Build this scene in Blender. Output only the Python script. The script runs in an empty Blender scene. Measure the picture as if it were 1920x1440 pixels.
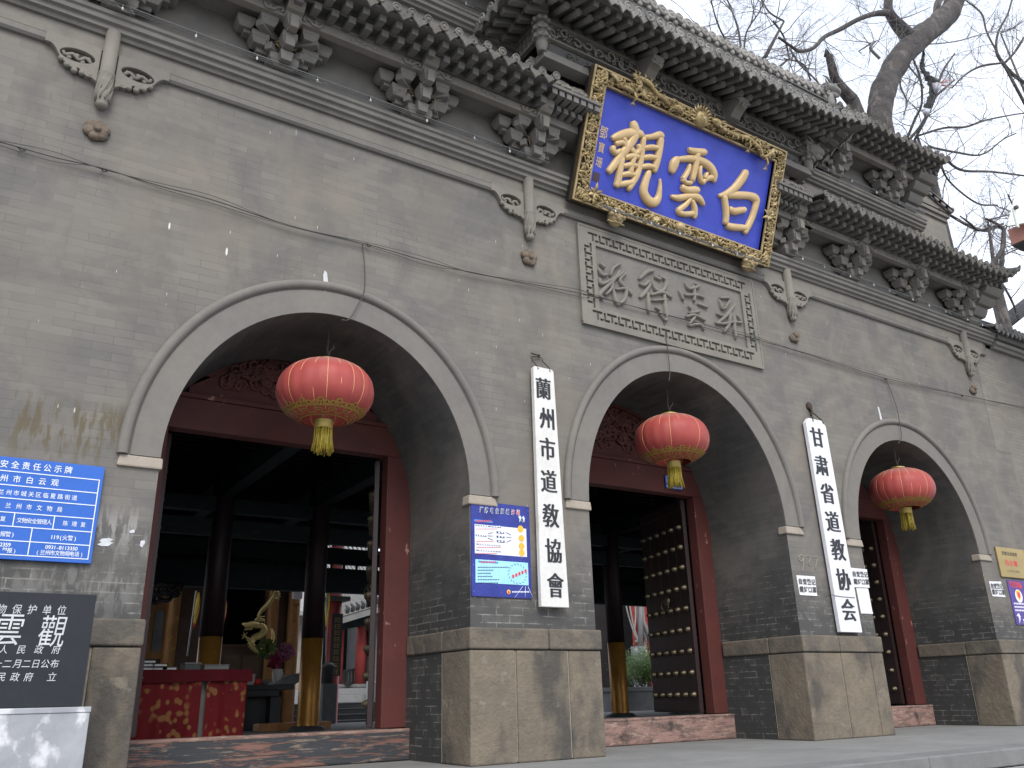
import bpy, bmesh, math, random
from mathutils import Vector, Matrix, noise
S = bpy.context.scene
COL = S.collection
V = Vector
PI = math.pi

# ------------------------------------------------------------------ camera
CAM = V((0.0, -7.0, 0.566))
F_PX, YAW, PITCH, ROLL = 1585.578, 0.580103, 0.353739, -0.025775
fw = V((math.sin(YAW)*math.cos(PITCH), math.cos(YAW)*math.cos(PITCH), math.sin(PITCH)))
r0 = V((math.cos(YAW), -math.sin(YAW), 0)); u0 = r0.cross(fw)
rt = math.cos(ROLL)*r0 + math.sin(ROLL)*u0
up = -math.sin(ROLL)*r0 + math.cos(ROLL)*u0
cd = bpy.data.cameras.new('camera'); cam = bpy.data.objects.new('camera', cd); COL.objects.link(cam)
cam.matrix_world = Matrix(((rt.x, up.x, -fw.x, CAM.x), (rt.y, up.y, -fw.y, CAM.y), (rt.z, up.z, -fw.z, CAM.z), (0, 0, 0, 1)))
cd.sensor_fit = 'HORIZONTAL'; cd.sensor_width = 36.0; cd.lens = F_PX*36.0/1920.0
cd.clip_end = 2000; cd.clip_start = 0.05
S.camera = cam

# ------------------------------------------------------------------ sky, sun, exposure
SUN_EL, SUN_AZ = math.radians(45), math.radians(200)     # azimuth from +Y towards +X: sun behind the camera, a little right
w = bpy.data.worlds.new('World'); S.world = w; w.use_nodes = True
nt = w.node_tree; nt.nodes.clear()
wo = nt.nodes.new('ShaderNodeOutputWorld'); bg = nt.nodes.new('ShaderNodeBackground')
sky = nt.nodes.new('ShaderNodeTexSky'); sky.sky_type = 'NISHITA'; sky.sun_disc = False
sky.sun_elevation = SUN_EL; sky.sun_rotation = SUN_AZ; sky.air_density = 1.0; sky.dust_density = 3.0; sky.ozone_density = 1.5
tc = nt.nodes.new('ShaderNodeTexCoord'); nz = nt.nodes.new('ShaderNodeTexNoise')
nz.inputs['Scale'].default_value = 2.1; nz.inputs['Detail'].default_value = 6; nz.inputs['Roughness'].default_value = 0.55
cr = nt.nodes.new('ShaderNodeValToRGB'); cr.color_ramp.elements[0].position = 0.36; cr.color_ramp.elements[1].position = 0.62
mx = nt.nodes.new('ShaderNodeMix'); mx.data_type = 'RGBA'
nt.links.new(tc.outputs['Generated'], nz.inputs['Vector']); nt.links.new(nz.outputs['Fac'], cr.inputs['Fac'])
nt.links.new(cr.outputs['Color'], mx.inputs['Factor'])
nt.links.new(sky.outputs['Color'], mx.inputs[6]); mx.inputs[7].default_value = (11.6, 12.2, 13.4, 1)   # thin bright cloud
mx2 = nt.nodes.new('ShaderNodeMix'); mx2.data_type = 'RGBA'; mx2.inputs['Factor'].default_value = 0.70
nt.links.new(mx.outputs[2], mx2.inputs[6]); mx2.inputs[7].default_value = (9.2, 9.9, 11.3, 1)           # overall milky haze
nt.links.new(mx2.outputs[2], bg.inputs['Color']); bg.inputs['Strength'].default_value = 0.093
nt.links.new(bg.outputs['Background'], wo.inputs['Surface'])
sl = bpy.data.lights.new('sun', 'SUN'); sl.energy = 1.4; sl.angle = math.radians(28); sl.color = (1.0, 0.95, 0.88)
so = bpy.data.objects.new('sun', sl); COL.objects.link(so)
sd = V((math.sin(SUN_AZ)*math.cos(SUN_EL), math.cos(SUN_AZ)*math.cos(SUN_EL), math.sin(SUN_EL)))
so.rotation_euler = sd.to_track_quat('Z', 'Y').to_euler(); so.location = (0, -20, 25)
S.view_settings.view_transform = 'Standard'; S.view_settings.look = 'None'
S.view_settings.exposure = 0.8; S.view_settings.gamma = 1.0

# ------------------------------------------------------------------ helpers
def ray(px, py):
    return (px-960)/F_PX*rt - (py-720)/F_PX*up + fw
def at(px, py, y):            # the point of the plane Y = y seen at a pixel of the photograph (1920 x 1440)
    d = ray(px, py); return CAM + d*((y-CAM.y)/d.y)
def atx(px, py, x):
    d = ray(px, py); return CAM + d*((x-CAM.x)/d.x)
def atz(px, py, z):
    d = ray(px, py); return CAM + d*((z-CAM.z)/d.z)

def base_of(o):
    p = V((0, 0, 0))
    while o: p = p + o.location; o = o.parent
    return p
def tag(o, label=None, cat=None, group=None, kind=None):
    if label: o['label'] = label
    if cat: o['category'] = cat
    if group: o['group'] = group
    if kind: o['kind'] = kind
    return o
def thing(name, label, cat, loc=(0, 0, 0), group=None):
    o = bpy.data.objects.new(name, None); COL.objects.link(o); o.location = loc; o.empty_display_size = .1
    return tag(o, label, cat, group)
def dup(o, dx, parent=None, label=None):
    c = o.copy(); COL.objects.link(c)
    if parent is None: c.location = o.location + V(dx); c.parent = o.parent
    else: c.parent = parent
    if label: c['label'] = label
    for ch in list(o.children): dup(ch, (0, 0, 0), c)
    return c

class MB:
    def __init__(s): s.v = []; s.f = []; s.m = []; s.uv = []; s.sm = []
    def face(s, idx, m=0, uv=None, sm=False):
        s.f.append(tuple(idx)); s.m.append(m); s.uv.append(uv); s.sm.append(sm)
    def add(s, vs):
        n = len(s.v); s.v.extend([V(p) for p in vs]); return n
    def quad(s, a, b, c, d, m=0, uv=None, sm=False):
        n = s.add((a, b, c, d)); s.face((n, n+1, n+2, n+3), m, uv, sm); return s
    def hexa(s, p, m=0):          # 8 corners: bottom 4 then top 4 (counter-clockwise from above)
        n = s.add(p)
        for q in ((3, 2, 1, 0), (4, 5, 6, 7), (0, 1, 5, 4), (1, 2, 6, 5), (2, 3, 7, 6), (3, 0, 4, 7)): s.face([n+i for i in q], m)
        return s
    def box(s, x0, x1, y0, y1, z0, z1, m=0, M=None):
        p = [V(q) for q in ((x0, y0, z0), (x1, y0, z0), (x1, y1, z0), (x0, y1, z0), (x0, y0, z1), (x1, y0, z1), (x1, y1, z1), (x0, y1, z1))]
        if M: p = [M @ q for q in p]
        return s.hexa(p, m)
    def taper(s, cx, cy, z0, z1, w0, d0, w1, d1, m=0):
        return s.hexa([(cx-w0/2, cy-d0/2, z0), (cx+w0/2, cy-d0/2, z0), (cx+w0/2, cy+d0/2, z0), (cx-w0/2, cy+d0/2, z0),
                       (cx-w1/2, cy-d1/2, z1), (cx+w1/2, cy-d1/2, z1), (cx+w1/2, cy+d1/2, z1), (cx-w1/2, cy+d1/2, z1)], m)
    def beam(s, a, b, wd, ht, m=0, upv=(0, 0, 1)):
        a = V(a); b = V(b); d = (b-a).normalized(); r = d.cross(V(upv)).normalized(); u = r.cross(d)
        c = [a-r*wd/2-u*ht/2, a+r*wd/2-u*ht/2, b+r*wd/2-u*ht/2, b-r*wd/2-u*ht/2]
        return s.hexa(c+[q+u*ht for q in c], m)
    def ring(s, c, U, W, r, n, rw=None):
        rw = r if rw is None else rw
        return s.add([V(c)+U*r*math.cos(2*PI*i/n)+W*rw*math.sin(2*PI*i/n) for i in range(n)])
    def tube(s, pts, rad, n=6, m=0, cap=True, flat=1.0, flatdir=None):
        pts = [V(p) for p in pts]; k = len(pts)
        if not hasattr(rad, '__len__'): rad = [rad]*k
        prev = None; rings = []
        for i, p in enumerate(pts):
            t = (pts[min(i+1, k-1)]-pts[max(i-1, 0)])
            t = t.normalized() if t.length > 1e-9 else V((0, 0, 1))
            if flatdir is not None:
                W = V(flatdir)-t*t.dot(V(flatdir)); W = W.normalized() if W.length > 1e-6 else t.orthogonal().normalized(); U = W.cross(t)
            else:
                if prev is None: U = t.orthogonal().normalized()
                else:
                    U = prev-t*prev.dot(t); U = U.normalized() if U.length > 1e-6 else t.orthogonal().normalized()
                prev = U; W = t.cross(U)
            rings.append(s.ring(p, U, W, max(rad[i], 1e-4), n, max(rad[i], 1e-4)*flat))
        for a, b in zip(rings, rings[1:]):
            for i in range(n): s.face((a+i, a+(i+1) % n, b+(i+1) % n, b+i), m, None, True)
        if cap:
            s.face([rings[0]+i for i in range(n)][::-1], m); s.face([rings[-1]+i for i in range(n)], m)
        return s
    def lathe(s, c, prof, n=24, m=0, axis=(0, 0, 1), ph=0.0):     # prof: (radius, height)
        A = V(axis).normalized(); U = A.orthogonal().normalized() if abs(A.z) < .99 else V((1, 0, 0)); W = A.cross(U); c = V(c)
        rs = []
        for r, h in prof:
            rs.append(s.add([c+A*h+(U*math.cos(2*PI*i/n+ph)+W*math.sin(2*PI*i/n+ph))*max(r, 1e-4) for i in range(n)]))
        for a, b in zip(rs, rs[1:]):
            for i in range(n): s.face((a+i, a+(i+1) % n, b+(i+1) % n, b+i), m, None, True)
        s.face([rs[0]+i for i in range(n)][::-1], m); s.face([rs[-1]+i for i in range(n)], m)
        return s
    def prism(s, pts, y0, y1, m=0, fr=None):    # 2-D outline (x,z) between depths y0 (front) and y1; fr maps (u,v,w)->world
        g = fr or (lambda u, v, q: V((u, q, v)))
        n = len(pts); a = s.add([g(u, v, y0) for u, v in pts]); b = s.add([g(u, v, y1) for u, v in pts])
        s.face([a+i for i in range(n)], m); s.face([b+i for i in range(n)][::-1], m)
        for i in range(n): s.face((a+(i+1) % n, a+i, b+i, b+(i+1) % n), m)
        return s
    def sweep(s, path, prof, m=0, closed=False, sm=False, caps=True):
        # path: list of (point, dirA, dirB); prof: list of (a,b) offsets
        rs = [s.add([V(p)+V(A)*a+V(B)*b for a, b in prof]) for p, A, B in path]
        k = len(prof)
        prs = list(zip(rs, rs[1:])) + ([(rs[-1], rs[0])] if closed else [])
        for a, b in prs:
            for i in range(k-1): s.face((a+i, a+i+1, b+i+1, b+i), m, None, sm)
        if caps and not closed and k > 2:
            s.face([rs[0]+i for i in range(k)], m); s.face([rs[-1]+i for i in range(k)][::-1], m)
        return s
    def extr_x(s, prof, x0, x1, m=0, sm=False):   # closed (y,z) profile along X
        k = len(prof)
        a = s.add([(x0, y, z) for y, z in prof]); b = s.add([(x1, y, z) for y, z in prof])
        for i in range(k): s.face((a+i, a+(i+1) % k, b+(i+1) % k, b+i), m, None, sm)
        s.face([a+i for i in range(k)][::-1], m); s.face([b+i for i in range(k)], m)
        return s
    def mesh(s, mdat, fn, m=0, sm=False):
        vs, fs = mdat; n = s.add([fn(q) for q in vs])
        for f in fs: s.face([n+i for i in f], m, None, sm)
        return s
    def build(s, name, mats, parent=None, bev=0, label=None, recalc=True, segs=2, ang=35):
        if not isinstance(mats, (list, tuple)): mats = [mats]
        b = base_of(parent) if parent else V((0, 0, 0))
        me = bpy.data.meshes.new(name)
        me.from_pydata([p-b for p in s.v], [], s.f)
        for x in mats: me.materials.append(x)
        me.polygons.foreach_set('material_index', s.m); me.polygons.foreach_set('use_smooth', s.sm)
        uvl = me.uv_layers.new(name='UVMap')
        for i, p in enumerate(me.polygons):
            u = s.uv[i]
            if u is None:
                nn = p.normal; ax = max(range(3), key=lambda k: abs(nn[k]))
                u = []
                for li in p.loop_indices:
                    c = s.v[me.loops[li].vertex_index]
                    u.append((c.y, c.z) if ax == 0 else (c.x, c.z) if ax == 1 else (c.x, c.y))
            for li, q in zip(p.loop_indices, u): uvl.data[li].uv = q
        if recalc:
            bm = bmesh.new(); bm.from_mesh(me); bmesh.ops.recalc_face_normals(bm, faces=bm.faces); bm.to_mesh(me); bm.free()
        me.update()
        o = bpy.data.objects.new(name, me); COL.objects.link(o)
        if parent: o.parent = parent
        if bev:
            d = o.modifiers.new('bevel', 'BEVEL'); d.width = bev; d.segments = segs; d.limit_method = 'ANGLE'; d.angle_limit = math.radians(ang); d.use_clamp_overlap = True
        if label: o['label'] = label
        return o

def crv(pts, n=5):      # Catmull-Rom resampling of tuples
    P = [tuple(p) for p in pts]
    if len(P) < 3: return [tuple(P[0][k]+(P[-1][k]-P[0][k])*i/n for k in range(len(P[0]))) for i in range(n+1)]
    Q = [tuple(2*a-b for a, b in zip(P[0], P[1]))]+P+[tuple(2*a-b for a, b in zip(P[-1], P[-2]))]
    out = []
    for i in range(1, len(Q)-2):
        for j in range(n):
            t = j/n
            out.append(tuple(.5*(2*b+(c-a)*t+(2*a-5*b+4*c-d)*t*t+(3*b-a-3*c+d)*t**3) for a, b, c, d in zip(Q[i-1], Q[i], Q[i+1], Q[i+2])))
    out.append(P[-1]); return out

def curve2d(loops, depth, bevel=0, res=2):     # filled 2-D outlines (holes allowed) -> (verts, faces), local z in [-depth/2, depth/2]
    c = bpy.data.curves.new('tmp', 'CURVE'); c.dimensions = '2D'; c.fill_mode = 'BOTH'; c.extrude = depth/2; c.bevel_depth = bevel; c.bevel_resolution = 1
    for L in loops:
        sp = c.splines.new('POLY'); sp.points.add(len(L)-1); sp.use_cyclic_u = True
        for q, (u, v) in zip(sp.points, L): q.co = (u, v, 0, 1)
    return _tomesh(c)
def _tomesh(c):
    o = bpy.data.objects.new('tmp', c); COL.objects.link(o)
    bpy.context.view_layer.update()
    me = bpy.data.meshes.new_from_object(o.evaluated_get(bpy.context.evaluated_depsgraph_get()))
    r = ([v.co.copy() for v in me.vertices], [tuple(p.vertices) for p in me.polygons])
    bpy.data.objects.remove(o); bpy.data.curves.remove(c); bpy.data.meshes.remove(me)
    return r
_G = {}
def glyph(ch, off=0.0):
    k = (ch, off)
    if k not in _G:
        c = bpy.data.curves.new('tmp', 'FONT'); c.body = ch; c.size = 1; c.offset = off; c.resolution_u = 3; c.fill_mode = 'FRONT'
        _G[k] = _tomesh(c)
    return _G[k]
def frame(o, U, W, N):        # local (u, v, n) -> world
    o = V(o); U = V(U); W = V(W); N = V(N)
    return lambda u, v, n=0.0: o+U*u+W*v+N*n
def text(mb, s, fr, u, v, w, h, step=None, off=0.0, n=.003, m=0, vert=False, serif=0.0, slant=0.0):
    # each character in a w x h cell whose lower-left corner is (u, v)
    step = w if step is None else step
    for i, ch in enumerate(s):
        if ch == ' ': continue
        vs, fs = glyph(ch, off)
        a, b = (u, v-i*step) if vert else (u+i*step, v)
        xs = [q.x for q in vs]; cx = (min(xs)+max(xs))/2
        wd = (max(xs)-min(xs)) if ord(ch) < 0x2000 else 1.0
        ks = [0.0] if not serif else [-serif, -serif/2, 0.0, serif/2, serif]
        for j, k in enumerate(ks):
            mb.mesh((vs, fs), lambda q: fr(a+w/2+(q.x-cx)*w+k*w+slant*(q.y-.35)*w, b+(q.y+.12)*h, n+j*.0006), m)
def stroke(mb, pts, fr, hgt, m=0, n=7, res=5):     # brush stroke in relief: pts (u, v, half width), half-round section
    P = crv(pts, res); k = len(P); rs = []
    P[0] = (P[0][0], P[0][1], P[0][2]); 
    for i, (u, v, wd) in enumerate(P):
        a = P[max(i-1, 0)]; b = P[min(i+1, k-1)]; tx, ty = b[0]-a[0], b[1]-a[1]; L = math.hypot(tx, ty) or 1
        nx, ny = -ty/L, tx/L
        if i in (0, k-1): wd *= .62
        hh = hgt*min(1, .55+.45*wd/max(p[2] for p in P))
        rs.append(mb.add([fr(u+nx*wd*math.cos(PI*j/n), v+ny*wd*math.cos(PI*j/n), hh*math.sin(PI*j/n)**.6 if 0 < j < n else 0) for j in range(n+1)]))
    for a, b in zip(rs, rs[1:]):
        for j in range(n): mb.face((a+j, a+j+1, b+j+1, b+j), m, None, True)
    mb.face([rs[0]+j for j in range(n+1)], m); mb.face([rs[-1]+j for j in range(n+1)][::-1], m)
def curls(mb, fr, area, count, size, rad, rnd, m=0, lift=.012, turns=1.15):   # carved scrolls: spirals and leaves scattered over a panel
    for _ in range(count):
        q = area(rnd)
        if q is None: continue
        u, v = q; sz = size*rnd.uniform(.6, 1.25); a0 = rnd.uniform(0, 2*PI); sg = rnd.choice((-1, 1)); tw = turns*rnd.uniform(.5, 1.2)
        pts = []; rr = []
        N = 9
        for i in range(N+1):
            t = i/N; r = sz*(1-.82*t); a = a0+sg*2*PI*tw*t
            pts.append(fr(u+r*math.cos(a), v+r*math.sin(a), lift*(.35+.65*math.sin(PI*min(1, t*1.1)))*rnd.uniform(.8, 1.2)))
            rr.append(rad*(1.0-.35*t)*(.45 if i == 0 else 1))
        mb.tube(pts, rr, 5, m)
# ------------------------------------------------------------------ materials
def newmat(name):
    m = bpy.data.materials.new(name); m.use_nodes = True; t = m.node_tree
    return m, t, t.nodes['Principled BSDF']
def nd(t, ty, **kw):
    n = t.nodes.new('ShaderNode'+ty)
    for k, v_ in kw.items():
        if k in ('inp',):
            for a, b in v_.items(): n.inputs[a].default_value = b
        else: setattr(n, k, v_)
    return n
def c4(c): return (c[0], c[1], c[2], 1)
def pos(t): return nd(t, 'NewGeometry').outputs['Position']
def noisef(t, vec, scale, detail=4, rough=.6, lo=None, hi=None, dist=0.0):
    n = nd(t, 'TexNoise', inp={'Scale': scale, 'Detail': detail, 'Roughness': rough, 'Distortion': dist}); t.links.new(vec, n.inputs['Vector'])
    if lo is None: return n.outputs['Fac']
    return mapr(t, n.outputs['Fac'], lo, hi)
def mapr(t, fac, lo, hi, a=0.0, b=1.0):
    r = nd(t, 'MapRange', inp={'From Min': lo, 'From Max': hi, 'To Min': a, 'To Max': b}); r.clamp = True
    t.links.new(fac, r.inputs['Value']); return r.outputs['Result']
def mixc(t, fac, a, b, bt='MIX'):
    n = nd(t, 'Mix', data_type='RGBA', blend_type=bt)
    if isinstance(fac, (int, float)): n.inputs['Factor'].default_value = fac
    else: t.links.new(fac, n.inputs['Factor'])
    for i, c in ((6, a), (7, b)):
        if isinstance(c, (tuple, list)): n.inputs[i].default_value = c4(c)
        else: t.links.new(c, n.inputs[i])
    return n.outputs[2]
def mth(t, op, a, b=0.0):
    n = nd(t, 'Math', operation=op)
    for i, c in ((0, a), (1, b)):
        if isinstance(c, (int, float)): n.inputs[i].default_value = c
        else: t.links.new(c, n.inputs[i])
    return n.outputs[0]
def bump(t, b, h, st=.3, d=.01):
    n = nd(t, 'Bump', inp={'Strength': st, 'Distance': d}); t.links.new(h, n.inputs['Height']); t.links.new(n.outputs['Normal'], b.inputs['Normal'])
def scalev(t, vec, s):
    n = nd(t, 'Mapping', inp={'Scale': s}); t.links.new(vec, n.inputs['Vector']); return n.outputs['Vector']

def stone(name, c1, c2, scale=3, rough=.85, bst=.35, bsc=None, metal=0.0, spec=.3, lo=.35, hi=.65, spots=None, dist=0.4, bd=.01, coat=0):
    m, t, b = newmat(name); p = pos(t)
    f = noisef(t, p, scale, 6, .62, lo, hi, dist)
    col = mixc(t, f, c1, c2)
    fine = noisef(t, p, scale*9, 4, .7, .3, .7)
    col = mixc(t, .22, col, mixc(t, fine, tuple(x*.6 for x in c1), tuple(min(1, x*1.35) for x in c2)))
    if spots:
        for (sc_, sr, lo_, hi_, c_, am) in spots:
            v_ = scalev(t, p, sr) if sr else p
            col = mixc(t, mth(t, 'MULTIPLY', noisef(t, v_, sc_, 4, .6, lo_, hi_), am), col, c_)
    t.links.new(col, b.inputs['Base Color']); b.inputs['Roughness'].default_value = rough; b.inputs['Metallic'].default_value = metal
    b.inputs['Specular IOR Level'].default_value = spec; b.inputs['Coat Weight'].default_value = coat
    if bst: bump(t, b, noisef(t, p, bsc or scale*7, 6, .65), bst, bd)
    return m
def plain(name, c, rough=.6, metal=0.0, var=.12, spec=.4, scale=6, bst=.08, coat=0):
    return stone(name, tuple(x*(1-var) for x in c), tuple(min(1, x*(1+var)) for x in c), scale, rough, bst, None, metal, spec, coat=coat)

def brick(name, c1, c2, mort, stains=(), bw=.30, bh=.072, ms=.0035, worn=None, patch=(), specks=True, bst=.25, tone=.5, jw=1.0):
    m, t, b = newmat(name); p = pos(t)
    uv = nd(t, 'UVMap', uv_map='UVMap').outputs['UV']
    wob = nd(t, 'Mix', data_type='VECTOR'); 
    nn = nd(t, 'TexNoise', inp={'Scale': 2.2, 'Detail': 2}); t.links.new(p, nn.inputs['Vector'])
    add = nd(t, 'VectorMath', operation='MULTIPLY_ADD'); t.links.new(nn.outputs['Color'], add.inputs[0]); add.inputs[1].default_value = (.012, .012, 0); t.links.new(uv, add.inputs[2])
    br = nd(t, 'TexBrick', inp={'Scale': 1.0, 'Brick Width': bw, 'Row Height': bh, 'Mortar Size': ms, 'Mortar Smooth': .35, 'Bias': 0.0, 'Color1': c4(c1), 'Color2': c4(c2), 'Mortar': c4(mort)})
    br.offset = .5; t.links.new(add.outputs[0], br.inputs['Vector'])
    # joint visibility breaks up: in places the joints are rubbed over
    jo = noisef(t, p, 1.7, 5, .7, .40, .62)
    flat = nd(t, 'TexBrick', inp={'Scale': 1.0, 'Brick Width': bw, 'Row Height': bh, 'Mortar Size': 0.0, 'Bias': 0.0, 'Color1': c4(c1), 'Color2': c4(c2), 'Mortar': c4(c1)})
    flat.offset = .5; t.links.new(add.outputs[0], flat.inputs['Vector'])
    col = mixc(t, mth(t, 'MULTIPLY', jo, jw), flat.outputs['Color'], br.outputs['Color'])
    big = noisef(t, p, 1.5, 6, .62, .42, .58, .9)
    col = mixc(t, mth(t, 'MULTIPLY', big, min(1, tone*1.25)), col, mixc(t, 0.62, col, (.088, .087, .089)))
    warm = noisef(t, scalev(t, p, (1.3, 1, .8)), .7, 4, .6, .45, .7, 1.0)
    col = mixc(t, mth(t, 'MULTIPLY', warm, .40), col, (.235, .200, .158))
    hgt = br.outputs['Fac']
    if worn:      # exposed dark bricks with pale joints low on the wall, ragged upper edge
        (z0, z1, d1, d2, mo) = worn
        bd = nd(t, 'TexBrick', inp={'Scale': 1.0, 'Brick Width': bw, 'Row Height': bh, 'Mortar Size': .006, 'Mortar Smooth': .4, 'Bias': -.2, 'Color1': c4(d1), 'Color2': c4(d2), 'Mortar': c4(mo)})
        bd.offset = .5; t.links.new(add.outputs[0], bd.inputs['Vector'])
        mjo = noisef(t, p, 6.0, 4, .7, .46, .6)
        dk = mixc(t, mjo, d1, bd.outputs['Color'])
        sx = nd(t, 'SeparateXYZ'); t.links.new(p, sx.inputs[0])
        zz = mth(t, 'ADD', sx.outputs['Z'], mth(t, 'MULTIPLY', mth(t, 'SUBTRACT', noisef(t, scalev(t, p, (1, 1, 2.5)), 1.6, 6, .65), .5), (z1-z0)*2.6))
        fz = mapr(t, zz, z1, z0)
        col = mixc(t, fz, col, dk)
    for (sc_, sr, lo_, hi_, c_, am) in patch:
        col = mixc(t, mth(t, 'MULTIPLY', noisef(t, scalev(t, p, sr), sc_, 5, .65, lo_, hi_), am), col, c_)
    for (x0, x1, z0, z1, c_, am) in stains:      # one-off runs and smears with their own ragged outline
        sq = nd(t, 'SeparateXYZ'); t.links.new(p, sq.inputs[0])
        fx = mth(t, 'MULTIPLY', mapr(t, sq.outputs['X'], x0-.06, x0+.06), mapr(t, sq.outputs['X'], x1+.06, x1-.06))
        fz_ = mth(t, 'MULTIPLY', mapr(t, sq.outputs['Z'], z0-.15, z0+.1), mapr(t, sq.outputs['Z'], z1+.08, z1-.08))
        col = mixc(t, mth(t, 'MULTIPLY', mth(t, 'MULTIPLY', mth(t, 'MULTIPLY', fx, fz_), noisef(t, scalev(t, p, (3, 1, .7)), 4, 5, .65, .48, .55)), am), col, c_)
    if specks:    # white bird droppings and chips
        vo = nd(t, 'TexVoronoi', feature='F1', inp={'Scale': 2.6, 'Randomness': 1.0}); t.links.new(scalev(t, p, (1.7, 1, .40)), vo.inputs['Vector'])
        sp = mapr(t, vo.outputs['Distance'], .046, .034)
        rndm = nd(t, 'SeparateColor'); t.links.new(vo.outputs['Color'], rndm.inputs[0])
        col = mixc(t, mth(t, 'MULTIPLY', sp, mapr(t, rndm.outputs[0], .25, .4)), col, (.62, .61, .58))
        vo2 = nd(t, 'TexVoronoi', feature='F1', inp={'Scale': 7.0, 'Randomness': 1.0}); t.links.new(scalev(t, p, (2.3, 1, .34)), vo2.inputs['Vector'])
        rn2 = nd(t, 'SeparateColor'); t.links.new(vo2.outputs['Color'], rn2.inputs[0])
        col = mixc(t, mth(t, 'MULTIPLY', mapr(t, vo2.outputs['Distance'], .05, .035), mapr(t, rn2.outputs[1], .62, .66)), col, (.5, .49, .46))
    t.links.new(col, b.inputs['Base Color']); b.inputs['Roughness'].default_value = .88; b.inputs['Specular IOR Level'].default_value = .25
    h = mth(t, 'ADD', mth(t, 'MULTIPLY', mth(t, 'SUBTRACT', 1.0, hgt), .5), mth(t, 'MULTIPLY', noisef(t, p, 22, 5, .7), .6))
    bump(t, b, h, bst, .008)
    return m

def peeled(name, base, under, bare, dark=None, amount=.5, rough=.88, scale=(2.0, 2, 9)):    # old paint flaking off wood
    m, t, b = newmat(name); p = pos(t); v_ = scalev(t, p, scale)
    f1 = noisef(t, v_, 2.2, 8, .72, amount-.03, amount+.03, .5)
    f2 = noisef(t, v_, 3.1, 7, .72, .55, .60, .3)
    grain = noisef(t, scalev(t, p, (3, 3, 60)), 1.5, 4, .7, .3, .7)
    col = mixc(t, f1, base, mixc(t, grain, under, tuple(x*.7 for x in under)))
    col = mixc(t, f2, col, bare)
    if dark: col = mixc(t, noisef(t, p, 3.3, 5, .6, .56, .66), col, dark)
    t.links.new(col, b.inputs['Base Color']); b.inputs['Roughness'].default_value = rough
    bump(t, b, mth(t, 'ADD', f1, mth(t, 'MULTIPLY', grain, .3)), .5, .006)
    return m

M = {}
G = (.186, .180, .168)
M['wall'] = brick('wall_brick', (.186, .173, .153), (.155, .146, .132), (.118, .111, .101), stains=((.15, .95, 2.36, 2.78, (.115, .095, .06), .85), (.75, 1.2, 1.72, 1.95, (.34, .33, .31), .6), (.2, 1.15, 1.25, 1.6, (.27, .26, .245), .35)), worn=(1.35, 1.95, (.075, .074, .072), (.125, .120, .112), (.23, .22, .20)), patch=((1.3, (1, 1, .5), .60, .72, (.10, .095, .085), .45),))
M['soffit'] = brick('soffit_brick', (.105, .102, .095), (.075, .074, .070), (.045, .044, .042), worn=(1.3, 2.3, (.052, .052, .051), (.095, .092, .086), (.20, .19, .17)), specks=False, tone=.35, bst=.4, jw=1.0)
M['upper'] = brick('upper_brick', (.205, .192, .170), (.178, .170, .155), (.15, .145, .135), ms=.002, specks=False, tone=.4, bst=.12, jw=.4)
M['sidebrick'] = brick('side_brick', (.225, .205, .175), (.185, .172, .152), (.125, .118, .108), bw=.26, bh=.062, ms=.005, specks=False, tone=.3, bst=.4)
M['ring'] = stone('arch_plaster', (.188, .175, .155), (.155, .146, .133), 1.4, .85, .15, spots=((2.5, (1, 1, .5), .58, .7, (.13, .125, .115), .5),))
M['impost'] = stone('impost_stone', (.35, .30, .245), (.28, .245, .20), 5, .85, .3)
M['base'] = stone('base_sandstone', (.212, .176, .128), (.138, .118, .093), 2.6, .92, 1.0, 14, spots=((1.7, (1, 1, .55), .49, .62, (.066, .061, .056), .85), (5, None, .62, .7, (.30, .26, .2), .4)), bd=.02)
M['cap'] = stone('cap_sandstone', (.190, .160, .120), (.118, .103, .085), 2.8, .92, .9, 16, spots=((2.5, (1, 1, 1), .50, .62, (.075, .070, .064), .7),), bd=.02)
M['mortar'] = stone('lime_mortar', (.36, .33, .27), (.25, .22, .17), 20, .9, .3)
M['trim'] = stone('carved_grey_brick', (.195, .182, .160), (.145, .138, .127), 2.4, .88, .3, 30)
M['trimw'] = stone('carved_grey_brick_pale', (.222, .203, .172), (.168, .157, .140), 2.4, .88, .3, 30)
M['eave'] = stone('grey_eave_brick', (.130, .124, .116), (.090, .087, .083), 3.5, .85, .3, 30)
M['raft'] = stone('rafter_grey', (.165, .157, .145), (.115, .111, .106), 5, .85, .3, 30)
M['tile'] = stone('grey_roof_tile', (.29, .278, .258), (.125, .122, .117), 6, .88, .5, 30, spots=((9, None, .58, .66, (.34, .32, .29), .6),))
M['tiledk'] = stone('dusty_roof_tile', (.185, .172, .150), (.095, .090, .083), 7, .9, .6, 30, spots=((9, None, .60, .68, (.30, .28, .25), .5),))
M['rosette'] = stone('weathered_ridge_carving', (.36, .34, .315), (.17, .165, .155), 7, .9, .5, 30)
M['painted_shade'] = stone('painted_shade_black', (.012, .012, .012), (.02, .02, .02), 5, .95, 0)  # near-black colour standing in for shade in gaps and doorways
M['nest'] = stone('dry_straw', (.42, .33, .2), (.2, .15, .09), 40, .95, .6)
M['clay'] = stone('broken_clay', (.20, .155, .115), (.125, .10, .08), 9, .95, .9, 30, bd=.02)
M['red'] = stone('red_door_paint', (.108, .031, .026), (.080, .026, .023), 2.2, .62, .15, spots=((9, (1, 1, .5), .66, .69, (.36, .2, .16), .8),))
M['redcarve'] = stone('dull_red_carving', (.145, .055, .047), (.090, .040, .036), 6, .8, .3)
M['doorleaf'] = stone('dark_red_door', (.030, .010, .009), (.018, .008, .008), 2.5, .42, .15, spec=.45, spots=((3, (1, 1, .3), .6, .75, (.07, .03, .027), .5),))
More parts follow.
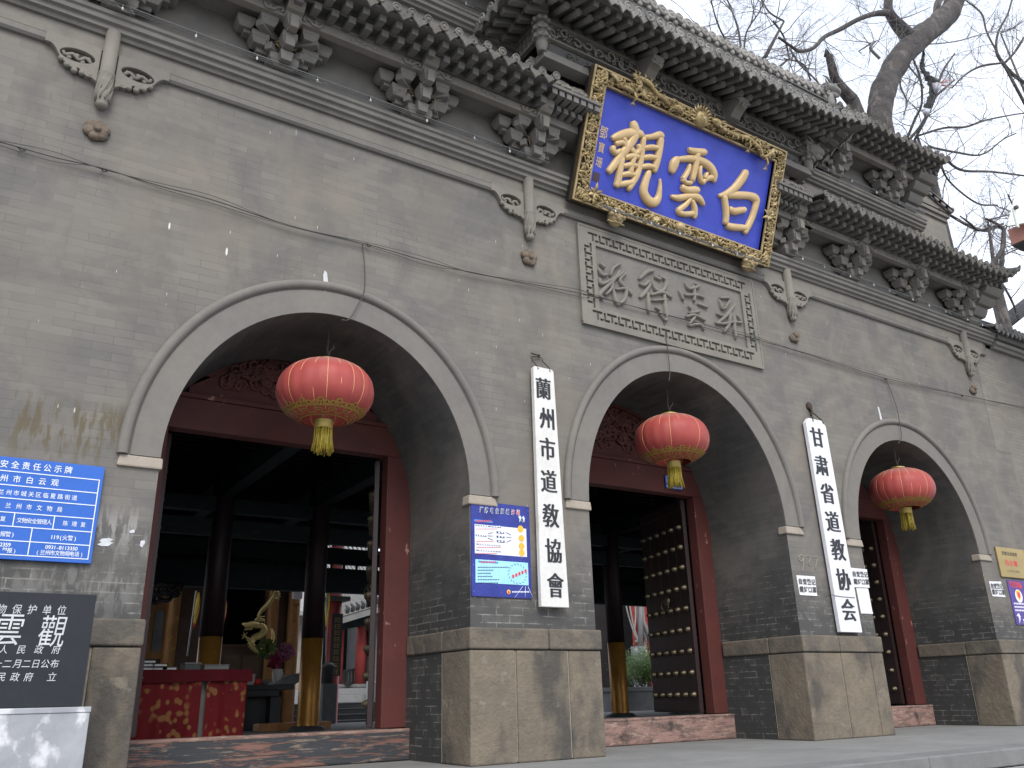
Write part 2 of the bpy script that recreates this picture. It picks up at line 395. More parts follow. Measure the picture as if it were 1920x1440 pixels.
M['stud'] = stone('aged_brass_stud', (.22, .18, .11), (.08, .07, .055), 14, .42, .1, metal=.7)
M['sill'] = peeled('flaking_threshold', (.20, .105, .082), (.050, .053, .060), (.21, .16, .125), amount=.46, scale=(.8, .8, 8))
M['sill2'] = peeled('worn_threshold', (.27, .165, .135), (.20, .13, .11), (.34, .25, .2), dark=(.07, .05, .045), amount=.52)
M['pave'] = stone('stone_paving', (.24, .24, .232), (.185, .185, .18), 1.2, .8, .25, 25, spots=((3, None, .6, .7, (.13, .13, .125), .4),))
M['kerb'] = stone('kerb_stone', (.20, .20, .195), (.15, .15, .147), 2.5, .85, .4, 25)
M['street'] = stone('street_slabs', (.28, .275, .26), (.21, .205, .195), .8, .85, .3, 25)
# plaque
M['blue'] = stone('blue_lacquer', (.046, .070, .47), (.034, .054, .39), 5, .45, .1, spec=.35, spots=((14, None, .62, .7, (.07, .09, .5), .35),))
M['gold'] = stone('gold_leaf', (.64, .46, .235), (.52, .365, .175), 6, .45, .1, metal=.15, spec=.5)
M['goldc'] = stone('carved_gilding', (.46, .35, .165), (.21, .155, .08), 11, .5, .35, 40, metal=.35, spots=((7, None, .55, .64, (.62, .50, .28), .7), (16, None, .60, .68, (.06, .042, .025), .8)))
M['goldb'] = stone('gilding_ground', (.115, .078, .038), (.06, .042, .024), 9, .6, .4, metal=.2)
M['goldedge'] = stone('gilt_moulding', (.46, .355, .19), (.28, .21, .115), 5, .45, .2, metal=.25)
M['black'] = plain('black_lacquer', (.02, .02, .022), .4)
M['maroon'] = plain('seal_maroon', (.06, .035, .05), .6)
# lantern
def lantern_mat():
    m, t, b = newmat('lantern_silk'); p = pos(t)
    oc = nd(t, 'TexCoord').outputs['Object']
    sx = nd(t, 'SeparateXYZ'); t.links.new(oc, sx.inputs[0])
    f = noisef(t, p, 3, 4, .6, .3, .7)
    col = mixc(t, f, (.36, .062, .050), (.29, .046, .040))
    top_tone = mapr(t, mth(t, 'ADD', sx.outputs['Z'], mth(t, 'MULTIPLY', noisef(t, p, 6, 4, .6), .10)), .20, .36)      # paler and greyer towards the top of the globe
    col = mixc(t, mth(t, 'MULTIPLY', top_tone, .55), col, (.36, .26, .225))
    t.links.new(col, b.inputs['Base Color']); b.inputs['Roughness'].default_value = .55; b.inputs['Specular IOR Level'].default_value = .35
    b.inputs['Sheen Weight'].default_value = .05
    bump(t, b, noisef(t, scalev(t, p, (8, 8, 2)), 4, 4, .6), .18, .01)
    return m
M['silk'] = lantern_mat()
M['lgold'] = stone('lantern_gold', (.56, .43, .14), (.40, .29, .08), 12, .35, .1, metal=.4)
M['lgoldp'] = stone('printed_gold', (.36, .235, .05), (.26, .165, .035), 20, .5, 0)
M['rib'] = plain('lantern_rib', (.62, .30, .14), .5)
M['tassel'] = stone('tassel_thread', (.46, .35, .05), (.26, .19, .025), 30, .5, .2)
M['wire'] = plain('dark_wire', (.055, .052, .048), .6)
M['rust'] = stone('rusty_iron', (.07, .045, .032), (.04, .03, .025), 20, .85, .3)
# signs
M['white'] = stone('white_painted_board', (.70, .69, .66), (.60, .59, .56), 3, .55, .08, spots=((6, (1, 1, .4), .64, .7, (.45, .40, .34), .5),))
M['white2'] = stone('clean_white_board', (.72, .72, .745), (.66, .66, .685), 3, .5, .04)
M['ink'] = plain('black_ink', (.022, .022, .028), .5)
M['paper'] = plain('white_paper', (.74, .75, .77), .8, var=.04)
M['paperink'] = plain('printed_black', (.03, .03, .035), .7)
M['signblue'] = plain('enamel_blue', (.014, .105, .46), .28, var=.06, spec=.5, bst=.01)
M['signwhite'] = plain('sign_white', (.72, .78, .86), .5, var=.03)
M['slate'] = stone('polished_black_stone', (.024, .027, .033), (.018, .021, .026), 4, .45, .03, spec=.25)
M['etch'] = plain('engraved_white', (.52, .53, .54), .8)
M['marble'] = stone('grey_marble', (.37, .38, .40), (.27, .28, .30), 2.4, .35, .08, spots=((3.0, (1.5, 1, 1), .54, .62, (.66, .66, .67), .8),), spec=.5)
M['navy'] = stone('poster_navy', (.020, .028, .17), (.035, .05, .30), 6, .4, 0, spots=((60, None, .68, .72, (.5, .55, .75), .8),))
M['pgrey'] = plain('poster_white', (.70, .71, .78), .5, var=.03)
M['pcyan'] = plain('poster_cyan', (.34, .66, .86), .5, var=.1)
M['pdark'] = plain('poster_dark', (.03, .03, .09), .5)
M['pblue'] = plain('poster_blue', (.03, .25, .60), .5)
M['porange'] = plain('poster_orange', (.85, .45, .05), .5)
M['pred'] = plain('poster_red', (.62, .05, .05), .5)
M['brass'] = stone('brass_plate', (.42, .31, .125), (.34, .25, .10), 3, .38, .05, metal=.55)
M['purple'] = stone('poster_purple', (.05, .03, .18), (.10, .05, .30), 5, .4, 0)
# interior and beyond
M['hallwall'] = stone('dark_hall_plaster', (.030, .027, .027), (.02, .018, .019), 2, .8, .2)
M['ceil'] = stone('dark_boards', (.016, .012, .011), (.010, .008, .008), 3, .75, .3)  # near-black brown boards of the hall
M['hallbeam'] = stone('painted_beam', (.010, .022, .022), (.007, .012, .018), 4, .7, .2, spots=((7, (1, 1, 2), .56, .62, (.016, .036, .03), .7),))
M['colblack'] = plain('black_column_lacquer', (.020, .009, .010), .55)
M['colgold'] = stone('gilded_column_foot', (.44, .22, .045), (.33, .155, .03), 6, .38, .15, metal=.35)
M['wood'] = stone('honey_timber', (.40, .20, .075), (.29, .14, .05), 3, .55, .25, spots=((4, (6, 6, .4), .5, .65, (.2, .09, .03), .5),))
M['wooddk'] = stone('dark_timber', (.11, .065, .04), (.07, .042, .028), 3, .6, .2)
M['stonegrey'] = stone('grey_granite', (.165, .165, .16), (.115, .116, .115), 3, .75, .25, 30)
M['stonedk'] = stone('dark_granite', (.055, .058, .058), (.038, .040, .041), 4, .6, .2, 30)
M['stair'] = stone('dark_step_stone', (.085, .09, .092), (.06, .064, .067), 3, .6, .2)  # dark grey stone of the courtyard steps
M['terr'] = stone('terrace_stone', (.33, .335, .335), (.26, .265, .265), 2, .8, .2)
M['dragon'] = stone('brass_dragon', (.66, .52, .22), (.46, .35, .13), 12, .36, .3, 50, metal=.5)
M['colred'] = plain('red_column', (.34, .052, .045), .5)
M['flagy'] = plain('yellow_flag', (.74, .52, .06), .7)
M['flagr'] = plain('red_flag_edge', (.55, .05, .04), .7)
M['pink'] = stone('pink_petals', (.42, .17, .28), (.28, .09, .16), 20, .7, .2)
M['redpet'] = stone('red_petals', (.30, .03, .07), (.18, .02, .05), 20, .7, .2)
M['leaf'] = stone('shrub_leaf', (.15, .25, .06), (.08, .14, .03), 9, .6, .1)
M['twig'] = stone('bare_twig', (.20, .188, .185), (.15, .143, .145), 9, .9, .2)
M['bark'] = stone('old_bark', (.095, .084, .078), (.045, .041, .040), 3.2, .95, 1.0, 12, spots=((2.4, (2, 2, .5), .54, .63, (.17, .15, .135), .6),), bd=.05)
M['rooft'] = stone('grey_tile_roof', (.26, .26, .255), (.19, .19, .187), 3, .85, .3, 30)
M['darkroof'] = stone('dark_tile_roof', (.06, .062, .066), (.04, .042, .046), 3, .85, .4, 20)
M['salmon'] = plain('salmon_steel', (.56, .27, .21), .5, var=.05)
M['lampw'] = plain('pale_steel', (.62, .66, .60), .45, var=.04)
M['glass'] = plain('lamp_glass', (.5, .53, .52), .15)
M['bulb'] = plain('white_bulb', (.6, .6, .59), .2)
M['tube'] = plain('grey_conduit', (.17, .17, .17), .45)
M['bagw'] = plain('grey_white_plastic', (.48, .49, .54), .4)
M['bagd'] = stone('dark_green_rags', (.035, .04, .035), (.02, .024, .024), 12, .8, .5)
M['bagp'] = plain('pinkish_plastic', (.55, .32, .32), .5)
M['books'] = plain('dark_book_cloth', (.025, .027, .035), .5, var=.3)
M['pages'] = plain('book_pages', (.42, .41, .38), .8)
def cloth_mat():
    m, t, b = newmat('red_brocade'); p = pos(t)
    f = noisef(t, p, 2, 4, .6, .3, .7); col = mixc(t, f, (.125, .008, .010), (.075, .005, .007))
    vo = nd(t, 'TexVoronoi', feature='SMOOTH_F1', inp={'Scale': 11.0}); t.links.new(scalev(t, p, (1.5, 1, 1.2)), vo.inputs['Vector'])
    pat = mth(t, 'MULTIPLY', mapr(t, vo.outputs['Distance'], .36, .26), noisef(t, scalev(t, p, (1, 1, .5)), 3.2, 3, .5, .47, .53))
    col = mixc(t, mth(t, 'MULTIPLY', pat, .5), col, (.25, .15, .05))
    t.links.new(col, b.inputs['Base Color']); b.inputs['Specular IOR Level'].default_value = .12; b.inputs['Roughness'].default_value = .7
    return m
M['cloth'] = cloth_mat()
M['clothtop'] = plain('dark_red_valance', (.06, .005, .008), .8, spec=.1)
# ------------------------------------------------------------------ ground
def setting(name, x0, x1, y0, y1, z0, z1, m, bev=0):
    o = MB().box(x0, x1, y0, y1, z0, z1).build(name, m, None, bev); return tag(o, kind='structure')
PL = MB()
for i in range(-6, 22):        # paving slabs of the terrace before the gate
    for j, (ya, yb) in enumerate(((-1.97, -1.15), (-1.15, -.35), (-.35, 1.2))):
        xo = i*1.25+(.6 if j % 2 else 0)
        PL.box(xo+.003, xo+1.247, ya+.003, yb-.003, -.12, 0.0)
tag(PL.build('pavement', M['pave'], None, .004), kind='structure')
KB = MB()
for i in range(-5, 15): KB.box(i*1.8+.002, i*1.8+1.798, -2.32, -1.972, -.148, .001)
tag(KB.build('kerb', M['kerb'], None, .012), kind='structure')
KB = MB()
for i in range(-5, 15): KB.box(i*1.8+.9, i*1.8+2.698, -2.72, -2.33, -.298, -.15)
tag(KB.build('step', M['street'], None, .01), kind='structure')
setting('road', -60, 120, -60, -2.5, -1.2, -1.0, M['street'])
setting('embankment', -12, 30, -2.7, -1.9, -1.0, -.3, M['kerb'])
setting('ground', -200, 400, -1.9, 400, -.5, -.125, M['street'])

# ------------------------------------------------------------------ the gate
GX = 7.08
gate = thing('temple_gate', 'grey brick temple gate with three arches, stone bases and tiled eaves', 'gate', (GX, 0, 0))
ARCH = [(2.635, 1.425, 2.42, 1.575), (7.075, 1.555, 2.49, 1.755), (11.52, 1.425, 2.42, 1.575)]
XL, XR = -1.30, 14.6
def arc(a, off=0.0, n=36):
    xc, A, z0, B = a; out = []
    for i in range(n+1):
        t = PI-PI*i/n; nx, nz = math.cos(t)/A, math.sin(t)/B; L = math.hypot(nx, nz); nx /= L; nz /= L
        out.append((xc+A*math.cos(t)+nx*off, z0+B*math.sin(t)+nz*off, nx, nz))
    return out
out = [(XL, 0)]
for a in ARCH:
    out.append((a[0]-a[1], 0)); out += [(x, z) for x, z, _, _ in arc(a)]; out.append((a[0]+a[1], 0))
out += [(XR, 0), (XR, 6.25), (XL, 6.25)]
TH = 1.75
mb = MB(); n = len(out)
a0 = mb.add([(x, 0, z) for x, z in out]); b0 = mb.add([(x, TH, z) for x, z in out])
mb.face([a0+i for i in range(n)]); mb.face([b0+i for i in range(n)][::-1])
for i in (n-3, n-2, n-1): mb.face((a0+(i+1) % n, a0+i, b0+i, b0+(i+1) % n))
mb.build('wall', M['wall'], gate, recalc=False)
for a in ARCH:
    mb = MB(); pp = [(a[0]-a[1], 0)]+[(x, z) for x, z, _, _ in arc(a)]+[(a[0]+a[1], 0)]
    s = 0; base = mb.add([q for x, z in pp for q in ((x, .0005, z), (x, TH, z))]); ss = [0]
    for p, q in zip(pp, pp[1:]): ss.append(ss[-1]+math.hypot(q[0]-p[0], q[1]-p[1]))
    for i in range(len(pp)-1):
        k = base+2*i; mb.face((k, k+2, k+3, k+1), 0, [(0.1, ss[i]), (0.1, ss[i+1]), (TH+.1, ss[i+1]), (TH+.1, ss[i])], 0 < i < len(pp)-2)
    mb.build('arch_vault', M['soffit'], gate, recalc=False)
    # plaster arch band with a roll moulding on its outer edge
    prof = [(-.001, .004), (-.001, -.012), (.225, -.012), (.235, .002), (.243, -.010)]
    prof += [(.285-.042*math.cos(PI*j/8), -.010-.040*math.sin(PI*j/8)) for j in range(9)]+[(.327, .004)]
    mb = MB(); mb.sweep([((x, 0, z), (nx, 0, nz), (0, 1, 0)) for x, z, nx, nz in arc(a, 0, 56)], prof, 0, sm=False, caps=True)
    o = mb.build('arch_moulding', M['ring'], gate)
    for sx in (-1, 1):
        mb = MB(); xa = a[0]+sx*(a[1]-.022); xb = a[0]+sx*(a[1]+.315); lo, hi = min(xa, xb), max(xa, xb)
        c2 = a[2]
        mb.hexa([(lo, -.028, c2-.10), (hi-.0, -.028, c2-.10), (hi, .12, c2-.10), (lo, .12, c2-.10),
                 (lo+.012, -.014, c2-.004), (hi-(.03 if sx > 0 else 0), -.014, c2-.004), (hi-(.03 if sx > 0 else 0), .12, c2-.004), (lo+(.03 if sx < 0 else .012), .12, c2-.004)])
        mb.build('impost', M['impost'], gate, .014)
# stone bases: slabs with lime joints and a cap course that returns into the passages
rnd = random.Random(4)
piers = [(XL, 1.21, [.35, .9], 0, 1), (4.06, 5.52, [4.53, 5.14], 1, 1), (8.63, 10.095, [9.28, 9.86], 1, 1), (12.945, 14.6, [13.62], 1, 0)]
for x0, x1, js, l, r in piers:
    st = MB(); mo = MB(); cp = MB()
    e = .028
    xa, xb = x0-(e if l else 0), x1+(e if r else 0)
    ed = [xa]+js+[xb]
    for i, (p, q) in enumerate(zip(ed, ed[1:])):
        d = rnd.uniform(-.006, .006)
        y1 = .5
        st.box(p+(.006 if i else 0), q-(.006 if i < len(ed)-2 else 0), -.035+d, y1, 0, .972)
    for j in js: mo.box(j-.006, j+.006, -.020, .3, .01, .968)
    mid = (xa+xb)/2+rnd.uniform(-.2, .2)
    for p, q in ((xa-.008, mid-.003), (mid+.003, xb+.008)): cp.box(p, q, -.052, .48, .980, 1.172)
    for s_, xx in ((-1, xa), (1, xb)):
        if (s_ < 0 and not l) or (s_ > 0 and not r): continue
        lo, hi = sorted((xx-s_*.4, xx+s_*.008)); cp.box(lo, hi, .486, 1.26, .980, 1.168)
        lo, hi = sorted((xx-s_*.4, xx-s_*.012))
        mo.box(*sorted((xx-s_*.3, xx-s_*.004)), .5, .508, .01, .968)
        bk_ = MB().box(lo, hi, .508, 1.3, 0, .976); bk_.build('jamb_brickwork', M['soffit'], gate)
    o = st.build('stone_base', M['base'], gate, .016)
    mo.build('lime_joint', M['mortar'], o)
    cp.build('base_cap', M['cap'], gate, .018, segs=3)

# ledge and frieze strips
mb = MB()
mb.extr_x([(0, 6.20), (-.05, 6.20), (-.06, 6.232), (-.098, 6.242), (-.098, 6.285), (-.134, 6.297), (-.134, 6.345), (-.158, 6.357), (-.158, 6.40), (0, 6.43)], XL-.12, XR+.15)
mb.build('ledge', M['trim'], gate, .004)
PX = [.37, 4.85, 9.33, 13.81]
mb = MB()
sp = [(5.94, 0), ]
for x0, x1 in ((XL+.1, PX[0]-.5), (PX[0]+.5, PX[1]-.5), (PX[1]+.5, PX[2]-.5), (PX[2]+.5, PX[3]-.5), (PX[3]+.5, 14.47)):
    if x1 > x0: mb.extr_x([(0.01, 5.94), (-.032, 5.94), (-.052, 5.962), (-.052, 6.018), (-.03, 6.034), (0.01, 6.034)], x0, x1)
mb.build('frieze_strip', M['trim'], gate)
mb = MB().box(XL+.05, 14.5, -.016, .01, 6.05, 6.199); mb.build('frieze_band', M['trimw'], gate)
def spandrel():
    top = [(.075, 6.034), (.502, 6.034), (.502, 5.94)]
    low = crv([(.502, 5.94), (.455, 5.935), (.415, 5.90), (.385, 5.85), (.345, 5.80), (.30, 5.765), (.26, 5.752), (.225, 5.768), (.19, 5.742), (.15, 5.712), (.115, 5.715), (.075, 5.69)], 3)
    hole = [(.245+.145*math.cos(2*PI*i/22)*math.cos(-.12)-.072*math.sin(2*PI*i/22)*math.sin(-.12), 5.885+.145*math.cos(2*PI*i/22)*math.sin(-.12)*.6+.072*math.sin(2*PI*i/22)) for i in range(22)]
    return curve2d([top+low[1:], hole], .045, .006)
SPD = spandrel()
rnd = random.Random(11)
for px in PX:
    mb = MB()
    prof = [(.062, 6.24), (.060, 5.80), (.066, 5.795), (.070, 5.77), (.060, 5.745), (.066, 5.70), (.066, 5.64), (.052, 5.61), (.062, 5.585), (.063, 5.53), (.046, 5.49), (.052, 5.47), (.042, 5.445), (.02, 5.43)]
    mb.lathe((px, -.055, 0), [(r, z) for r, z in prof][::-1], 20)
    for k in range(9):
        a = k*.7; mb.tube([(px+.060*math.cos(a+t*1.2), -.055+.060*math.sin(a+t*1.2), 5.50+.27*t) for t in (0, .3, .6, 1)], [.008, .013, .013, .006], 5)
    o = mb.build('pendant_column', M['trimw'], gate)
    for s_ in (-1, 1):
        mb = MB(); mb.mesh(SPD, lambda q: V((px+s_*q.x, -.028-q.z, q.y)))
        fr = lambda u, v, n_=0: V((px+s_*u, -.012-n_, v))
        pts = [(.13, 5.86), (.18, 5.90), (.23, 5.86), (.28, 5.90), (.34, 5.87), (.36, 5.90)]
        mb.tube([fr(u, v, .02) for u, v in crv(pts, 4)], .017, 6)
        for u, v in ((.16, 5.90), (.25, 5.90), (.31, 5.86), (.2, 5.85)): mb.lathe(fr(u, v, 0), [(.026, 0), (.022, .02), (.008, .03)], 8, 0, (0, -1, 0))
        for u in (.13, .19, .25, .31, .36): mb.lathe(fr(u, 5.735+.9*max(0, u-.27), .01), [(.03, 0), (.026, .03), (.01, .04)], 8, 0, (0, -1, 0))
        mb.build('carved_spandrel', M['trimw'], o)
# broken clay wall flowers under the pendants
for i, px in enumerate(PX):
    mb = MB(); z = 5.222; k = 6 if i in (0,) else 5
    for j in range(k):
        if i in (2, 3) and j in (1, 2): continue
        a = 2*PI*j/k+.3; mb.lathe((px+.055*math.cos(a), -.005, z+.055*math.sin(a)), [(.058, 0), (.052, .03), (.03, .05)], 9, 0, (rnd.uniform(-.2, .2), -1, rnd.uniform(-.2, .2)))
    mb.lathe((px, -.0, z-.01), [(.04, 0), (.03, .07), (.02, .085)], 8, 0, (0, -1, .1))
    mb.build('wall_boss', M['clay'], gate)

# ------------------------------------------------------------------ bracket tiers
def cluster(x, z0, big=1.0):
    mb = MB(); T = mb.taper
    def blk(cx, cy, z, w_=.19, d=.17, h=.125):       # bearing block: chamfered foot under a square body
        T(cx, cy, z, z+h*.48, w_*.66, d*.7, w_, d); T(cx, cy, z+h*.48+.0005, z+h, w_, d, w_, d)
    T(x, -.11, z0, z0+.06, .22, .20, .33, .26); mb.box(x-.165, x+.165, -.24, .01, z0+.0605, z0+.14)
    T(x, -.275, z0+.035, z0+.14, .12, .07, .15, .09)
    z1 = z0+.135
    mb.box(x-.30, x+.30, -.15, -.05, z1, z1+.085); mb.box(x-.055, x+.055, -.30, .01, z1+.003, z1+.088)
    for s_ in (-1, 1):
        mb.beam((x, -.06, z1+.042), (x+s_*.20, -.25, z1+.042), .09, .08); blk(x+s_*.285, -.15, z1+.05, .20, .19, .135)
    blk(x, -.31, z1+.052, .17, .15, .14); mb.box(x-.055, x+.055, -.40, -.30, z1+.02, z1+.14)
    z2 = z1+.17
    mb.box(x-.46, x+.46, -.16, -.06, z2, z2+.08); mb.box(x-.055, x+.055, -.42, .01, z2+.003, z2+.083)
    for s_ in (-1, 1):
        mb.beam((x, -.06, z2+.04), (x+s_*.34, -.33, z2+.04), .09, .075)
        blk(x+s_*.45, -.13, z2+.035, .20, .19, .125); blk(x+s_*.235, -.28, z2+.037, .20, .18, .125)
    blk(x, -.42, z2+.03, .17, .14, .13)
    mb.v = [V((x+(p.x-x)*.88, p.y*.92, p.z)) for p in mb.v]
    return mb
def head(x, z):       # rounded beam end above a bracket cluster (z: beam underside)
    mb = MB(); pr = [(-.30, z-.01), (-.39, z-.012), (-.415, z+.01), (-.425, z+.045), (-.47, z+.055), (-.505, z+.085), (-.53, z+.13), (-.535, z+.19), (-.51, z+.245), (-.46, z+.275), (-.39, z+.28), (-.30, z+.26)]
    mb.extr_x(pr, x-.085, x+.085); mb.box(x-.042, x+.042, -.47, -.38, z-.15, z+.0); return mb
def scrolls(mb, x, y, z, s_, r=.012):
    for c, a0, rr in ((.12, 0, .034), (.215, PI, .034)):
        mb.tube([(x+s_*(c+(rr*(1-.75*t))*math.cos(a0+5.2*t)), y, z+(rr*(1-.75*t))*math.sin(a0+5.2*t)) for t in [i/9 for i in range(10)]], r*.75, 5)
    mb.tube([(x+s_*.095, y, z+.03), (x+s_*.16, y, z+.012), (x+s_*.20, y, z-.03), (x+s_*.27, y, z-.03), (x+s_*.30, y, z+.02)], r*.8, 5)

def eave(P0, P1, inward, z, depth, slope, parent, warp=None, m0=False, m1=False, tiles=True, round_low=False, sp=.166, disc=.062, name='', fly=(.07, .50), low=(.30, None), tsp=.178, blocky=False, tile='tile'):
    P0 = V(P0); P1 = V(P1); A = (P1-P0); L = A.length; A.normalize(); I = V(inward); warp = warp or (lambda s: 0)
    def pt(s, d, h=0): return P0+A*s+I*d+V((0, 0, z-P0.z+slope*d+h+warp(s)*max(0, 1-d/depth)))
    def dm(s):
        q = depth
        if m0: q = min(q, max(.05, s*1.0))
        if m1: q = min(q, max(.05, (L-s)*1.0))
        return q
    nS = max(8, int(L/.25)); bd = MB()
    for i in range(nS):
        s0, s1 = L*i/nS, L*(i+1)/nS
        d0, d1 = dm(s0), dm(s1)
        lo = [pt(s0, .0, -.035), pt(s1, .0, -.035), pt(s1, d1, -.035), pt(s0, d0, -.035)]
        bd.hexa(lo+[p+V((0, 0, .03)) for p in lo])
    bd.build('eave_board', M['eave'], parent)
    up_ = MB(); dn = MB(); nR = int(L/sp)
    if blocky == 2:
        fly = (.075, .33); low = (.30, .62); hb = MB()
        for k in range(nS):
            s0, s1 = L*k/nS, L*(k+1)/nS
            if min(dm(s0), dm(s1)) < .6: continue
            hb.hexa([pt(s0, .325, -.112), pt(s1, .325, -.112), pt(s1, .66, -.112), pt(s0, .66, -.112), pt(s0, .325, -.036), pt(s1, .325, -.036), pt(s1, .66, -.036), pt(s0, .66, -.036)])
        hb.build('eave_band', M['eave'], parent)
    elif blocky:       # rows of short moulded blocks against solid bands
        fly = (.075, .24); low = (.215, .40); hb = MB()
        hb.hexa([pt(0, .235, -.112), pt(L, .235, -.112), pt(L, .60, -.112), pt(0, .60, -.112), pt(0, .235, -.036), pt(L, .235, -.036), pt(L, .60, -.036), pt(0, .60, -.036)])
        hb.hexa([pt(0, .39, -.20), pt(L, .39, -.20), pt(L, .60, -.20), pt(0, .60, -.20), pt(0, .39, -.1125), pt(L, .39, -.1125), pt(L, .60, -.1125), pt(0, .60, -.1125)])
        hb.build('eave_band', M['eave'], parent)
    for i in range(nR):
        s = (i+.5)*L/nR; dd = dm(s)
        if dd < .14: continue
        a, b = pt(s, fly[0], -.075), pt(s, min(fly[1], dd), -.075)
        up_.beam(a, b, .072, .075)
        if dd > low[0]+.06:
            a, b = pt(s+(.5*L/nR if blocky else 0), low[0], -.155), pt(s+(.5*L/nR if blocky else 0), min(low[1], dd) if blocky else dd, -.155)
            if round_low: dn.tube([a, b], .043, 10)
            else: dn.beam(a, b, .074, .07)
    up_.build('flying_rafters', M['raft'], parent)
    if dn.v: dn.build('rafters', M['raft'], parent)
    fb = MB()
    for k in range(nS): fb.beam(pt(L*k/nS, .02, -.018), pt(L*(k+1)/nS, .02, -.018), .05, .035)
    for k in range(nS): fb.beam(pt(L*k/nS, low[0]+.02, -.115), pt(L*(k+1)/nS, low[0]+.02, -.115), .02, .03) if dm(L*(k+.5)/nS) > low[0]+.1 else None
    fb.build('eave_batten', M['eave'], parent)
    if tiles:
        tl = MB(); rr = random.Random(int(L*100)); nT = int(L/tsp)
        Z = V((0, 0, 1)); tdir = (I+Z*slope).normalized(); W = tdir.cross(A).normalized()
        if W.z < 0: W = -W
        for i in range(nT+1):
            s = i*L/nT; dd = dm(min(max(s, .03), L-.03)); j = rr.uniform(-.012, .012)
            a = pt(s, -.03+rr.uniform(-.012, .012), .035+j); b = pt(s, max(.12, dd), .035)
            n = 8; ra = []
            for q in (a, b): ra.append(tl.add([q+A*(.052*math.cos(PI*k/n))+W*(.052*math.sin(PI*k/n)) for k in range(n+1)]))
            for k in range(n): tl.face((ra[0]+k, ra[0]+k+1, ra[1]+k+1, ra[1]+k), 0, None, True)
            tl.lathe(a+V((0, 0, .012)), [(disc, -.004), (disc, .018), (disc*.78, .022), (disc*.74, .014), (disc*.42, .014), (disc*.3, .024), (.004, .026)], 14, 0, (-I.x, -I.y, -.12+rr.uniform(-.1, .1)))
            if i < nT:       # drip tile between two rolls: a scalloped tongue
                c = pt(s+L/nT/2, -.035, .012); w_ = L/nT*.46
                tongue = [(-w_, .03), (-w_*.9, -.02), (-w_*.45, -.045), (0, -.085+rr.uniform(-.01, .012)), (w_*.45, -.045), (w_*.9, -.02), (w_, .03), (w_*.5, .008), (0, 0), (-w_*.5, .008)]
                jj = rr.uniform(-.012, .012)
                tl.prism(tongue, -.010+jj, .012+jj, 0, lambda u, v, q: c+A*u+V((0, 0, v))+I*(q-.25*v))
                e0 = [pt(s+L/nT*.05, 0, .02), pt(s+L/nT*.95, 0, .02)]; e1 = [pt(s+L/nT*.95, dd, .02), pt(s+L/nT*.05, dd, .02)]
                tl.quad(e0[0], e0[1], e1[0], e1[1])
        tl.build('roof_tiles', M[tile], parent)
    return pt

def tier(z0, xs, bx0, bx1, ex0, ex1, upw, straw=(), scroll=True):
    # one run of brackets, beam, rafters and tiles
    zb = z0+.45
    for x in xs:
        o = cluster(x, z0).build('bracket_cluster', M['trim'], gate, .006)
        head(x, zb).build('beam_head', M['trimw'], o, .008)
        h = MB().box(x-.30, x+.30, -.03, -.012, z0+.20, z0+.42); h.build('bracket_shade_board', M['painted_shade'], o)  # black board paints shade into the gaps between the bracket blocks
        if x in straw:
            s_ = MB(); rr = random.Random(int(x*10))
            for c in ((-.28, -.13), (-.09, -.2), (.2, -.16)):
                for _ in range(14):
                    a = V((x+c[0]*.85+rr.gauss(0, .025), c[1]*.6-.10+rr.gauss(0, .02), z0+.27+rr.gauss(0, .025))); s_.tube([a, a+V((rr.gauss(0, .04), rr.gauss(0, .03), rr.gauss(-.02, .04)))], .005, 3)
            s_.build('nest_straw', M['nest'], o)
    bm_ = MB()
    bm_.extr_x([(-.30, zb), (-.385, zb), (-.395, zb+.012), (-.395, zb+.085), (-.38, zb+.095), (-.38, zb+.115), (-.40, zb+.122), (-.40, zb+.150), (-.30, zb+.150)], bx0, bx1)
    for x in xs:
        if scroll:
            for s_ in (-1, 1):
                if bx0 < x+s_*.35 < bx1: scrolls(bm_, x, -.405, zb+.047, s_, .020)
    if scroll:
        for a, b in zip(xs, xs[1:]):
            c = (a+b)/2
            for k in range(-2, 3): bm_.box(c+k*.06-.02, c+k*.06+.02, -.405, -.39, zb+.02+.02*(k % 2), zb+.05+.02*(k % 2))
    bm_.build('carved_beam', M['trimw'], gate)
    MB().extr_x([(-.30, zb+.150), (-.372, zb+.153), (-.385, zb+.20), (-.372, zb+.25), (-.30, zb+.262)], bx0, bx1).build('purlin', M['eave'], gate)
    MB().box(bx0, bx1, -.30, .0, zb+.075, zb+.10).build('soffit_panel', M['trim'], gate)
    return eave((ex0, -.8, z0+.66), (ex1, -.8, z0+.66), (0, 1, 0), z0+.66, .95, .22, gate, upw, blocky=True, sp=.176, disc=.05, tile='tiledk')

LX = [PX[0]+1.4933*i for i in range(4)]; RX = [2*GX-x for x in LX[::-1]]
def warp_r(x0, x1, amt=.10, wd=1.0, right=True):
    def f(s):
        e = (x1-x0)-s if right else s
        return amt*max(0, 1-e/wd)**2
    return f
EL, ER = 2*GX-14.45, 14.45
tier(6.42, RX, 9.2, 14.3, 9.42, ER, warp_r(9.42, ER), (RX[2],))
tier(6.42, LX, 2*GX-14.3, 4.96, EL, 4.74, warp_r(EL, 4.74, right=False), (LX[1], LX[2], LX[3]))
UX = [x for x in RX[1:3]]; UL = [2*GX-x for x in UX[::-1]]
tier(8.28, UX, 9.5, 12.95, 9.5, 13.12, warp_r(9.5, 13.12, .07), scroll=False)
tier(8.28, UL, 2*GX-12.95, 4.66, 2*GX-13.12, 4.66, warp_r(2*GX-13.12, 4.66, .07, right=False), scroll=False)
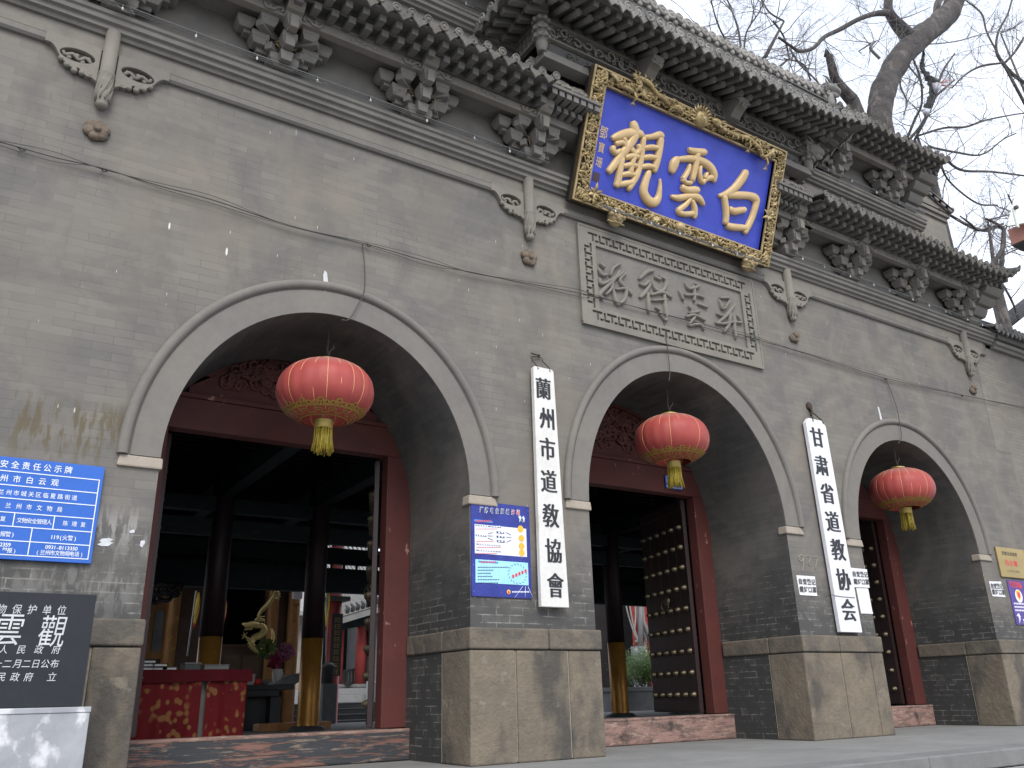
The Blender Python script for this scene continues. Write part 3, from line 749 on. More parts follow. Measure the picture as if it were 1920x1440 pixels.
# upper walls
MB().box(XL, XR, .004, 1.7, 6.252, 7.55).build('bracket_wall', M['upper'], gate)
MB().box(2*GX-13.30, 13.30, .004, 1.6, 7.552, 9.6).build('upper_wall', M['upper'], gate)
mb = MB()
for x0, x1 in ((9.1, 13.32), (2*GX-13.32, 5.06)):
    mb = MB(); mb.extr_x([(.01, 8.08), (-.05, 8.08), (-.06, 8.11), (-.098, 8.12), (-.098, 8.165), (-.134, 8.177), (-.134, 8.225), (-.15, 8.235), (-.15, 8.275), (.01, 8.30)], x0, x1)
    mb.build('upper_ledge', M['trim'], gate, .004)
# stepped corbels that close the tiers at their outer ends
def corbel(x0, x1, z0):
    mb = MB()
    for k, (ya, zb, zt) in enumerate(((-.16, z0, z0+.155), (-.28, z0+.158, z0+.31), (-.42, z0+.313, z0+.45), (-.56, z0+.453, z0+.58))):
        n = 7; pr = [(.0, zb)]+[(ya+.10-(.10)*math.sin(PI*.5*(.15+.85*i/n)), zb+(zt-zb)*i/n) for i in range(n+1)]+[(.0, zt)]
        mb.extr_x(pr, x0-(k-1)*.012, x1+k*.05)
    return mb
for x0, x1, z0 in ((14.02, 14.36, 6.42), (12.72, 13.05, 8.28)):
    corbel(x0, x1, z0).build('corbel', M['trim'], gate, .01)
    mb = corbel(x0, x1, z0); mb.v = [V((2*GX-p.x, p.y, p.z)) for p in mb.v]; mb.build('corbel', M['trim'], gate, .01)
# upturned ornament at the outer eave corner
mb = MB(); mb.tube([(14.25, -.6, 7.27), (14.42, -.78, 7.24), (14.55, -.86, 7.28), (14.60, -.88, 7.36)], [.07, .06, .045, .015], 7); mb.tube([(14.35, -.45, 7.0), (14.52, -.52, 6.99), (14.60, -.53, 7.06)], [.05, .05, .02], 6)
mb.build('eave_ornament', M['tile'], gate)
# outer end piers of the upper tier with their own small tiled slopes
for s_ in (1, -1):
    fx = lambda x: x if s_ > 0 else 2*GX-x
    x0, x1 = sorted((fx(13.302), fx(14.33)))
    MB().box(x0, x1, .06, 1.5, 7.552, 8.60).build('end_pier', M['sidebrick'], gate)
    MB().box(x0, x1+.02, .02, 1.52, 8.60, 8.68).box(x0, x1+.05, -.02, 1.55, 8.68, 8.75).build('pier_cornice', M['trim'], gate, .004)
    MB().box(x0, x1, .04, 1.5, 8.02, 8.06).build('pier_band', M['trim'], gate)
    eave((fx(14.36), -.06, 8.79) if s_ > 0 else (fx(14.36), 1.5, 8.79), (fx(14.36), 1.5, 8.79) if s_ > 0 else (fx(14.36), -.06, 8.79), (-s_, 0, 0), 8.79, .98, .30, gate, tsp=.15, sp=9)
    pr = [(fx(13.33), 8.77), (fx(14.36), 8.77), (fx(13.33), 9.10)]
    MB().prism(pr, -.03, .02).build('verge', M['trim'], gate)
    mb = MB()
    for k in range(6):
        t = k/5; mb.lathe((fx(14.33-t*.95), -.06, 8.83+t*.30), [(.07, 0), (.07, .025), (.04, .03)], 12, 0, (0, -1, .1))
        mb.tube([(fx(14.33-t*.95), -.02, 8.86+t*.3), (fx(14.33-t*.95), .5, 8.86+t*.3)], .06, 8)
    mb.build('verge_tiles', M['tile'], gate)

# ------------------------------------------------------------------ projecting middle bay
CX0, CX1, CY = 4.74, 2*GX-4.74, -.60
rnd = random.Random(5)
mb = MB()
mb.box(CX0-.02, CX1+.02, CY-.06, CY+.12, 7.53, 7.635)                     # lower board
for x in (CX0, CX1): mb.box(x-.09, x+.09, CY+.121, .0, 7.53, 7.633)
mb.build('bay_lower_beam', M['trim'], gate, .006)
mb = MB().box(CX0+.1, CX1-.1, CY+.03, CY+.09, 7.637, 7.86); 
for k in range(6):
    xa = CX0+.35+k*.75
    fr = frame((xa, CY+.03, 7.665), (1, 0, 0), (0, 0, 1), (0, -1, 0)); curls(mb, fr, lambda r: (r.uniform(.03, .52), r.uniform(.03, .14)), 16, .04, .011, rnd, 0, .02)
mb.build('bay_recess_panel', M['eave'], gate)
fz = MB()
for x0, x1 in ((CX0+.06, 6.22), (6.40, 7.76), (7.94, CX1-.06)):
    fz.box(x0, x1, CY+.02, CY+.08, 7.865, 8.135, 1)
    for za, zb in ((7.865, 7.885), (8.115, 8.135)): fz.box(x0, x1, CY-.03, CY+.022, za, zb)
    for xa in (x0, x1-.02): fz.box(xa, xa+.02, CY-.03, CY+.022, 7.886, 8.114)
    nn = int((x1-x0)/.16)
    for k in range(nn):       # running scroll
        xa = x0+.09+k*(x1-x0-.18)/max(1, nn-1); sg = 1 if k % 2 else -1
        fz.tube([(xa+(.078*(1-.7*t))*math.cos(sg*6*t+k), CY-.02-.012*math.sin(PI*t), 8.0+sg*.025+(.078*(1-.7*t))*math.sin(sg*6*t+k)) for t in [i/11 for i in range(12)]], [.017*(1-.4*i/11) for i in range(12)], 5)
    fr = frame((x0, CY+.01, 7.89), (1, 0, 0), (0, 0, 1), (0, -1, 0)); curls(fz, fr, lambda r: (r.uniform(.05, x1-x0-.05), r.uniform(.02, .2)), int((x1-x0)*34), .034, .010, rnd, 0, .03)
o = fz.build('carved_frieze', [M['trimw'], M['eave']], gate)
for x, ds in ((6.31, 0), (7.85, 0)):       # carved beam noses between the frieze panels
    mb = MB(); mb.extr_x([(CY+.1, 7.83), (CY-.12, 7.86), (CY-.20, 7.93), (CY-.30, 7.97), (CY-.33, 8.05), (CY-.28, 8.12), (CY-.18, 8.16), (CY+.1, 8.17)], x-.085, x+.085)
    fr = frame((x-.085, CY-.30, 7.9), (1, 0, 0), (0, .2, 1), (0, -1, 0)); curls(mb, fr, lambda r: (r.uniform(.0, .17), r.uniform(.0, .2)), 12, .035, .012, rnd, 0, .03)
    mb.build('beam_nose', M['trimw'], gate, .01)
def dragon_head(x, y, z, sx, k=1.0, mat='trimw', parent=None, name='dragon_head'):
    mb = MB(); P = lambda a, b, c: V((x+sx*a*k, y+b*k, z+c*k))
    mb.tube([P(-.05, .0, .02), P(.05, -.03, .03), P(.14, -.05, .035), P(.22, -.06, .02), P(.27, -.065, .03)], [.085*k, .10*k, .085*k, .06*k, .035*k], 9)
    mb.tube([P(.04, -.02, -.05), P(.14, -.05, -.07), P(.23, -.06, -.055)], [.055*k, .05*k, .025*k], 7)
    for s_ in (-1, 1):
        mb.tube([P(.04, -.03+s_*.06, .10), P(-.03, -.0+s_*.09, .18), P(-.12, .03+s_*.10, .20)], [.024*k, .018*k, .006*k], 5)
        mb.lathe(P(.13, -.05+s_*.055, .085), [(.022*k, -.015*k), (.028*k, .0), (.02*k, .02*k), (.004, .028*k)], 8)
        for q in range(4): mb.tube([P(-.02-.02*q, s_*.07, .06-.05*q), P(-.10-.02*q, s_*.11, .05-.06*q), P(-.15, s_*.12, .09-.06*q)], [.02*k, .016*k, .004*k], 5)
    mb.tube([P(.24, -.06, .05), P(.29, -.07, .09), P(.27, -.06, .12)], [.02*k, .016*k, .005*k], 5)
    return mb.build(name, M[mat], parent or gate)
dragon_head(CX1+.05, CY-.02, 7.98, 1, 1.05)
# lotus hanging posts at the two front corners
for x in (CX0-.02, CX1+.02):
    pr = [(.05, 8.20), (.055, 8.12), (.085, 8.10), (.09, 8.05), (.05, 8.02), (.095, 7.97), (.10, 7.91), (.055, 7.88), (.09, 7.85), (.095, 7.79), (.06, 7.76), (.075, 7.72), (.06, 7.66), (.06, 7.60)]
    mb = MB().lathe((x, CY-.02, 0), pr[::-1], 12)
    for zz in (8.06, 7.93, 7.81):
        for q in range(8): mb.lathe((x+.085*math.cos(q*PI/4), CY-.02+.085*math.sin(q*PI/4), zz), [(.03, -.035), (.035, 0), (.02, .035)], 6)
    mb.build('lotus_post', M['trimw'], gate)
# side returns of the bay
for x in (CX0, CX1):
    mb = MB().box(x-.03, x+.03, CY+.1, -.0, 7.87, 7.90).box(x-.03, x+.03, CY+.1, -.0, 8.10, 8.13).box(x-.01, x+.01, CY+.1, .0, 7.90, 8.10, 1)
    for k in range(5):
        y = CY+.15+k*.09; s_ = -1 if x < GX else 1
        mb.box(x+s_*.01-.014, x+s_*.01+.014, y, y+.018, 7.90, 8.10); mb.box(x+s_*.01-.012, x+s_*.01+.012, y+.018, y+.09, 7.985+.03*(k % 2), 8.0+.03*(k % 2))
    mb.build('side_lattice', [M['trim'], M['eave']], gate)
# carved stone returns above the inner ends of the lower eaves
for s_ in (-1, 1):
    fx = lambda x: x if s_ < 0 else 2*GX-x
    x0, x1 = sorted((fx(4.80), fx(5.52)))
    mb = MB(); mb.hexa([(x0, -.62, 7.17), (x1, -.62, 7.17), (x1, -.1, 7.30), (x0, -.1, 7.30), (x0, -.40, 7.48), (x1, -.40, 7.48), (x1, -.1, 7.48), (x0, -.1, 7.48)])
    fr = frame((x0, -.63, 7.19), (1, 0, 0), (0, .6, .8), (0, -.8, .6)); curls(mb, fr, lambda r: (r.uniform(.02, x1-x0-.02), r.uniform(.02, .34)), 60, .055, .016, rnd, 0, .035)
    mb.build('carved_return', M['trimw'], gate)
    mb = MB()
    for k in range(7):
        xx = x0+.05+k*(x1-x0-.1)/6; mb.box(xx-.035, xx+.035, -.66, -.2, 7.05, 7.125); mb.box(xx-.03+.05, xx+.03+.05, -.52, -.2, 6.96, 7.03)
    mb.box(x0, x1, -.68, -.1, 7.127, 7.168); mb.build('dentils', M['raft'], gate)
    MB().box(x0-.02, x1+.3, -.38, -.02, 6.87, 7.02).build('return_beam', M['trim'], gate)
# wide eaves of the bay
EX0, EX1, EY, EZ = 4.18, 2*GX-4.18, -1.26, 8.10
wu = lambda L: (lambda s: .20*max(0, 1-min(s, L-s)/1.3)**2)
MB().box(CX0, CX1, CY-.02, CY+.12, 8.14, 8.40).build('bay_purlin', M['eave'], gate)
for x in (CX0, CX1): MB().box(x-.06, x+.06, CY+.12, 0, 8.14, 8.38).build('bay_purlin', M['eave'], gate)
eave((EX0, EY, EZ), (EX1, EY, EZ), (0, 1, 0), EZ, .78, .42, gate, wu(EX1-EX0), True, True, round_low=True, blocky=2, sp=.168, tsp=.165, disc=.066)
eave((EX0, .10, EZ), (EX0, EY, EZ), (1, 0, 0), EZ, .66, .42, gate, lambda s: .20*max(0, 1-(1.36-s)/1.3)**2, False, True, sp=.168, tsp=.165, disc=.066)
eave((EX1, EY, EZ), (EX1, .10, EZ), (-1, 0, 0), EZ, .66, .42, gate, lambda s: .20*max(0, 1-s/1.3)**2, True, False, sp=.168, tsp=.165, disc=.066)
for x, s_ in ((EX0, 1), (EX1, -1)):
    mb = MB(); mb.beam((x+s_*.66, EY+.70, EZ+.18), (x-s_*.02, EY-.02, EZ+.16), .11, .13); mb.build('hip_rafter', M['raft'], gate)
# ridge wall with rosette crest behind the bay eave, dragon finials on its ends
RX0, RX1, RY = 4.35, 2*GX-4.35, -.86
mb = MB(); mb.box(RX0, RX1, RY-.03, RY+.05, 8.25, 8.86); mb.box(RX0, RX1, RY-.05, RY+.07, 8.80, 8.83); mb.build('roof_ridge', M['eave'], gate)
mb = MB(); n = int((RX1-RX0)/.15)
for i in range(n+1):
    x = RX0+(RX1-RX0)*i/n; zz = 8.885+.10*abs((x-GX)/(RX1-GX))**3+rnd.uniform(-.01, .01)
    mb.lathe((x, RY-.05, zz), [(.078, -.02), (.082, .015), (.055, .03), (.05, .018), (.03, .02), (.02, .035), (.002, .037)], 14, 0, (rnd.uniform(-.15, .15), -1, .05))
    mb.tube([(x, RY-.04, zz), (x, RY+.3, zz+.05)], .055, 8)
    mb.lathe((x+.075, RY-.03, zz-.075), [(.05, -.01), (.045, .02), (.02, .03)], 9, 0, (0, -1, 0))
mb.build('ridge_rosettes', M['rosette'], gate)
mb = MB(); mb.extr_x([(RY+.02, 8.86), (RY+.5, 8.95), (RY+.9, 9.4), (RY+.05, 9.1), ], RX0+.3, RX1-.3); mb.v = [V((p.x, p.y, min(p.z, 8.98))) for p in mb.v]; mb.build('roof_back', M['darkroof'], gate)
for x, s_ in ((RX1+.02, 1), (RX0-.02, -1)):
    dragon_head(x-.02*s_, RY-.02, 9.04, s_, .95, 'tile', gate, 'ridge_dragon')
    mb = MB(); P = lambda a, b, c: V((x+s_*a*.66, RY+b*.66, 8.88+c*.6))
    mb.tube([P(-.30, 0, .02), P(-.18, 0, .10), P(-.08, 0, .20), P(.0, 0, .28)], [.035, .06, .08, .08], 8)
    mb.tube([P(-.42, 0, .04), P(-.30, -.06, .2), P(-.16, -.08, .26), P(-.10, -.08, .16)], [.02, .035, .035, .015], 6)
    mb.tube([P(.02, 0, -.3), P(.05, -.03, -.1), P(.05, -.02, .1), P(.02, 0, .25)], [.07, .08, .08, .07], 8)
    for q in range(5): mb.tube([P(-.1-.07*q, -.02, .2), P(-.13-.08*q, -.02, .32), P(-.2-.08*q, -.02, .36-.03*q)], [.02, .015, .004], 5)
    mb.build('ridge_finial', M['tile'], gate)

# ------------------------------------------------------------------ side walls with tile copings
for s_ in (1, -1):
    fx = lambda x: x if s_ > 0 else XL-(x-14.6)
    x0, x1 = sorted((fx(14.602), fx(15.9)))
    sw = thing('side_wall', 'low brick side wall with tile coping adjoining the far end of the gate' if s_ > 0 else 'low brick side wall with tile coping adjoining the near end of the gate', 'wall', ((x0+x1)/2, .8, 0))
    MB().box(x0, x1, .012, 1.6, 0, 6.14).build('wall', M['sidebrick'], sw)
    xa, xb = sorted((fx(14.77), fx(16.02)))
    MB().extr_x([(.01, 6.14), (-.06, 6.14), (-.07, 6.19), (-.12, 6.20), (-.12, 6.27), (.01, 6.28)], xa, xb).build('cornice', M['trim'], sw, .004)
    eave((x0, -.24, 6.42), (x1+.1, -.24, 6.42), (0, 1, 0), 6.42, .7, .38, sw, sp=9, tsp=.13, disc=.06)
    MB().box(xa, xb, -.17, .8, 6.285, 6.40).build('cornice', M['eave'], sw)
    MB().box(*sorted((fx(15.902), fx(15.98))), .0, 1.62, 5.6, 6.13).build('corner_pilaster', M['sidebrick'], sw)
# coursed brick patch at the right end of the front wall
MB().box(14.15, 14.602, -.004, .01, 4.2, 5.92).build('bare_brickwork', M['sidebrick'], gate)

# ------------------------------------------------------------------ carved tablet over the middle arch
TX0, TX1, TZ0, TZ1 = 5.585, 8.56, 4.60, 5.87
bw = .235
def slot(cx, cz, p, d, inv):     # a T-shaped slot of the key pattern, d = 'h' along the border, rotated for the sides
    t = .036
    T = [(-p*.46, .062), (p*.46, .062), (p*.46, .062-t), (t/2, .062-t), (t/2, -.058), (-t/2, -.058), (-t/2, .062-t), (-p*.46, .062-t)]
    if inv: T = [(u, -v) for u, v in T]
    if d == 'v': T = [(v, u) for u, v in T]
    return [(cx+u, cz+v) for u, v in T]
loops = [[(TX0, TZ0), (TX1, TZ0), (TX1, TZ1), (TX0, TZ1)], [(TX0+bw, TZ0+bw*.92), (TX1-bw, TZ0+bw*.92), (TX1-bw, TZ1-bw*.92), (TX0+bw, TZ1-bw*.92)]]
nh = 25
for zc in (TZ0+.115, TZ1-.115):
    for k in range(nh):
        p = (TX1-TX0-.30)/nh; loops.append(slot(TX0+.15+(k+.5)*p, zc, p*1.55, 'h', k % 2))
nv = 9
for xc in (TX0+.118, TX1-.118):
    for k in range(nv):
        p = (TZ1-TZ0-.44)/nv; loops.append(slot(xc, TZ0+.22+(k+.5)*p, p*1.5, 'v', k % 2))
mb = MB(); mb.mesh(curve2d(loops, .030, .003), lambda q: V((q.x, -.018-q.z, q.y)))
for za, zb in ((TZ0-.03, TZ0-.001), (TZ1+.001, TZ1+.025)): mb.box(TX0-.02, TX1+.02, -.042, 0, za, zb)
for xa in (TX0-.028, TX1+.003): mb.box(xa, xa+.025, -.042, 0, TZ0-.001, TZ1+.001)
ct = mb.build('carved_tablet', M['trimw'], gate)
MB().box(TX0, TX1, -.006, -.001, TZ0, TZ1).build('tablet_ground', M['trim'], ct)
def px2(sc, ox, oy, y):          # strokes noted on an enlarged crop of the photograph -> (x, z) on the plane Y = y
    def f(L):
        r = []
        for q in L:
            p = at(ox+q[0]/sc, oy+q[1]/sc, y); r.append((p.x, p.z, q[2]))
        return r
    return f
CH = {
 'lu': [[(300, 455, 13), (345, 497, 16)], [(283, 505, 10), (318, 562, 13), (372, 556, 10)], [(392, 572, 10), (420, 500, 13), (492, 458, 9)], [(297, 590, 12), (308, 640, 16), (372, 622, 13), (470, 568, 14), (520, 530, 9)],
        [(482, 520, 12), (430, 602, 14), (300, 732, 17), (332, 772, 9)], [(540, 540, 9), (480, 612, 15), (560, 705, 18), (592, 745, 10)], [(420, 620, 10), (400, 690, 12), (350, 742, 10)], [(420, 690, 12), (440, 790, 17), (472, 838, 13)], [(445, 692, 9), (532, 690, 14), (522, 780, 14), (462, 832, 12)]],
 'de': [[(652, 602, 11), (722, 535, 18), (790, 522, 10)], [(655, 640, 10), (700, 655, 13), (742, 610, 10)], [(762, 640, 9), (702, 722, 17), (660, 768, 12)], [(730, 720, 13), (735, 830, 15), (740, 905, 11)], [(792, 578, 12), (852, 602, 17)], [(772, 620, 9), (802, 692, 14), (870, 700, 14), (897, 612, 16), (832, 568, 10)],
        [(758, 742, 9), (860, 718, 15), (950, 768, 13)], [(880, 728, 13), (890, 850, 17), (896, 968, 12), (830, 902, 6)], [(768, 792, 8), (912, 782, 11)], [(800, 850, 8), (838, 882, 12)]],
 'yun': [[(1065, 628, 10), (1100, 684, 15), (1190, 662, 15), (1150, 636, 8)], [(1142, 650, 12), (1150, 730, 14), (1148, 800, 14)], [(1010, 698, 9), (1056, 792, 16)], [(1058, 742, 12), (1180, 745, 13), (1240, 770, 10)], [(1180, 820, 9), (1270, 852, 16)], [(1098, 838, 9), (1120, 870, 12)], [(1100, 905, 9), (1200, 888, 14)], [(1075, 938, 13), (1150, 922, 13), (1248, 972, 13)], [(1162, 932, 11), (1102, 1012, 14), (1200, 1005, 12), (1240, 1058, 12)]],
 'sheng': [[(1372, 780, 9), (1402, 872, 15)], [(1380, 768, 9), (1450, 768, 13), (1466, 792, 10), (1430, 852, 12)], [(1400, 872, 9), (1442, 848, 9)], [(1520, 818, 9), (1440, 922, 16), (1352, 1000, 10)], [(1350, 908, 10), (1402, 932, 13)], [(1340, 992, 11), (1420, 1000, 13), (1500, 985, 12), (1582, 992, 12)], [(1470, 880, 13), (1462, 1000, 15), (1412, 1076, 12)], [(1510, 930, 12), (1512, 1060, 16), (1526, 1138, 10)], [(1535, 918, 8), (1580, 998, 11)]],
}
cv = px2(4.8, 1060, 400, -.006); KW = 1/4.8*.0082
for key in CH:
    mb = MB()
    for st_ in CH[key]: stroke(mb, [(u, v, wd*KW*1.0) for u, v, wd in cv(st_)], lambda u, v, n_: V((u, -.005-n_, v)), .05, n=6)
    mb.build('carved_character', M['trimw'], ct)
# ------------------------------------------------------------------ doors in the three arches (parts of the gate)
DOORS = [(1.21, 1.475, 3.775, 4.06, 3.08, 3.40), (5.52, 5.80, 8.375, 8.63, 3.09, 3.44), (10.095, 10.38, 12.66, 12.945, 3.14, 3.46)]
rnd = random.Random(3)
for k, (xa, ia, ib, xb, zb, zt) in enumerate(DOORS):
    a = ARCH[k]
    fr_ = MB()
    for p, q in ((xa+.001, ia), (ib, xb-.001)): fr_.box(p, q, 1.285, 1.44, .30, zb)
    fr_.box(xa+.001, xb-.001, 1.28, 1.44, zb, zt); fr_.box(xa+.001, xb-.001, 1.262, 1.30, zt+.001, zt+.05)
    df = fr_.build('door_frame', M['red'], gate, .008)
    MB().box(xa+.001, xb-.001, 1.19, 1.40, .0, .285).build('threshold', M['sill'] if k == 0 else M['sill2'], gate, .022, segs=3); MB().box(xa+.001, xb-.001, 1.184, 1.405, .262, .292).build('threshold_cap', M['sill2'], gate, .010)
    # carved lunette over the lintel
    ty = MB(); inner = [(x, z) for x, z, _, _ in arc(a, -.003, 40) if z > zt+.05]
    inner = [(inner[0][0], zt+.051)]+inner+[(inner[-1][0], zt+.051)]
    ty.prism(inner, 1.36, 1.40, 0)
    big = [(x, z) for x, z, _, _ in arc(a, -.003, 40) if z > zt+.052]; small = [(a[0]+(x-a[0])*.80, zt+.17+(z-zt)*.74) for x, z in big]
    n = len(big); b0 = ty.add([(x, 1.325, z) for x, z in big]); s0 = ty.add([(x, 1.325, z) for x, z in small]); s1 = ty.add([(x, 1.36, z) for x, z in small])
    for i in range(n-1):
        ty.face((b0+i, b0+i+1, s0+i+1, s0+i), 1); ty.face((s0+i, s0+i+1, s1+i+1, s1+i), 1)
    sx0, sx1 = small[0][0], small[-1][0]; top = max(z for _, z in small)
    ty.box(big[0][0], big[-1][0], 1.325, 1.36, zt+.051, small[0][1], 1)
    frm = frame((0, 1.36, 0), (1, 0, 0), (0, 0, 1), (0, -1, 0))
    def area(r):
        for _ in range(30):
            u = r.uniform(sx0+.06, sx1-.06); v = r.uniform(zt+.2, top-.04)
            e = (u-a[0])/(a[1]*.78); zz = a[2]+a[3]*math.sqrt(max(0, 1-e*e)); zz = zt+.17+(zz-zt)*.74
            if v < zz-.05: return u, v
        return None
    curls(ty, frm, area, 120 if k == 0 else 150, .085, .019, rnd, 0, .05, 1.3)
    ty.build('carved_lunette', [M['redcarve'], M['red']], gate)
    # door leaves swung inward
    for s_, hx, ang in ((1, ib-.02, (-24.6, -14, -5)[k]), (-1, ia+.02, -22)):
        W_ = (ib-ia)/2-.03; H_ = zb-.32
        R_ = Matrix.Translation((hx, 1.45, .31)) @ Matrix.Rotation(math.radians(ang)*s_*-1*-1, 4, 'Z')
        # local: x = thickness towards the opening, y = width away from the hinge
        lf = MB(); sg = -s_
        P = lambda u, t, v: R_ @ V((sg*t, u, v))
        for q in range(5):
            u0, u1 = W_*q/5+.002, W_*(q+1)/5-.002
            lf.hexa([P(u0, 0, 0), P(u1, 0, 0), P(u1, .055, 0), P(u0, .055, 0), P(u0, 0, H_), P(u1, 0, H_), P(u1, .055, H_), P(u0, .055, H_)])
        for v0, v1 in ((.02, .14), (H_-.14, H_-.02)):
            lf.hexa([P(.01, .056, v0), P(W_-.01, .056, v0), P(W_-.01, .064, v0), P(.01, .064, v0), P(.01, .056, v1), P(W_-.01, .056, v1), P(W_-.01, .064, v1), P(.01, .064, v1)])
        o = lf.build('door_leaf', M['doorleaf'], gate, .004)
        nx = (R_.to_3x3() @ V((sg, 0, 0)))
        first = None
        for r in range(9):
            for c in range(6):
                p = P(.10+c*(W_-.2)/5, .055, .22+r*.272)
                if first is None:
                    st_ = MB().lathe(p, [(.040, -.002), (.043, .008), (.036, .014), (.034, .03), (.024, .05), (.010, .062), (.002, .064)], 12, 0, nx)
                    first = st_.build('door_stud', M['stud'], o); p0 = p
                else:
                    c_ = first.copy(); COL.objects.link(c_); c_.location = p-p0
        kp = P(.60, .06, .22+4.5*.272)
        kn = MB().lathe(kp, [(.07, -.004), (.072, .01), (.05, .03), (.03, .05)], 12, 0, nx)
        kn.tube([kp+nx*.05+V((0, .07*math.sin(t), -.06-.07*math.cos(t)+.0)) for t in [2*PI*i/14 for i in range(15)]], .008, 5); kn.build('knocker', M['stud'], o)

# ------------------------------------------------------------------ the blue name plaque
BL, BR, TL, TR = at(1070, 373, -.19), at(1440, 502, -.19), at(1117, 120, -.78), at(1475, 285, -.78)
PU = V((1, 0, 0)); xm0 = (BL.x+TL.x)/2; xm1 = (BR.x+TR.x)/2; PW = xm1-xm0
zb_, zt_ = (BL.z+BR.z)/2, (TL.z+TR.z)/2
PO = V((xm0, -.19, zb_)); PVv = V((0, -.59, zt_-zb_)); PH = PVv.length; PVv.normalize(); PN = PU.cross(PVv)   # faces down and out
if PN.y > 0: PN = -PN
pf = frame(PO, PU, PVv, PN)
def puv(px, py):
    d = ray(px, py); t = (PO-CAM).dot(PN)/d.dot(PN); q = CAM+d*t-PO; return q.dot(PU), q.dot(PVv)
plq = thing('name_plaque', 'blue plaque with three raised gold characters in a carved gold frame above the middle arch', 'plaque', PO)
inn = [puv(1040+x/3.2729, 100+y/3.2729) for x, y in ((318, 205), (1358, 668), (1255, 1210), (205, 832))]
il = (inn[0][0]+inn[3][0])/2; ir = (inn[1][0]+inn[2][0])/2; ib_ = (inn[2][1]+inn[3][1])/2; it = (inn[0][1]+inn[1][1])/2
def pbox(mb, u0, u1, v0, v1, n0, n1, m=0):
    mb.hexa([pf(u0, v0, n0), pf(u1, v0, n0), pf(u1, v1, n0), pf(u0, v1, n0), pf(u0, v0, n1), pf(u1, v0, n1), pf(u1, v1, n1), pf(u0, v1, n1)], m)
mb = MB(); pbox(mb, 0, PW, 0, PH, -.13, -.065); mb.build('backing', M['black'], plq, .006)
mb = MB(); pbox(mb, il-.01, ir+.01, ib_-.01, it+.01, -.064, -.045); mb.build('field', M['blue'], plq)
mb = MB()
for (u0, u1, v0, v1) in ((0, il, 0, PH), (ir, PW, 0, PH), (il+.0005, ir-.0005, 0, ib_), (il+.0005, ir-.0005, it, PH)): pbox(mb, u0, u1, v0, v1, -.064, -.004)
fr_o = mb.build('frame', M['goldb'], plq)
mb = MB(); t = .028
for (u0, u1, v0, v1) in ((0, t, 0, PH), (PW-t, PW, 0, PH), (t, PW-t, 0, t), (t, PW-t, PH-t, PH)): pbox(mb, u0, u1, v0, v1, -.003, .022)
for (u0, u1, v0, v1) in ((il-t, il, ib_-t, it+t), (ir, ir+t, ib_-t, it+t), (il, ir, ib_-t, ib_), (il, ir, it, it+t)): pbox(mb, u0, u1, v0, v1, -.05, .018)
mb.build('frame_moulding', M['goldedge'], fr_o, .008)
rnd = random.Random(21)
def fa(side):
    def f(r):
        if side == 0: return r.uniform(.045, il-.045), r.uniform(.06, PH-.06)
        if side == 1: return r.uniform(ir+.045, PW-.045), r.uniform(.06, PH-.06)
        if side == 2: return r.uniform(.06, PW-.06), r.uniform(.045, ib_-.045)
        return r.uniform(.06, PW-.06), r.uniform(it+.045, PH-.045)
    return f
mb = MB()
for side, cnt in ((0, 150), (1, 150), (2, 250), (3, 250)):
    curls(mb, pf, fa(side), cnt, .042, .0125, rnd, 0, .028, .9)
    for _ in range(int(cnt*.55)):         # leaves, petals and round fruits
        u, v = fa(side)(rnd); a = rnd.uniform(0, 2*PI); L = rnd.uniform(.03, .07)
        if rnd.random() < .4: mb.lathe(pf(u, v, 0), [(.026, -.004), (.025, .012), (.016, .026), (.004, .032)], 8, 0, PN)
        else: mb.tube([pf(u-L*math.cos(a)*q, v-L*math.sin(a)*q, .012+.03*(1-abs(q))) for q in (-1, -.5, 0, .5, 1)], [.003, .014, .018, .013, .002], 6)
mb.build('frame_carving', M['goldc'], fr_o)
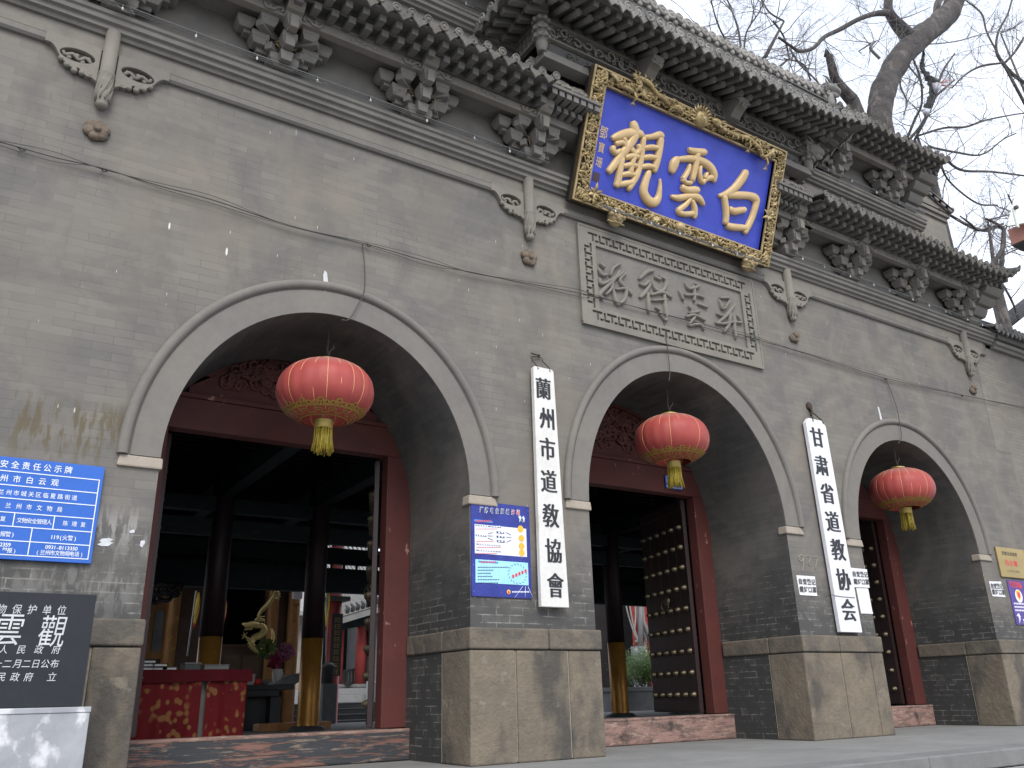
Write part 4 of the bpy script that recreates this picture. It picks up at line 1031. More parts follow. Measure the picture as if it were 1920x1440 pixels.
def serpent(px, w0, name):
    pts = []
    for x, y, r in crv([(a, b, c) for a, b, c in px], 6):
        u, v = puv(1040+x/3.2729, 100+y/3.2729); pts.append((u, v, r))
    mb = MB(); n = len(pts)
    mb.tube([pf(u, v, .05+.012*math.sin(i*.9)) for i, (u, v, r) in enumerate(pts)], [r*w0*(1+.08*(i % 2)) for i, (u, v, r) in enumerate(pts)], 9)
    for i, (u, v, r) in enumerate(pts):
        if i % 2 == 0 and 1 < i < n-2:      # back fins
            a = pts[i+1]; tx, ty = a[0]-u, a[1]-v; L = math.hypot(tx, ty) or 1
            mb.tube([pf(u, v, .06), pf(u-ty/L*r*w0*1.3+.01, v+tx/L*r*w0*1.3, .085), pf(u-ty/L*r*w0*2.0-.02, v+tx/L*r*w0*2.0, .08)], [.014, .010, .002], 5)
    hu, hv, _ = pts[-1]; pu_, pv_, _ = pts[-3]; dx, dy = hu-pu_, hv-pv_; L = math.hypot(dx, dy) or 1; dx /= L; dy /= L
    Q = lambda a, b, c: pf(hu+dx*a-dy*b, hv+dy*a+dx*b, .06+c)
    mb.tube([Q(-.04, 0, 0), Q(.02, 0, .02), Q(.07, 0, .02), (Q(.12, 0, .01))], [.04, .052, .042, .02], 8)
    for s_ in (-1, 1):
        mb.tube([Q(0, .02*s_, .04), Q(-.05, .05*s_, .06), Q(-.11, .06*s_, .05)], [.014, .011, .003], 5)
        mb.tube([Q(.06, .03*s_, 0), Q(.10, .07*s_, .01), Q(.05, .11*s_, .0)], [.009, .006, .002], 4)
        mb.lathe(Q(.03, .028*s_, .045), [(.014, -.01), (.014, .004), (.006, .012)], 7, 0, PN)
    for q in (.3, .6):
        i = int(n*q); u, v, r = pts[i]
        mb.tube([pf(u, v, .05), pf(u+.05, v-.08, .06), pf(u+.02, v-.14, .05)], [.022, .016, .010], 6)
        for j in range(4): mb.tube([pf(u+.02, v-.14, .05), pf(u-.03+.03*j, v-.19, .055)], [.010, .002], 4)
    mb.build('carved_dragon', M['goldc'], fr_o)
serpent([(330, 130, .5), (400, 205, .9), (470, 235, 1), (510, 190, 1), (470, 140, .9), (560, 190, 1), (640, 280, .95), (720, 340, .9)], .030, 'a')
serpent([(1395, 640, .5), (1330, 600, .9), (1270, 640, .9), (1215, 560, 1), (1150, 520, 1), (1070, 500, .95), (980, 440, .9)], .030, 'b')
mb = MB()       # beast face in the middle of the top rail
u, v = puv(1040+890/3.2729, 100+405/3.2729)
mb.lathe(pf(u, v, .0), [(.12, 0), (.12, .03), (.09, .06), (.05, .085), (.01, .095)], 14, 0, PN)
for j in range(13):
    a = -.3+j*(PI+.6)/12; mb.tube([pf(u+.09*math.cos(a), v+.09*math.sin(a), .03), pf(u+.16*math.cos(a+.1), v+.15*math.sin(a+.1), .05), pf(u+.20*math.cos(a-.1), v+.19*math.sin(a-.1), .04)], [.02, .017, .003], 5)
for s_ in (-1, 1): mb.lathe(pf(u+.04*s_, v+.02, .075), [(.02, -.01), (.022, .006), (.008, .018)], 8, 0, PN)
mb.build('carved_mask', M['goldc'], fr_o)
u, v = puv(1040+762/3.2729, 100+1072/3.2729)
MB().lathe(pf(u, v, 0), [(.075, 0), (.078, .03), (.06, .06), (.03, .08), (.004, .088)], 16, 0, PN).build('carved_sun', M['goldedge'], fr_o)
for x, y in ((372, 1010), (1188, 1292)):       # beast faces below the lower corners
    u, v = puv(1040+x/3.2729, 100+y/3.2729); mb = MB()
    mb.lathe(pf(u, v, .0), [(.105, -.03), (.115, 0), (.11, .03), (.08, .06), (.03, .08), (.004, .084)], 16, 0, PN)
    for j in range(7):
        a = .2+j*(PI-.4)/6; mb.lathe(pf(u+.095*math.cos(a), v+.095*math.sin(a), .03), [(.036, -.02), (.036, .015), (.02, .04), (.004, .048)], 8, 0, PN)
    for s_ in (-1, 1):
        mb.lathe(pf(u+.042*s_, v+.015, .07), [(.024, -.012), (.026, .004), (.012, .018)], 9, 0, PN)
        mb.tube([pf(u+.02*s_, v+.045, .075), pf(u+.06*s_, v+.06, .07), pf(u+.10*s_, v+.045, .05)], [.013, .013, .004], 5)
        mb.tube([pf(u+.03*s_, v-.06, .065), pf(u+.075*s_, v-.075, .05), pf(u+.12*s_, v-.06, .03), pf(u+.14*s_, v-.08, .03)], [.012, .012, .009, .002], 5)
    mb.lathe(pf(u, v-.02, .075), [(.03, -.02), (.03, .008), (.012, .028)], 9, 0, PN)
    mb.tube([pf(u-.055, v-.05, .06), pf(u, v-.07, .075), pf(u+.055, v-.05, .06)], [.008, .012, .008], 5)
    for q in (-.03, .03): mb.tube([pf(u+q, v-.06, .07), pf(u+q, v-.09, .065)], [.009, .002], 5)
    mb.build('beast_mask', M['goldedge'], plq)
mb = MB()       # leaves that break over the inner edge
for x, y in ((235, 860), (1300, 1000)):
    u, v = puv(1040+x/3.2729, 100+y/3.2729)
    for j in range(6):
        a = j*1.05+x; L = rnd.uniform(.08, .15); mb.tube([pf(u, v, .03), pf(u+L*.5*math.cos(a), v+L*.5*math.sin(a), .05), pf(u+L*math.cos(a), v+L*math.sin(a), .04)], [.012, .024, .002], 5, flat=.5, flatdir=PN)
mb.build('frame_leaves', M['goldc'], fr_o)
CP = {
 'guan': [[(488, 412, 13), (497, 445, 21), (506, 482, 20), (512, 510, 14)], [(356, 522, 9), (400, 506, 17), (468, 488, 20), (532, 492, 17), (552, 512, 9)], [(428, 516, 12), (440, 542, 12), (436, 580, 9)],
          [(372, 566, 10), (366, 592, 14), (386, 608, 12), (418, 592, 11)], [(376, 556, 12), (420, 545, 11), (432, 560, 10)], [(512, 486, 19), (478, 545, 19), (418, 622, 18), (368, 692, 16), (334, 732, 13)],
          [(520, 555, 11), (527, 590, 13), (508, 612, 11), (470, 588, 8)], [(424, 628, 14), (408, 720, 15), (398, 780, 15), (384, 822, 12)], [(436, 640, 10), (480, 630, 13), (528, 632, 11)], [(480, 575, 8), (498, 618, 12), (482, 680, 13), (470, 745, 13)], [(424, 692, 9), (470, 684, 12), (516, 690, 11)], [(412, 748, 9), (460, 738, 12), (506, 748, 10)], [(390, 806, 11), (440, 798, 13), (500, 788, 12)],
          [(556, 508, 12), (546, 590, 13), (532, 680, 14), (505, 760, 15), (456, 842, 12)], [(560, 514, 11), (610, 508, 12), (655, 500, 17), (668, 520, 14)], [(662, 510, 16), (652, 590, 16), (634, 670, 16), (616, 730, 13)], [(552, 582, 10), (600, 574, 12), (648, 580, 10)], [(546, 640, 10), (590, 634, 12), (640, 642, 10)], [(534, 698, 10), (580, 690, 12), (628, 702, 11)],
          [(590, 718, 14), (566, 790, 17), (556, 850, 20), (582, 900, 21), (622, 914, 19), (646, 884, 15), (656, 820, 9), (656, 768, 4)]],
 'yun': [[(826, 588, 11), (870, 600, 15), (940, 606, 16)], [(886, 604, 14), (880, 650, 16), (872, 700, 15), (850, 790, 14)], [(768, 636, 13), (742, 680, 22), (724, 735, 14)], [(758, 650, 11), (840, 644, 15), (900, 656, 17), (958, 690, 19), (988, 740, 18), (986, 792, 9)], [(980, 760, 15), (940, 770, 11), (915, 795, 10)], [(838, 678, 8), (826, 722, 11), (800, 768, 11), (796, 790, 9)], [(905, 688, 8), (898, 735, 11), (905, 780, 11), (928, 798, 8)], [(946, 730, 8), (926, 770, 10)], [(792, 752, 10), (810, 790, 10), (850, 795, 9)],
         [(784, 816, 13), (820, 836, 16), (870, 838, 17), (896, 838, 12)], [(720, 876, 8), (770, 886, 14), (830, 876, 14), (890, 886, 17), (926, 932, 9)], [(846, 884, 10), (812, 928, 12), (768, 966, 13), (800, 985, 12), (868, 982, 13)], [(850, 896, 9), (866, 944, 14), (868, 990, 13), (862, 1014, 8)]],
 'bai': [[(1188, 718, 17), (1160, 770, 20), (1110, 830, 18), (1060, 864, 15), (1014, 874, 8)], [(1048, 868, 16), (1058, 940, 16), (1062, 1000, 15), (1056, 1052, 14)], [(1062, 868, 15), (1130, 868, 17), (1200, 872, 17), (1244, 892, 20), (1244, 930, 17), (1224, 1000, 16), (1196, 1062, 16), (1172, 1106, 13)], [(1078, 950, 13), (1110, 968, 16), (1150, 962, 15), (1182, 958, 13)], [(1060, 1056, 15), (1110, 1066, 16), (1150, 1068, 15), (1188, 1072, 13)]],
}
KP = PW/ (1430-105) * 1.24
for key, c_ in CP.items():
    mb = MB()
    for st_ in c_:
        q = []
        for x, y, wd in st_:
            u, v = puv(1040+x/3.2729, 100+y/3.2729); q.append((u, v, wd*KP))
        stroke(mb, q, lambda u, v, n_: pf(u, v, -.046+n_), .055, n=8)
    mb.build('gold_character', M['gold'], plq)
mb = MB()
for ch, (x, y), s_ in (('鄧', (312, 492), .125), ('寶', (298, 583), .10), ('珊', (284, 672), .10)):
    u, v = puv(1040+x/3.2729, 100+y/3.2729); text(mb, ch, pf, u-s_/2, v-s_/2, s_, s_*1.35, off=.004, n=-.042)
mb.build('signature', M['gold'], plq)
u, v = puv(1040+268/3.2729, 100+755/3.2729); mb = MB(); pbox(mb, u-.05, u+.05, v-.055, v+.055, -.046, -.041); mb.build('seal', M['maroon'], plq)

# ------------------------------------------------------------------ red lanterns
def lantern(c, label, top_z, R=.455, H=.315):
    t = thing('red_lantern', label, 'lantern', c, 'red lanterns hanging in the arches')
    mb = MB(); n = 96; nr = 24; ribs = 22; rr = random.Random(int(c[0]*7)); rot = rr.random()
    zz = [-.90+1.82*i/nr for i in range(nr+1)]
    rs = []
    for s_ in zz:
        r = R*(max(0, 1-abs(s_)**2.25))**.5 if abs(s_) < 1 else 0
        ring = []
        for i in range(n):
            a = 2*PI*i/n; f = abs(math.sin(ribs/2*(a+rot)))
            q = r*(.975+.025*f**.6); nz_ = noise.noise(V((math.cos(a)*3, math.sin(a)*3, s_*2+c[0])))*.004
            ring.append((c[0]+(q+nz_)*math.cos(a), c[1]+(q+nz_)*math.sin(a), c[2]+s_*H))
        rs.append(mb.add(ring))
    for a, b in zip(rs, rs[1:]):
        for i in range(n): mb.face((a+i, a+(i+1) % n, b+(i+1) % n, b+i), 0, None, True)
    gl = mb.build('silk_globe', M['silk'], t)
    rb = MB()
    for k in range(ribs):
        a = 2*PI*k/ribs-rot; pts = []
        for s_ in zz[1:-1]:
            r = R*(1-abs(s_)**2.25)**.5*.978; pts.append((c[0]+r*math.cos(a), c[1]+r*math.sin(a), c[2]+s_*H))
        rb.tube(pts, .0042, 4)
    rb.build('rib_thread', M['rib'], t)
    cp = MB(); cp.lathe((c[0], c[1], c[2]+.835*H), [(.085, 0), (.095, .012), (.095, .05), (.102, .056), (.102, .068), (.085, .07), (.08, .05)], 20); cp.build('top_collar', M['lgold'], t)
    # printed band and cloud scallops on the lower skin
    def sk(a, s_, e=.003):
        r = R*(1-abs(s_)**2.25)**.5+e; return (c[0]+r*math.cos(a), c[1]+r*math.sin(a), c[2]+s_*H-e)
    pb = MB()
    def band(s0, s1, a0, a1, k=6):
        for i in range(k):
            p, q = a0+(a1-a0)*i/k, a0+(a1-a0)*(i+1)/k; pb.quad(sk(p, s0), sk(q, s0), sk(q, s1), sk(p, s1))
    band(-.735, -.70, 0, 2*PI, 72); band(-.90, -.885, 0, 2*PI, 72)
    for k in range(14):
        a = 2*PI*k/14; d = 2*PI/14
        band(-.785, -.765, a, a+d*.55, 4); band(-.865, -.845, a+d*.5, a+d, 4); band(-.865, -.765, a+d*.50, a+d*.58, 2); band(-.865, -.765, a+d*.98, a+d*1.05, 2); band(-.825, -.805, a+d*.12, a+d*.42, 3)
        for s_, da in ((-.66, -.14), (-.66, .14), (-.60, 0)):          # cloud lobes
            for j in range(10):
                t0, t1 = 2*PI*j/10, 2*PI*(j+1)/10; r0_, r1_ = .028, .055
                f = lambda r, t_: sk(a+d/2+da+r*1.6*math.cos(t_), s_+r*math.sin(t_)*1.0, .004)
                pb.quad(f(r0_, t0), f(r1_, t0), f(r1_, t1), f(r0_, t1))
        band(-.70, -.66, a+d*.44, a+d*.56, 2)
    pb.build('gold_print', M['lgoldp'], gl)
    bc = MB(); zb0 = c[2]-.90*H; bc.lathe((c[0], c[1], zb0-.075), [(.080, 0), (.086, .004), (.086, .07), (.092, .076), (.09, .085), (.07, .085)], 18); bc.build('bottom_collar', M['lgold'], t)
    ts = MB()
    for k in range(120):
        a = rr.uniform(0, 2*PI); r = .082*math.sqrt(rr.uniform(.25, 1)); L = rr.uniform(.19, .25); w_ = rr.uniform(-.018, .018)
        x, y = c[0]+r*math.cos(a), c[1]+r*math.sin(a)
        ts.tube([(x, y, zb0-.07), (x+w_*.4, y+w_*.2, zb0-.07-L*.5), (x+w_+.012*math.cos(a), y+.012*math.sin(a), zb0-.07-L)], [.0055, .005, .0045], 4)
    ts.build('tassel', M['tassel'], t)
    ch = MB(); zc = c[2]+.835*H+.06; k = 0; zcur = zc
    while zcur < top_z:
        ax = V((1, 0, 0)) if k % 2 else V((0, 1, 0)); h = .030
        ch.tube([V((c[0]+.004*math.sin(k), c[1], zcur))+ax*(.008*math.cos(q))+V((0, 0, .022*math.sin(q))) for q in [2*PI*i/8 for i in range(9)]], .0026, 4, cap=False)
        zcur += h; k += 1
    ch.tube([(c[0]+.01, c[1]-.01, zc+.02), (c[0]+.02, c[1]-.01, zc+.10), (c[0]+.055, c[1]-.02, zc+.14), (c[0]+.05, c[1]-.02, zc+.17)], .004, 4)
    ch.build('hanging_chain', M['wire'], t)
    return t
lantern((2.640, .25, 3.30), 'red lantern with gold tassel hanging in the arch nearest the bright blue notice', 4.02)
lantern((7.075, .27, 3.46), 'red lantern hanging in the middle arch, its tassel before a blue number plate', 4.28)
lantern((11.52, .16, 3.29), 'red lantern hanging in the far arch nearest the brass plate', 4.02)

# ------------------------------------------------------------------ signs and notices
FY = lambda y: frame((0, y, 0), (1, 0, 0), (0, 0, 1), (0, -1, 0))
def tpx(mb, s, a, b, y, w_, h_, off=0.0, serif=0.0, m=0, n=.003, slant=0.0):    # characters strung between two pixels on the plane Y = y
    A, B = at(a[0], a[1], y), at(b[0], b[1], y); k = len(s)
    for i, ch in enumerate(s):
        c = A.lerp(B, i/(k-1) if k > 1 else 0); text(mb, ch, FY(y), c.x-w_/2, c.z-h_*.49, w_, h_, off=off, n=n, m=m, serif=serif, slant=slant)
# vertical board by the blue poster
b1 = thing('hanging_board', 'weathered white vertical board with rounded top corners hung beside the space poster', 'sign board', (4.97, -.06, 1.38), 'white vertical name boards')
yF = -.095
q = [at(1000, 684.5, yF), at(1038, 694.5, yF), at(1067.5, 1138, yF), at(1015.5, 1139, yF)]
x0t, x1t, x0b, x1b = q[0].x, q[1].x, q[3].x, q[2].x; zt1 = (q[0].z+q[1].z)/2; zb1 = (q[2].z+q[3].z)/2
def board(x0t, x1t, x0b, x1b, zb, zt, yf, clip):
    if clip: o = [(x0b, zb), (x1b, zb), (x1t, zt-clip), (x1t-clip, zt), (x0t+clip, zt), (x0t, zt-clip)]
    else: o = [(x0b, zb), (x1b, zb), (x1t, zt-.03), (x1t-.01, zt-.008), (x1t-.03, zt), (x0t+.02, zt), (x0t, zt-.02)]
    return MB().prism(o, yf, yf+.055)
board(x0t, x1t, x0b, x1b, zb1, zt1, yF, 0).build('board', M['white'], b1, .006)
mb = MB()
for ch, (x, y) in zip('蘭州市道敎協會', ((1018.5, 729), (1025, 785), (1026.5, 842), (1029, 903), (1032.5, 967), (1037.5, 1033), (1041.5, 1098))):
    tpx(mb, ch, (x, y), (x, y), yF, .205, .255, .0, .034)
mb.build('lettering', M['ink'], b1)
mb = MB(); zt = zt1
mb.tube([(x0t+.06, yF-.005, zt-.03), (x0t+.055, yF+.01, zt+.01), (x0t+.02, -.05, zt+.08), (x0t+.03, -.03, zt+.13), (x0t+.10, -.02, zt+.15), (x0t+.16, -.02, zt+.15)], .006, 5)
mb.tube([(x1t-.05, yF-.005, zt-.03), (x1t-.052, yF+.012, zt+.02), (x1t-.10, -.04, zt+.10), (x0t+.17, -.02, zt+.14)], .006, 5)
mb.tube([(x0t+.02, -.03, zt+.17), (x0t+.06, -.05, zt+.155), (x0t+.13, -.04, zt+.165), (x0t+.14, .01, zt+.165)], .009, 5)
mb.build('wire_hanger', M['rust'], b1)
# vertical board with clipped corners
yF = -.085
b2 = thing('hanging_board', 'clean white vertical board with clipped top corners hung between the middle and far arches', 'sign board', (9.5, -.05, 1.2), 'white vertical name boards')
q = [at(1512, 797, yF), at(1549, 803, yF), at(1617, 1185, yF), at(1577, 1186, yF), at(1528, 786, yF)]
board(q[0].x, q[1].x, q[3].x, q[2].x, (q[2].z+q[3].z)/2, q[4].z, yF, .07).build('board', M['white2'], b2, .005)
mb = MB()
for ch, y, x in zip('甘肃省道教协会', (820.5, 873, 925.5, 978.5, 1031, 1087, 1144), (1532, 1540, 1551, 1561, 1571, 1581.5, 1591)):
    tpx(mb, ch, (x, y), (x, y), yF, .28, .29, .002, .04)
mb.build('lettering', M['ink'], b2)
mb = MB(); xq = q[4].x; zq = q[4].z
mb.tube([(xq-.05, yF-.004, zq-.04), (xq-.05, yF+.0, zq+.01), (xq+.02, -.02, zq+.13), (xq+.03, .0, zq+.15)], .009, 5); mb.tube([(xq+.16, yF-.004, zq-.04), (xq+.15, yF+.005, zq+.01), (xq+.03, -.02, zq+.14)], .009, 5)
mb.lathe((xq+.02, -.005, zq+.21), [(.06, 0), (.062, .012), (.02, .03)], 10, 0, (0, -1, 0)); mb.tube([(xq+.02, -.02, zq+.2), (xq+.0, -.06, zq+.12), (xq-.04, -.06, zq+.05)], .016, 6)
mb.build('iron_hook', M['rust'], b2)
z1 = at(1570, 1118, yF-.003).z; MB().tube([(q[3].x-.10, -.02, z1+.0), (q[3].x-.07, yF-.006, z1+.01), (q[3].x+.1, yF-.004, z1+.0), (q[2].x-.05, yF-.004, z1-.005), (q[2].x-.02, -.03, z1)], .004, 4).build('tie_wire', M['rust'], b2)

# blue safety notice (its left part lies outside the photograph)
yS = -.035; xr = at(197, 876, yS).x; zt = at(197, 876, yS).z; zb = at(170, 1057, yS).z; xl = -.34
sg = thing('safety_notice', 'bright blue enamel notice with white lettering and ruled rows on the nearest pier', 'sign', ((xl+xr)/2, -.03, zb))
MB().box(xl, xr, yS, -.012, zb, zt).build('panel', M['signblue'], sg, .003)
c6 = lambda x, y: (x/6.855, 850+y/6.855)
mb = MB()
tpx(mb, '安全责任公示牌', c6(55, 135), c6(880, 216), yS, .054, .060, .007)
tpx(mb, '州市白云观', c6(50, 317), c6(705, 377), yS, .052, .056, .007)
tpx(mb, '兰州市城关区临夏路街道', c6(15, 495), c6(957, 573), yS, .038, .042, .004)
tpx(mb, '兰州市文物局', c6(105, 671), c6(765, 722), yS, .038, .043, .004)
tpx(mb, '复', c6(37, 841), c6(37, 841), yS, .036, .040, .003); tpx(mb, '文物安全管理人', c6(250, 860), c6(632, 886), yS, .036, .040, .003); tpx(mb, '陈理复', c6(842, 900), c6(1068, 917), yS, .036, .040, .003)
tpx(mb, '报警', c6(37, 1035), c6(105, 1040), yS, .036, .040, .003)
for ch, x in zip('119(火警)', (666, 700, 740, 782, 835, 905, 965)): tpx(mb, ch, c6(x, 1075+(x-666)*.065), c6(x, 1075+(x-666)*.065), yS, .036 if ord(ch) > 999 else .040, .040, .008)
tpx(mb, ')', c6(165, 1042), c6(165, 1042), yS, .04, .04, .006)
tpx(mb, '2359', c6(15, 1170), c6(120, 1176), yS, .038, .038, .010); tpx(mb, '举报)', c6(60, 1243), c6(188, 1252), yS, .034, .038, .008)
tpx(mb, '0931-8113350', c6(600, 1203), c6(980, 1226), yS, .038, .038, .010); tpx(mb, '(兰州市文物局电话)', c6(482, 1270), c6(1048, 1299), yS, .034, .038, .008)
mb.build('lettering', M['signwhite'], sg)
mb = MB(); rows = [at(*c6(x, y), yS).z for x, y in ((1275, 345), (1245, 512), (1222, 672), (1195, 843), (1170, 1012), (1140, 1185), (1110, 1360))]
xb_ = at(*c6(1240, 600), yS).x; lw = .0032
for z in rows: mb.box(xl+.04, xb_, yS-.003, yS-.001, z-lw, z+lw)
mb.box(xb_-lw, xb_+lw, yS-.0036, yS-.0012, rows[-1]-lw, rows[0]+lw)
for x, y, i, j in ((175, 855, 3, 4), (690, 890, 3, 4), (384, 1140, 4, 6)):
    xx = at(*c6(x, y), yS).x; mb.box(xx-lw, xx+lw, yS-.0036, yS-.0012, rows[j], rows[i])
mb.build('ruling', M['signwhite'], sg)

# black stone tablet on a marble pedestal
yT = -.50; xr = at(182, 1115, yT).x; zt = at(182, 1115, yT).z; zb = .572; xl = -.75
st = thing('stone_tablet', 'polished black stone tablet with engraved white writing standing on grey marble', 'tablet', ((xl+xr)/2, yT+.06, zb))
MB().box(xl, xr, yT, yT+.12, zb, zt).build('slab', M['slate'], st, .004)
c7 = lambda x, y: (x/6.263, 1100+y/6.263)
mb = MB()
tpx(mb, '物保护单位', c7(20, 262), c7(725, 278), yT, .056, .066, .0, 0, slant=.1)
tpx(mb, '人民政府', c7(42, 737), c7(660, 740), yT, .052, .058, .0, slant=.15); tpx(mb, '十二月二日公布', c7(-30, 905), c7(640, 905), yT, .052, .058, .0, slant=.15)
tpx(mb, '民政府', c7(15, 1060), c7(335, 1060), yT, .052, .058, .0, slant=.15); tpx(mb, '立', c7(610, 1060), c7(610, 1060), yT, .056, .06, .0, slant=.1)
tpx(mb, '雲', c7(108, 500), c7(108, 500), yT, .17, .215, .0, .0, slant=.12); tpx(mb, '觀', c7(617, 525), c7(617, 525), yT, .165, .215, .0, .0, slant=.12)
mb.build('engraving', M['etch'], st)
yP = -.56; xr = at(170, 1327, yP).x; zt = at(170, 1327, yP).z
pd = thing('marble_pedestal', 'pale grey marble block carrying the black stone tablet', 'pedestal', (.1, yP+.15, 0))
MB().box(-.85, xr, yP, yP+.34, 0.001, .535).build('block', M['marble'], pd, .004)
MB().box(-.86, xr+.004, yP-.006, yP+.35, .536, .5705).build('top_slab', M['marble'], pd, .004)

# poster with the night-sky ground
yQ = -.014
c8 = lambda x, y: (860+x/6.544, 920+y/6.544)
q = [at(882.5, 939.5, yQ), at(991, 949, yQ), at(998, 1121, yQ), at(885, 1119, yQ)]
x0, x1 = (q[0].x+q[3].x)/2, (q[1].x+q[2].x)/2; z1, z0 = (q[0].z+q[1].z)/2, (q[2].z+q[3].z)/2
ps = thing('fraud_poster', 'dark blue starry poster with white and light blue panels left of a white board', 'poster', ((x0+x1)/2, -.01, z0))
MB().box(x0, x1, yQ, -.003, z0, z1).build('sheet', M['navy'], ps)
PMAT = [M['pgrey'], M['pcyan'], M['pdark'], M['pblue'], M['porange'], M['pred'], M['signwhite']]
mb = MB()
def rc(x, y, X, Y_, m, lay):
    a, b = at(*c8(x, y), yQ), at(*c8(X, Y_), yQ); mb.box(a.x, b.x, yQ-.001-.0012*lay, yQ-.0005-.0012*lay+.0004, b.z, a.z, m)
rc(195, 408, 838, 815, 0, 0); rc(205, 840, 858, 1162, 1, 0)
rc(188, 350, 415, 398, 3, 1); rc(240, 858, 485, 896, 3, 1)
for x, y, X, Y_ in ((205, 418, 520, 458), (207, 538, 340, 566), (462, 498, 556, 530), (464, 552, 560, 584), (468, 606, 562, 640), (212, 650, 512, 682), (215, 724, 516, 756)): rc(x, y, X, Y_, 2, 2)
for x, y in ((757, 470), (768, 585), (770, 680), (773, 762)):
    c = at(*c8(x, y), yQ); mb.lathe((c.x, yQ-.003, c.z), [(.034, 0), (.034, .0006)], 14, 4, (0, -1, 0))
mb.build('panels', PMAT, ps)
mb = MB()
for i, ch in enumerate('谨防电信网络诈骗'):
    x, y = 275+i*64.5, 235+i*5; tpx(mb, ch, c8(x, y), c8(x, y), yQ, .042, .062, .030, m=6, n=.0045, slant=.15)
    tpx(mb, ch, c8(x, y), c8(x, y), yQ, .038, .056, .0, m=5 if i > 5 else 2, n=.0075, slant=.15)
def ticks(x, y, X, k, h, m, lay=3, fill=.62):     # rows of print too small to read
    for i in range(k):
        a, b = c8(x+(X-x)*(i+.19)/k, y-h/2), c8(x+(X-x)*(i+.19+fill)/k, y+h/2); p, r = at(*a, yQ), at(*b, yQ)
        mb.box(p.x, r.x, yQ-.0012*lay-.001, yQ-.0012*lay-.0004, r.z, p.z, m)
ticks(215, 436, 365, 5, 20, 6); ticks(375, 440, 412, 1, 7, 6, fill=.9); ticks(420, 442, 512, 3, 20, 6); ticks(212, 552, 332, 4, 18, 6)
for y in (513, 567, 622): ticks(475, y, 552, 2, 18, 6)
ticks(240, 667, 350, 4, 18, 6); ticks(350, 667, 376, 1, 6, 6, fill=.9); ticks(380, 668, 490, 4, 18, 6); ticks(245, 740, 490, 8, 18, 6)
ticks(205, 374, 400, 9, 24, 5, 2); ticks(265, 877, 460, 8, 24, 5, 2)
for y, X in ((470, 470), (622, 425), (696, 520), (772, 470)): ticks(215, y, X, 22, 8, 5, 2, .7)
for i, (y, X) in enumerate(((940, 610), (976, 425), (1014, 395), (1052, 412), (1092, 495), (1132, 485))): ticks(230, y, X, max(6, int((X-230)/19)), 12, 2, 2, .7)
for x, y, X, Y_ in ((358, 530, 428, 508), (358, 553, 428, 556), (358, 580, 428, 606), (580, 512, 650, 545), (585, 570, 655, 572), (585, 632, 655, 600)):
    a, b = at(*c8(x, y), yQ-.004), at(*c8(X, Y_), yQ-.004); mb.tube([a, a.lerp(b, .7), b], [.0022, .0022, .0002], 4, 2)
for i in range(18):        # starburst outline with a slanted red slogan
    a0 = i*2*PI/18; c = at(*c8(722, 1020), yQ-.003); mb.tube([c+V((.095*math.cos(a0), 0, .085*math.sin(a0))), c+V((.115*math.cos(a0+.17), 0, .10*math.sin(a0+.17)))], .0018, 4, 2)
for i in range(5): x, y = 665+i*38, 1050-i*16; ticks(x-17, y, x+17, 1, 40, 5, 3, .75)
for x, X in ((785, 690), (820, 815), (850, 910)):
    a, b = at(*c8(x, 1175), yQ-.003), at(*c8(X, 1310), yQ-.003); mb.tube([a, b], .0022, 4, 6)
c = at(*c8(612, 1242), yQ); mb.lathe((c.x, yQ-.003, c.z), [(.022, 0), (.022, .0008)], 8, 4, (0, -1, 0)); mb.lathe((c.x, yQ-.0042, c.z-.004), [(.012, 0), (.012, .0008)], 8, 5, (0, -1, 0))
ticks(650, 1242, 865, 12, 18, 6, 2, .7)
for x, y in ((752, 345), (795, 352)):      # two small white figures
    c = at(*c8(x, y), yQ-.003); mb.tube([c+V((.0, 0, .03)), c, c+V((.012, 0, -.03))], [.006, .012, .004], 5, 6); mb.tube([c+V((-.02, 0, .02)), c, c+V((.018, 0, .012))], .004, 4, 6); mb.tube([c, c+V((-.008, 0, -.035))], .004, 4, 6)
mb.build('print', PMAT, ps)
# white notices
def sheet(name, label, cat, pts, y, lines, tw, th, group=None, mat='paper', yoff=0):
    P = [at(px, py, y) for px, py in pts]; c = sum(P, V())/4
    t = thing(name, label, cat, c, group)
    mb = MB(); N = 6; g = []
    for j in range(N+1):
        for i in range(N+1):
            a = P[3].lerp(P[2], i/N); b = P[0].lerp(P[1], i/N); p = a.lerp(b, j/N); e = abs(i/N-.5)*2; f = abs(j/N-.5)*2
            g.append(p+V((0, -.004-.010*max(e, f)**6*noise.noise(p*3)-.003*noise.noise(p*9), 0)))
    n0 = mb.add(g)
    for j in range(N):
        for i in range(N): k = n0+j*(N+1)+i; mb.face((k, k+1, k+N+2, k+N+1), 0, None, True)
    mb.build('paper', M[mat], t)
    if lines:
        mb = MB(); w_ = (P[1]-P[0]).length; h_ = (P[0]-P[3]).length
        for r, s_ in enumerate(lines):
            v = .70-.40*r
            for i, ch in enumerate(s_):
                u = .14+.24*i; a = P[3].lerp(P[2], u); b = P[0].lerp(P[1], u); p = a.lerp(b, v); text(mb, ch, FY(y-.012), p.x-tw/2, p.z-th/2, tw, th, off=.018, n=0)
        mb.build('lettering', M['paperink'], t)
    return t
NG = 'white mask notices on the piers'
sheet('paper_notice', 'white notice of two printed rows pasted left of the clipped-corner board', 'notice', [(1493, 1078.5), (1527, 1081), (1532, 1117.5), (1499, 1115.5)], -.002, ('自觉登记', '戴好口罩'), .078, .078, NG)
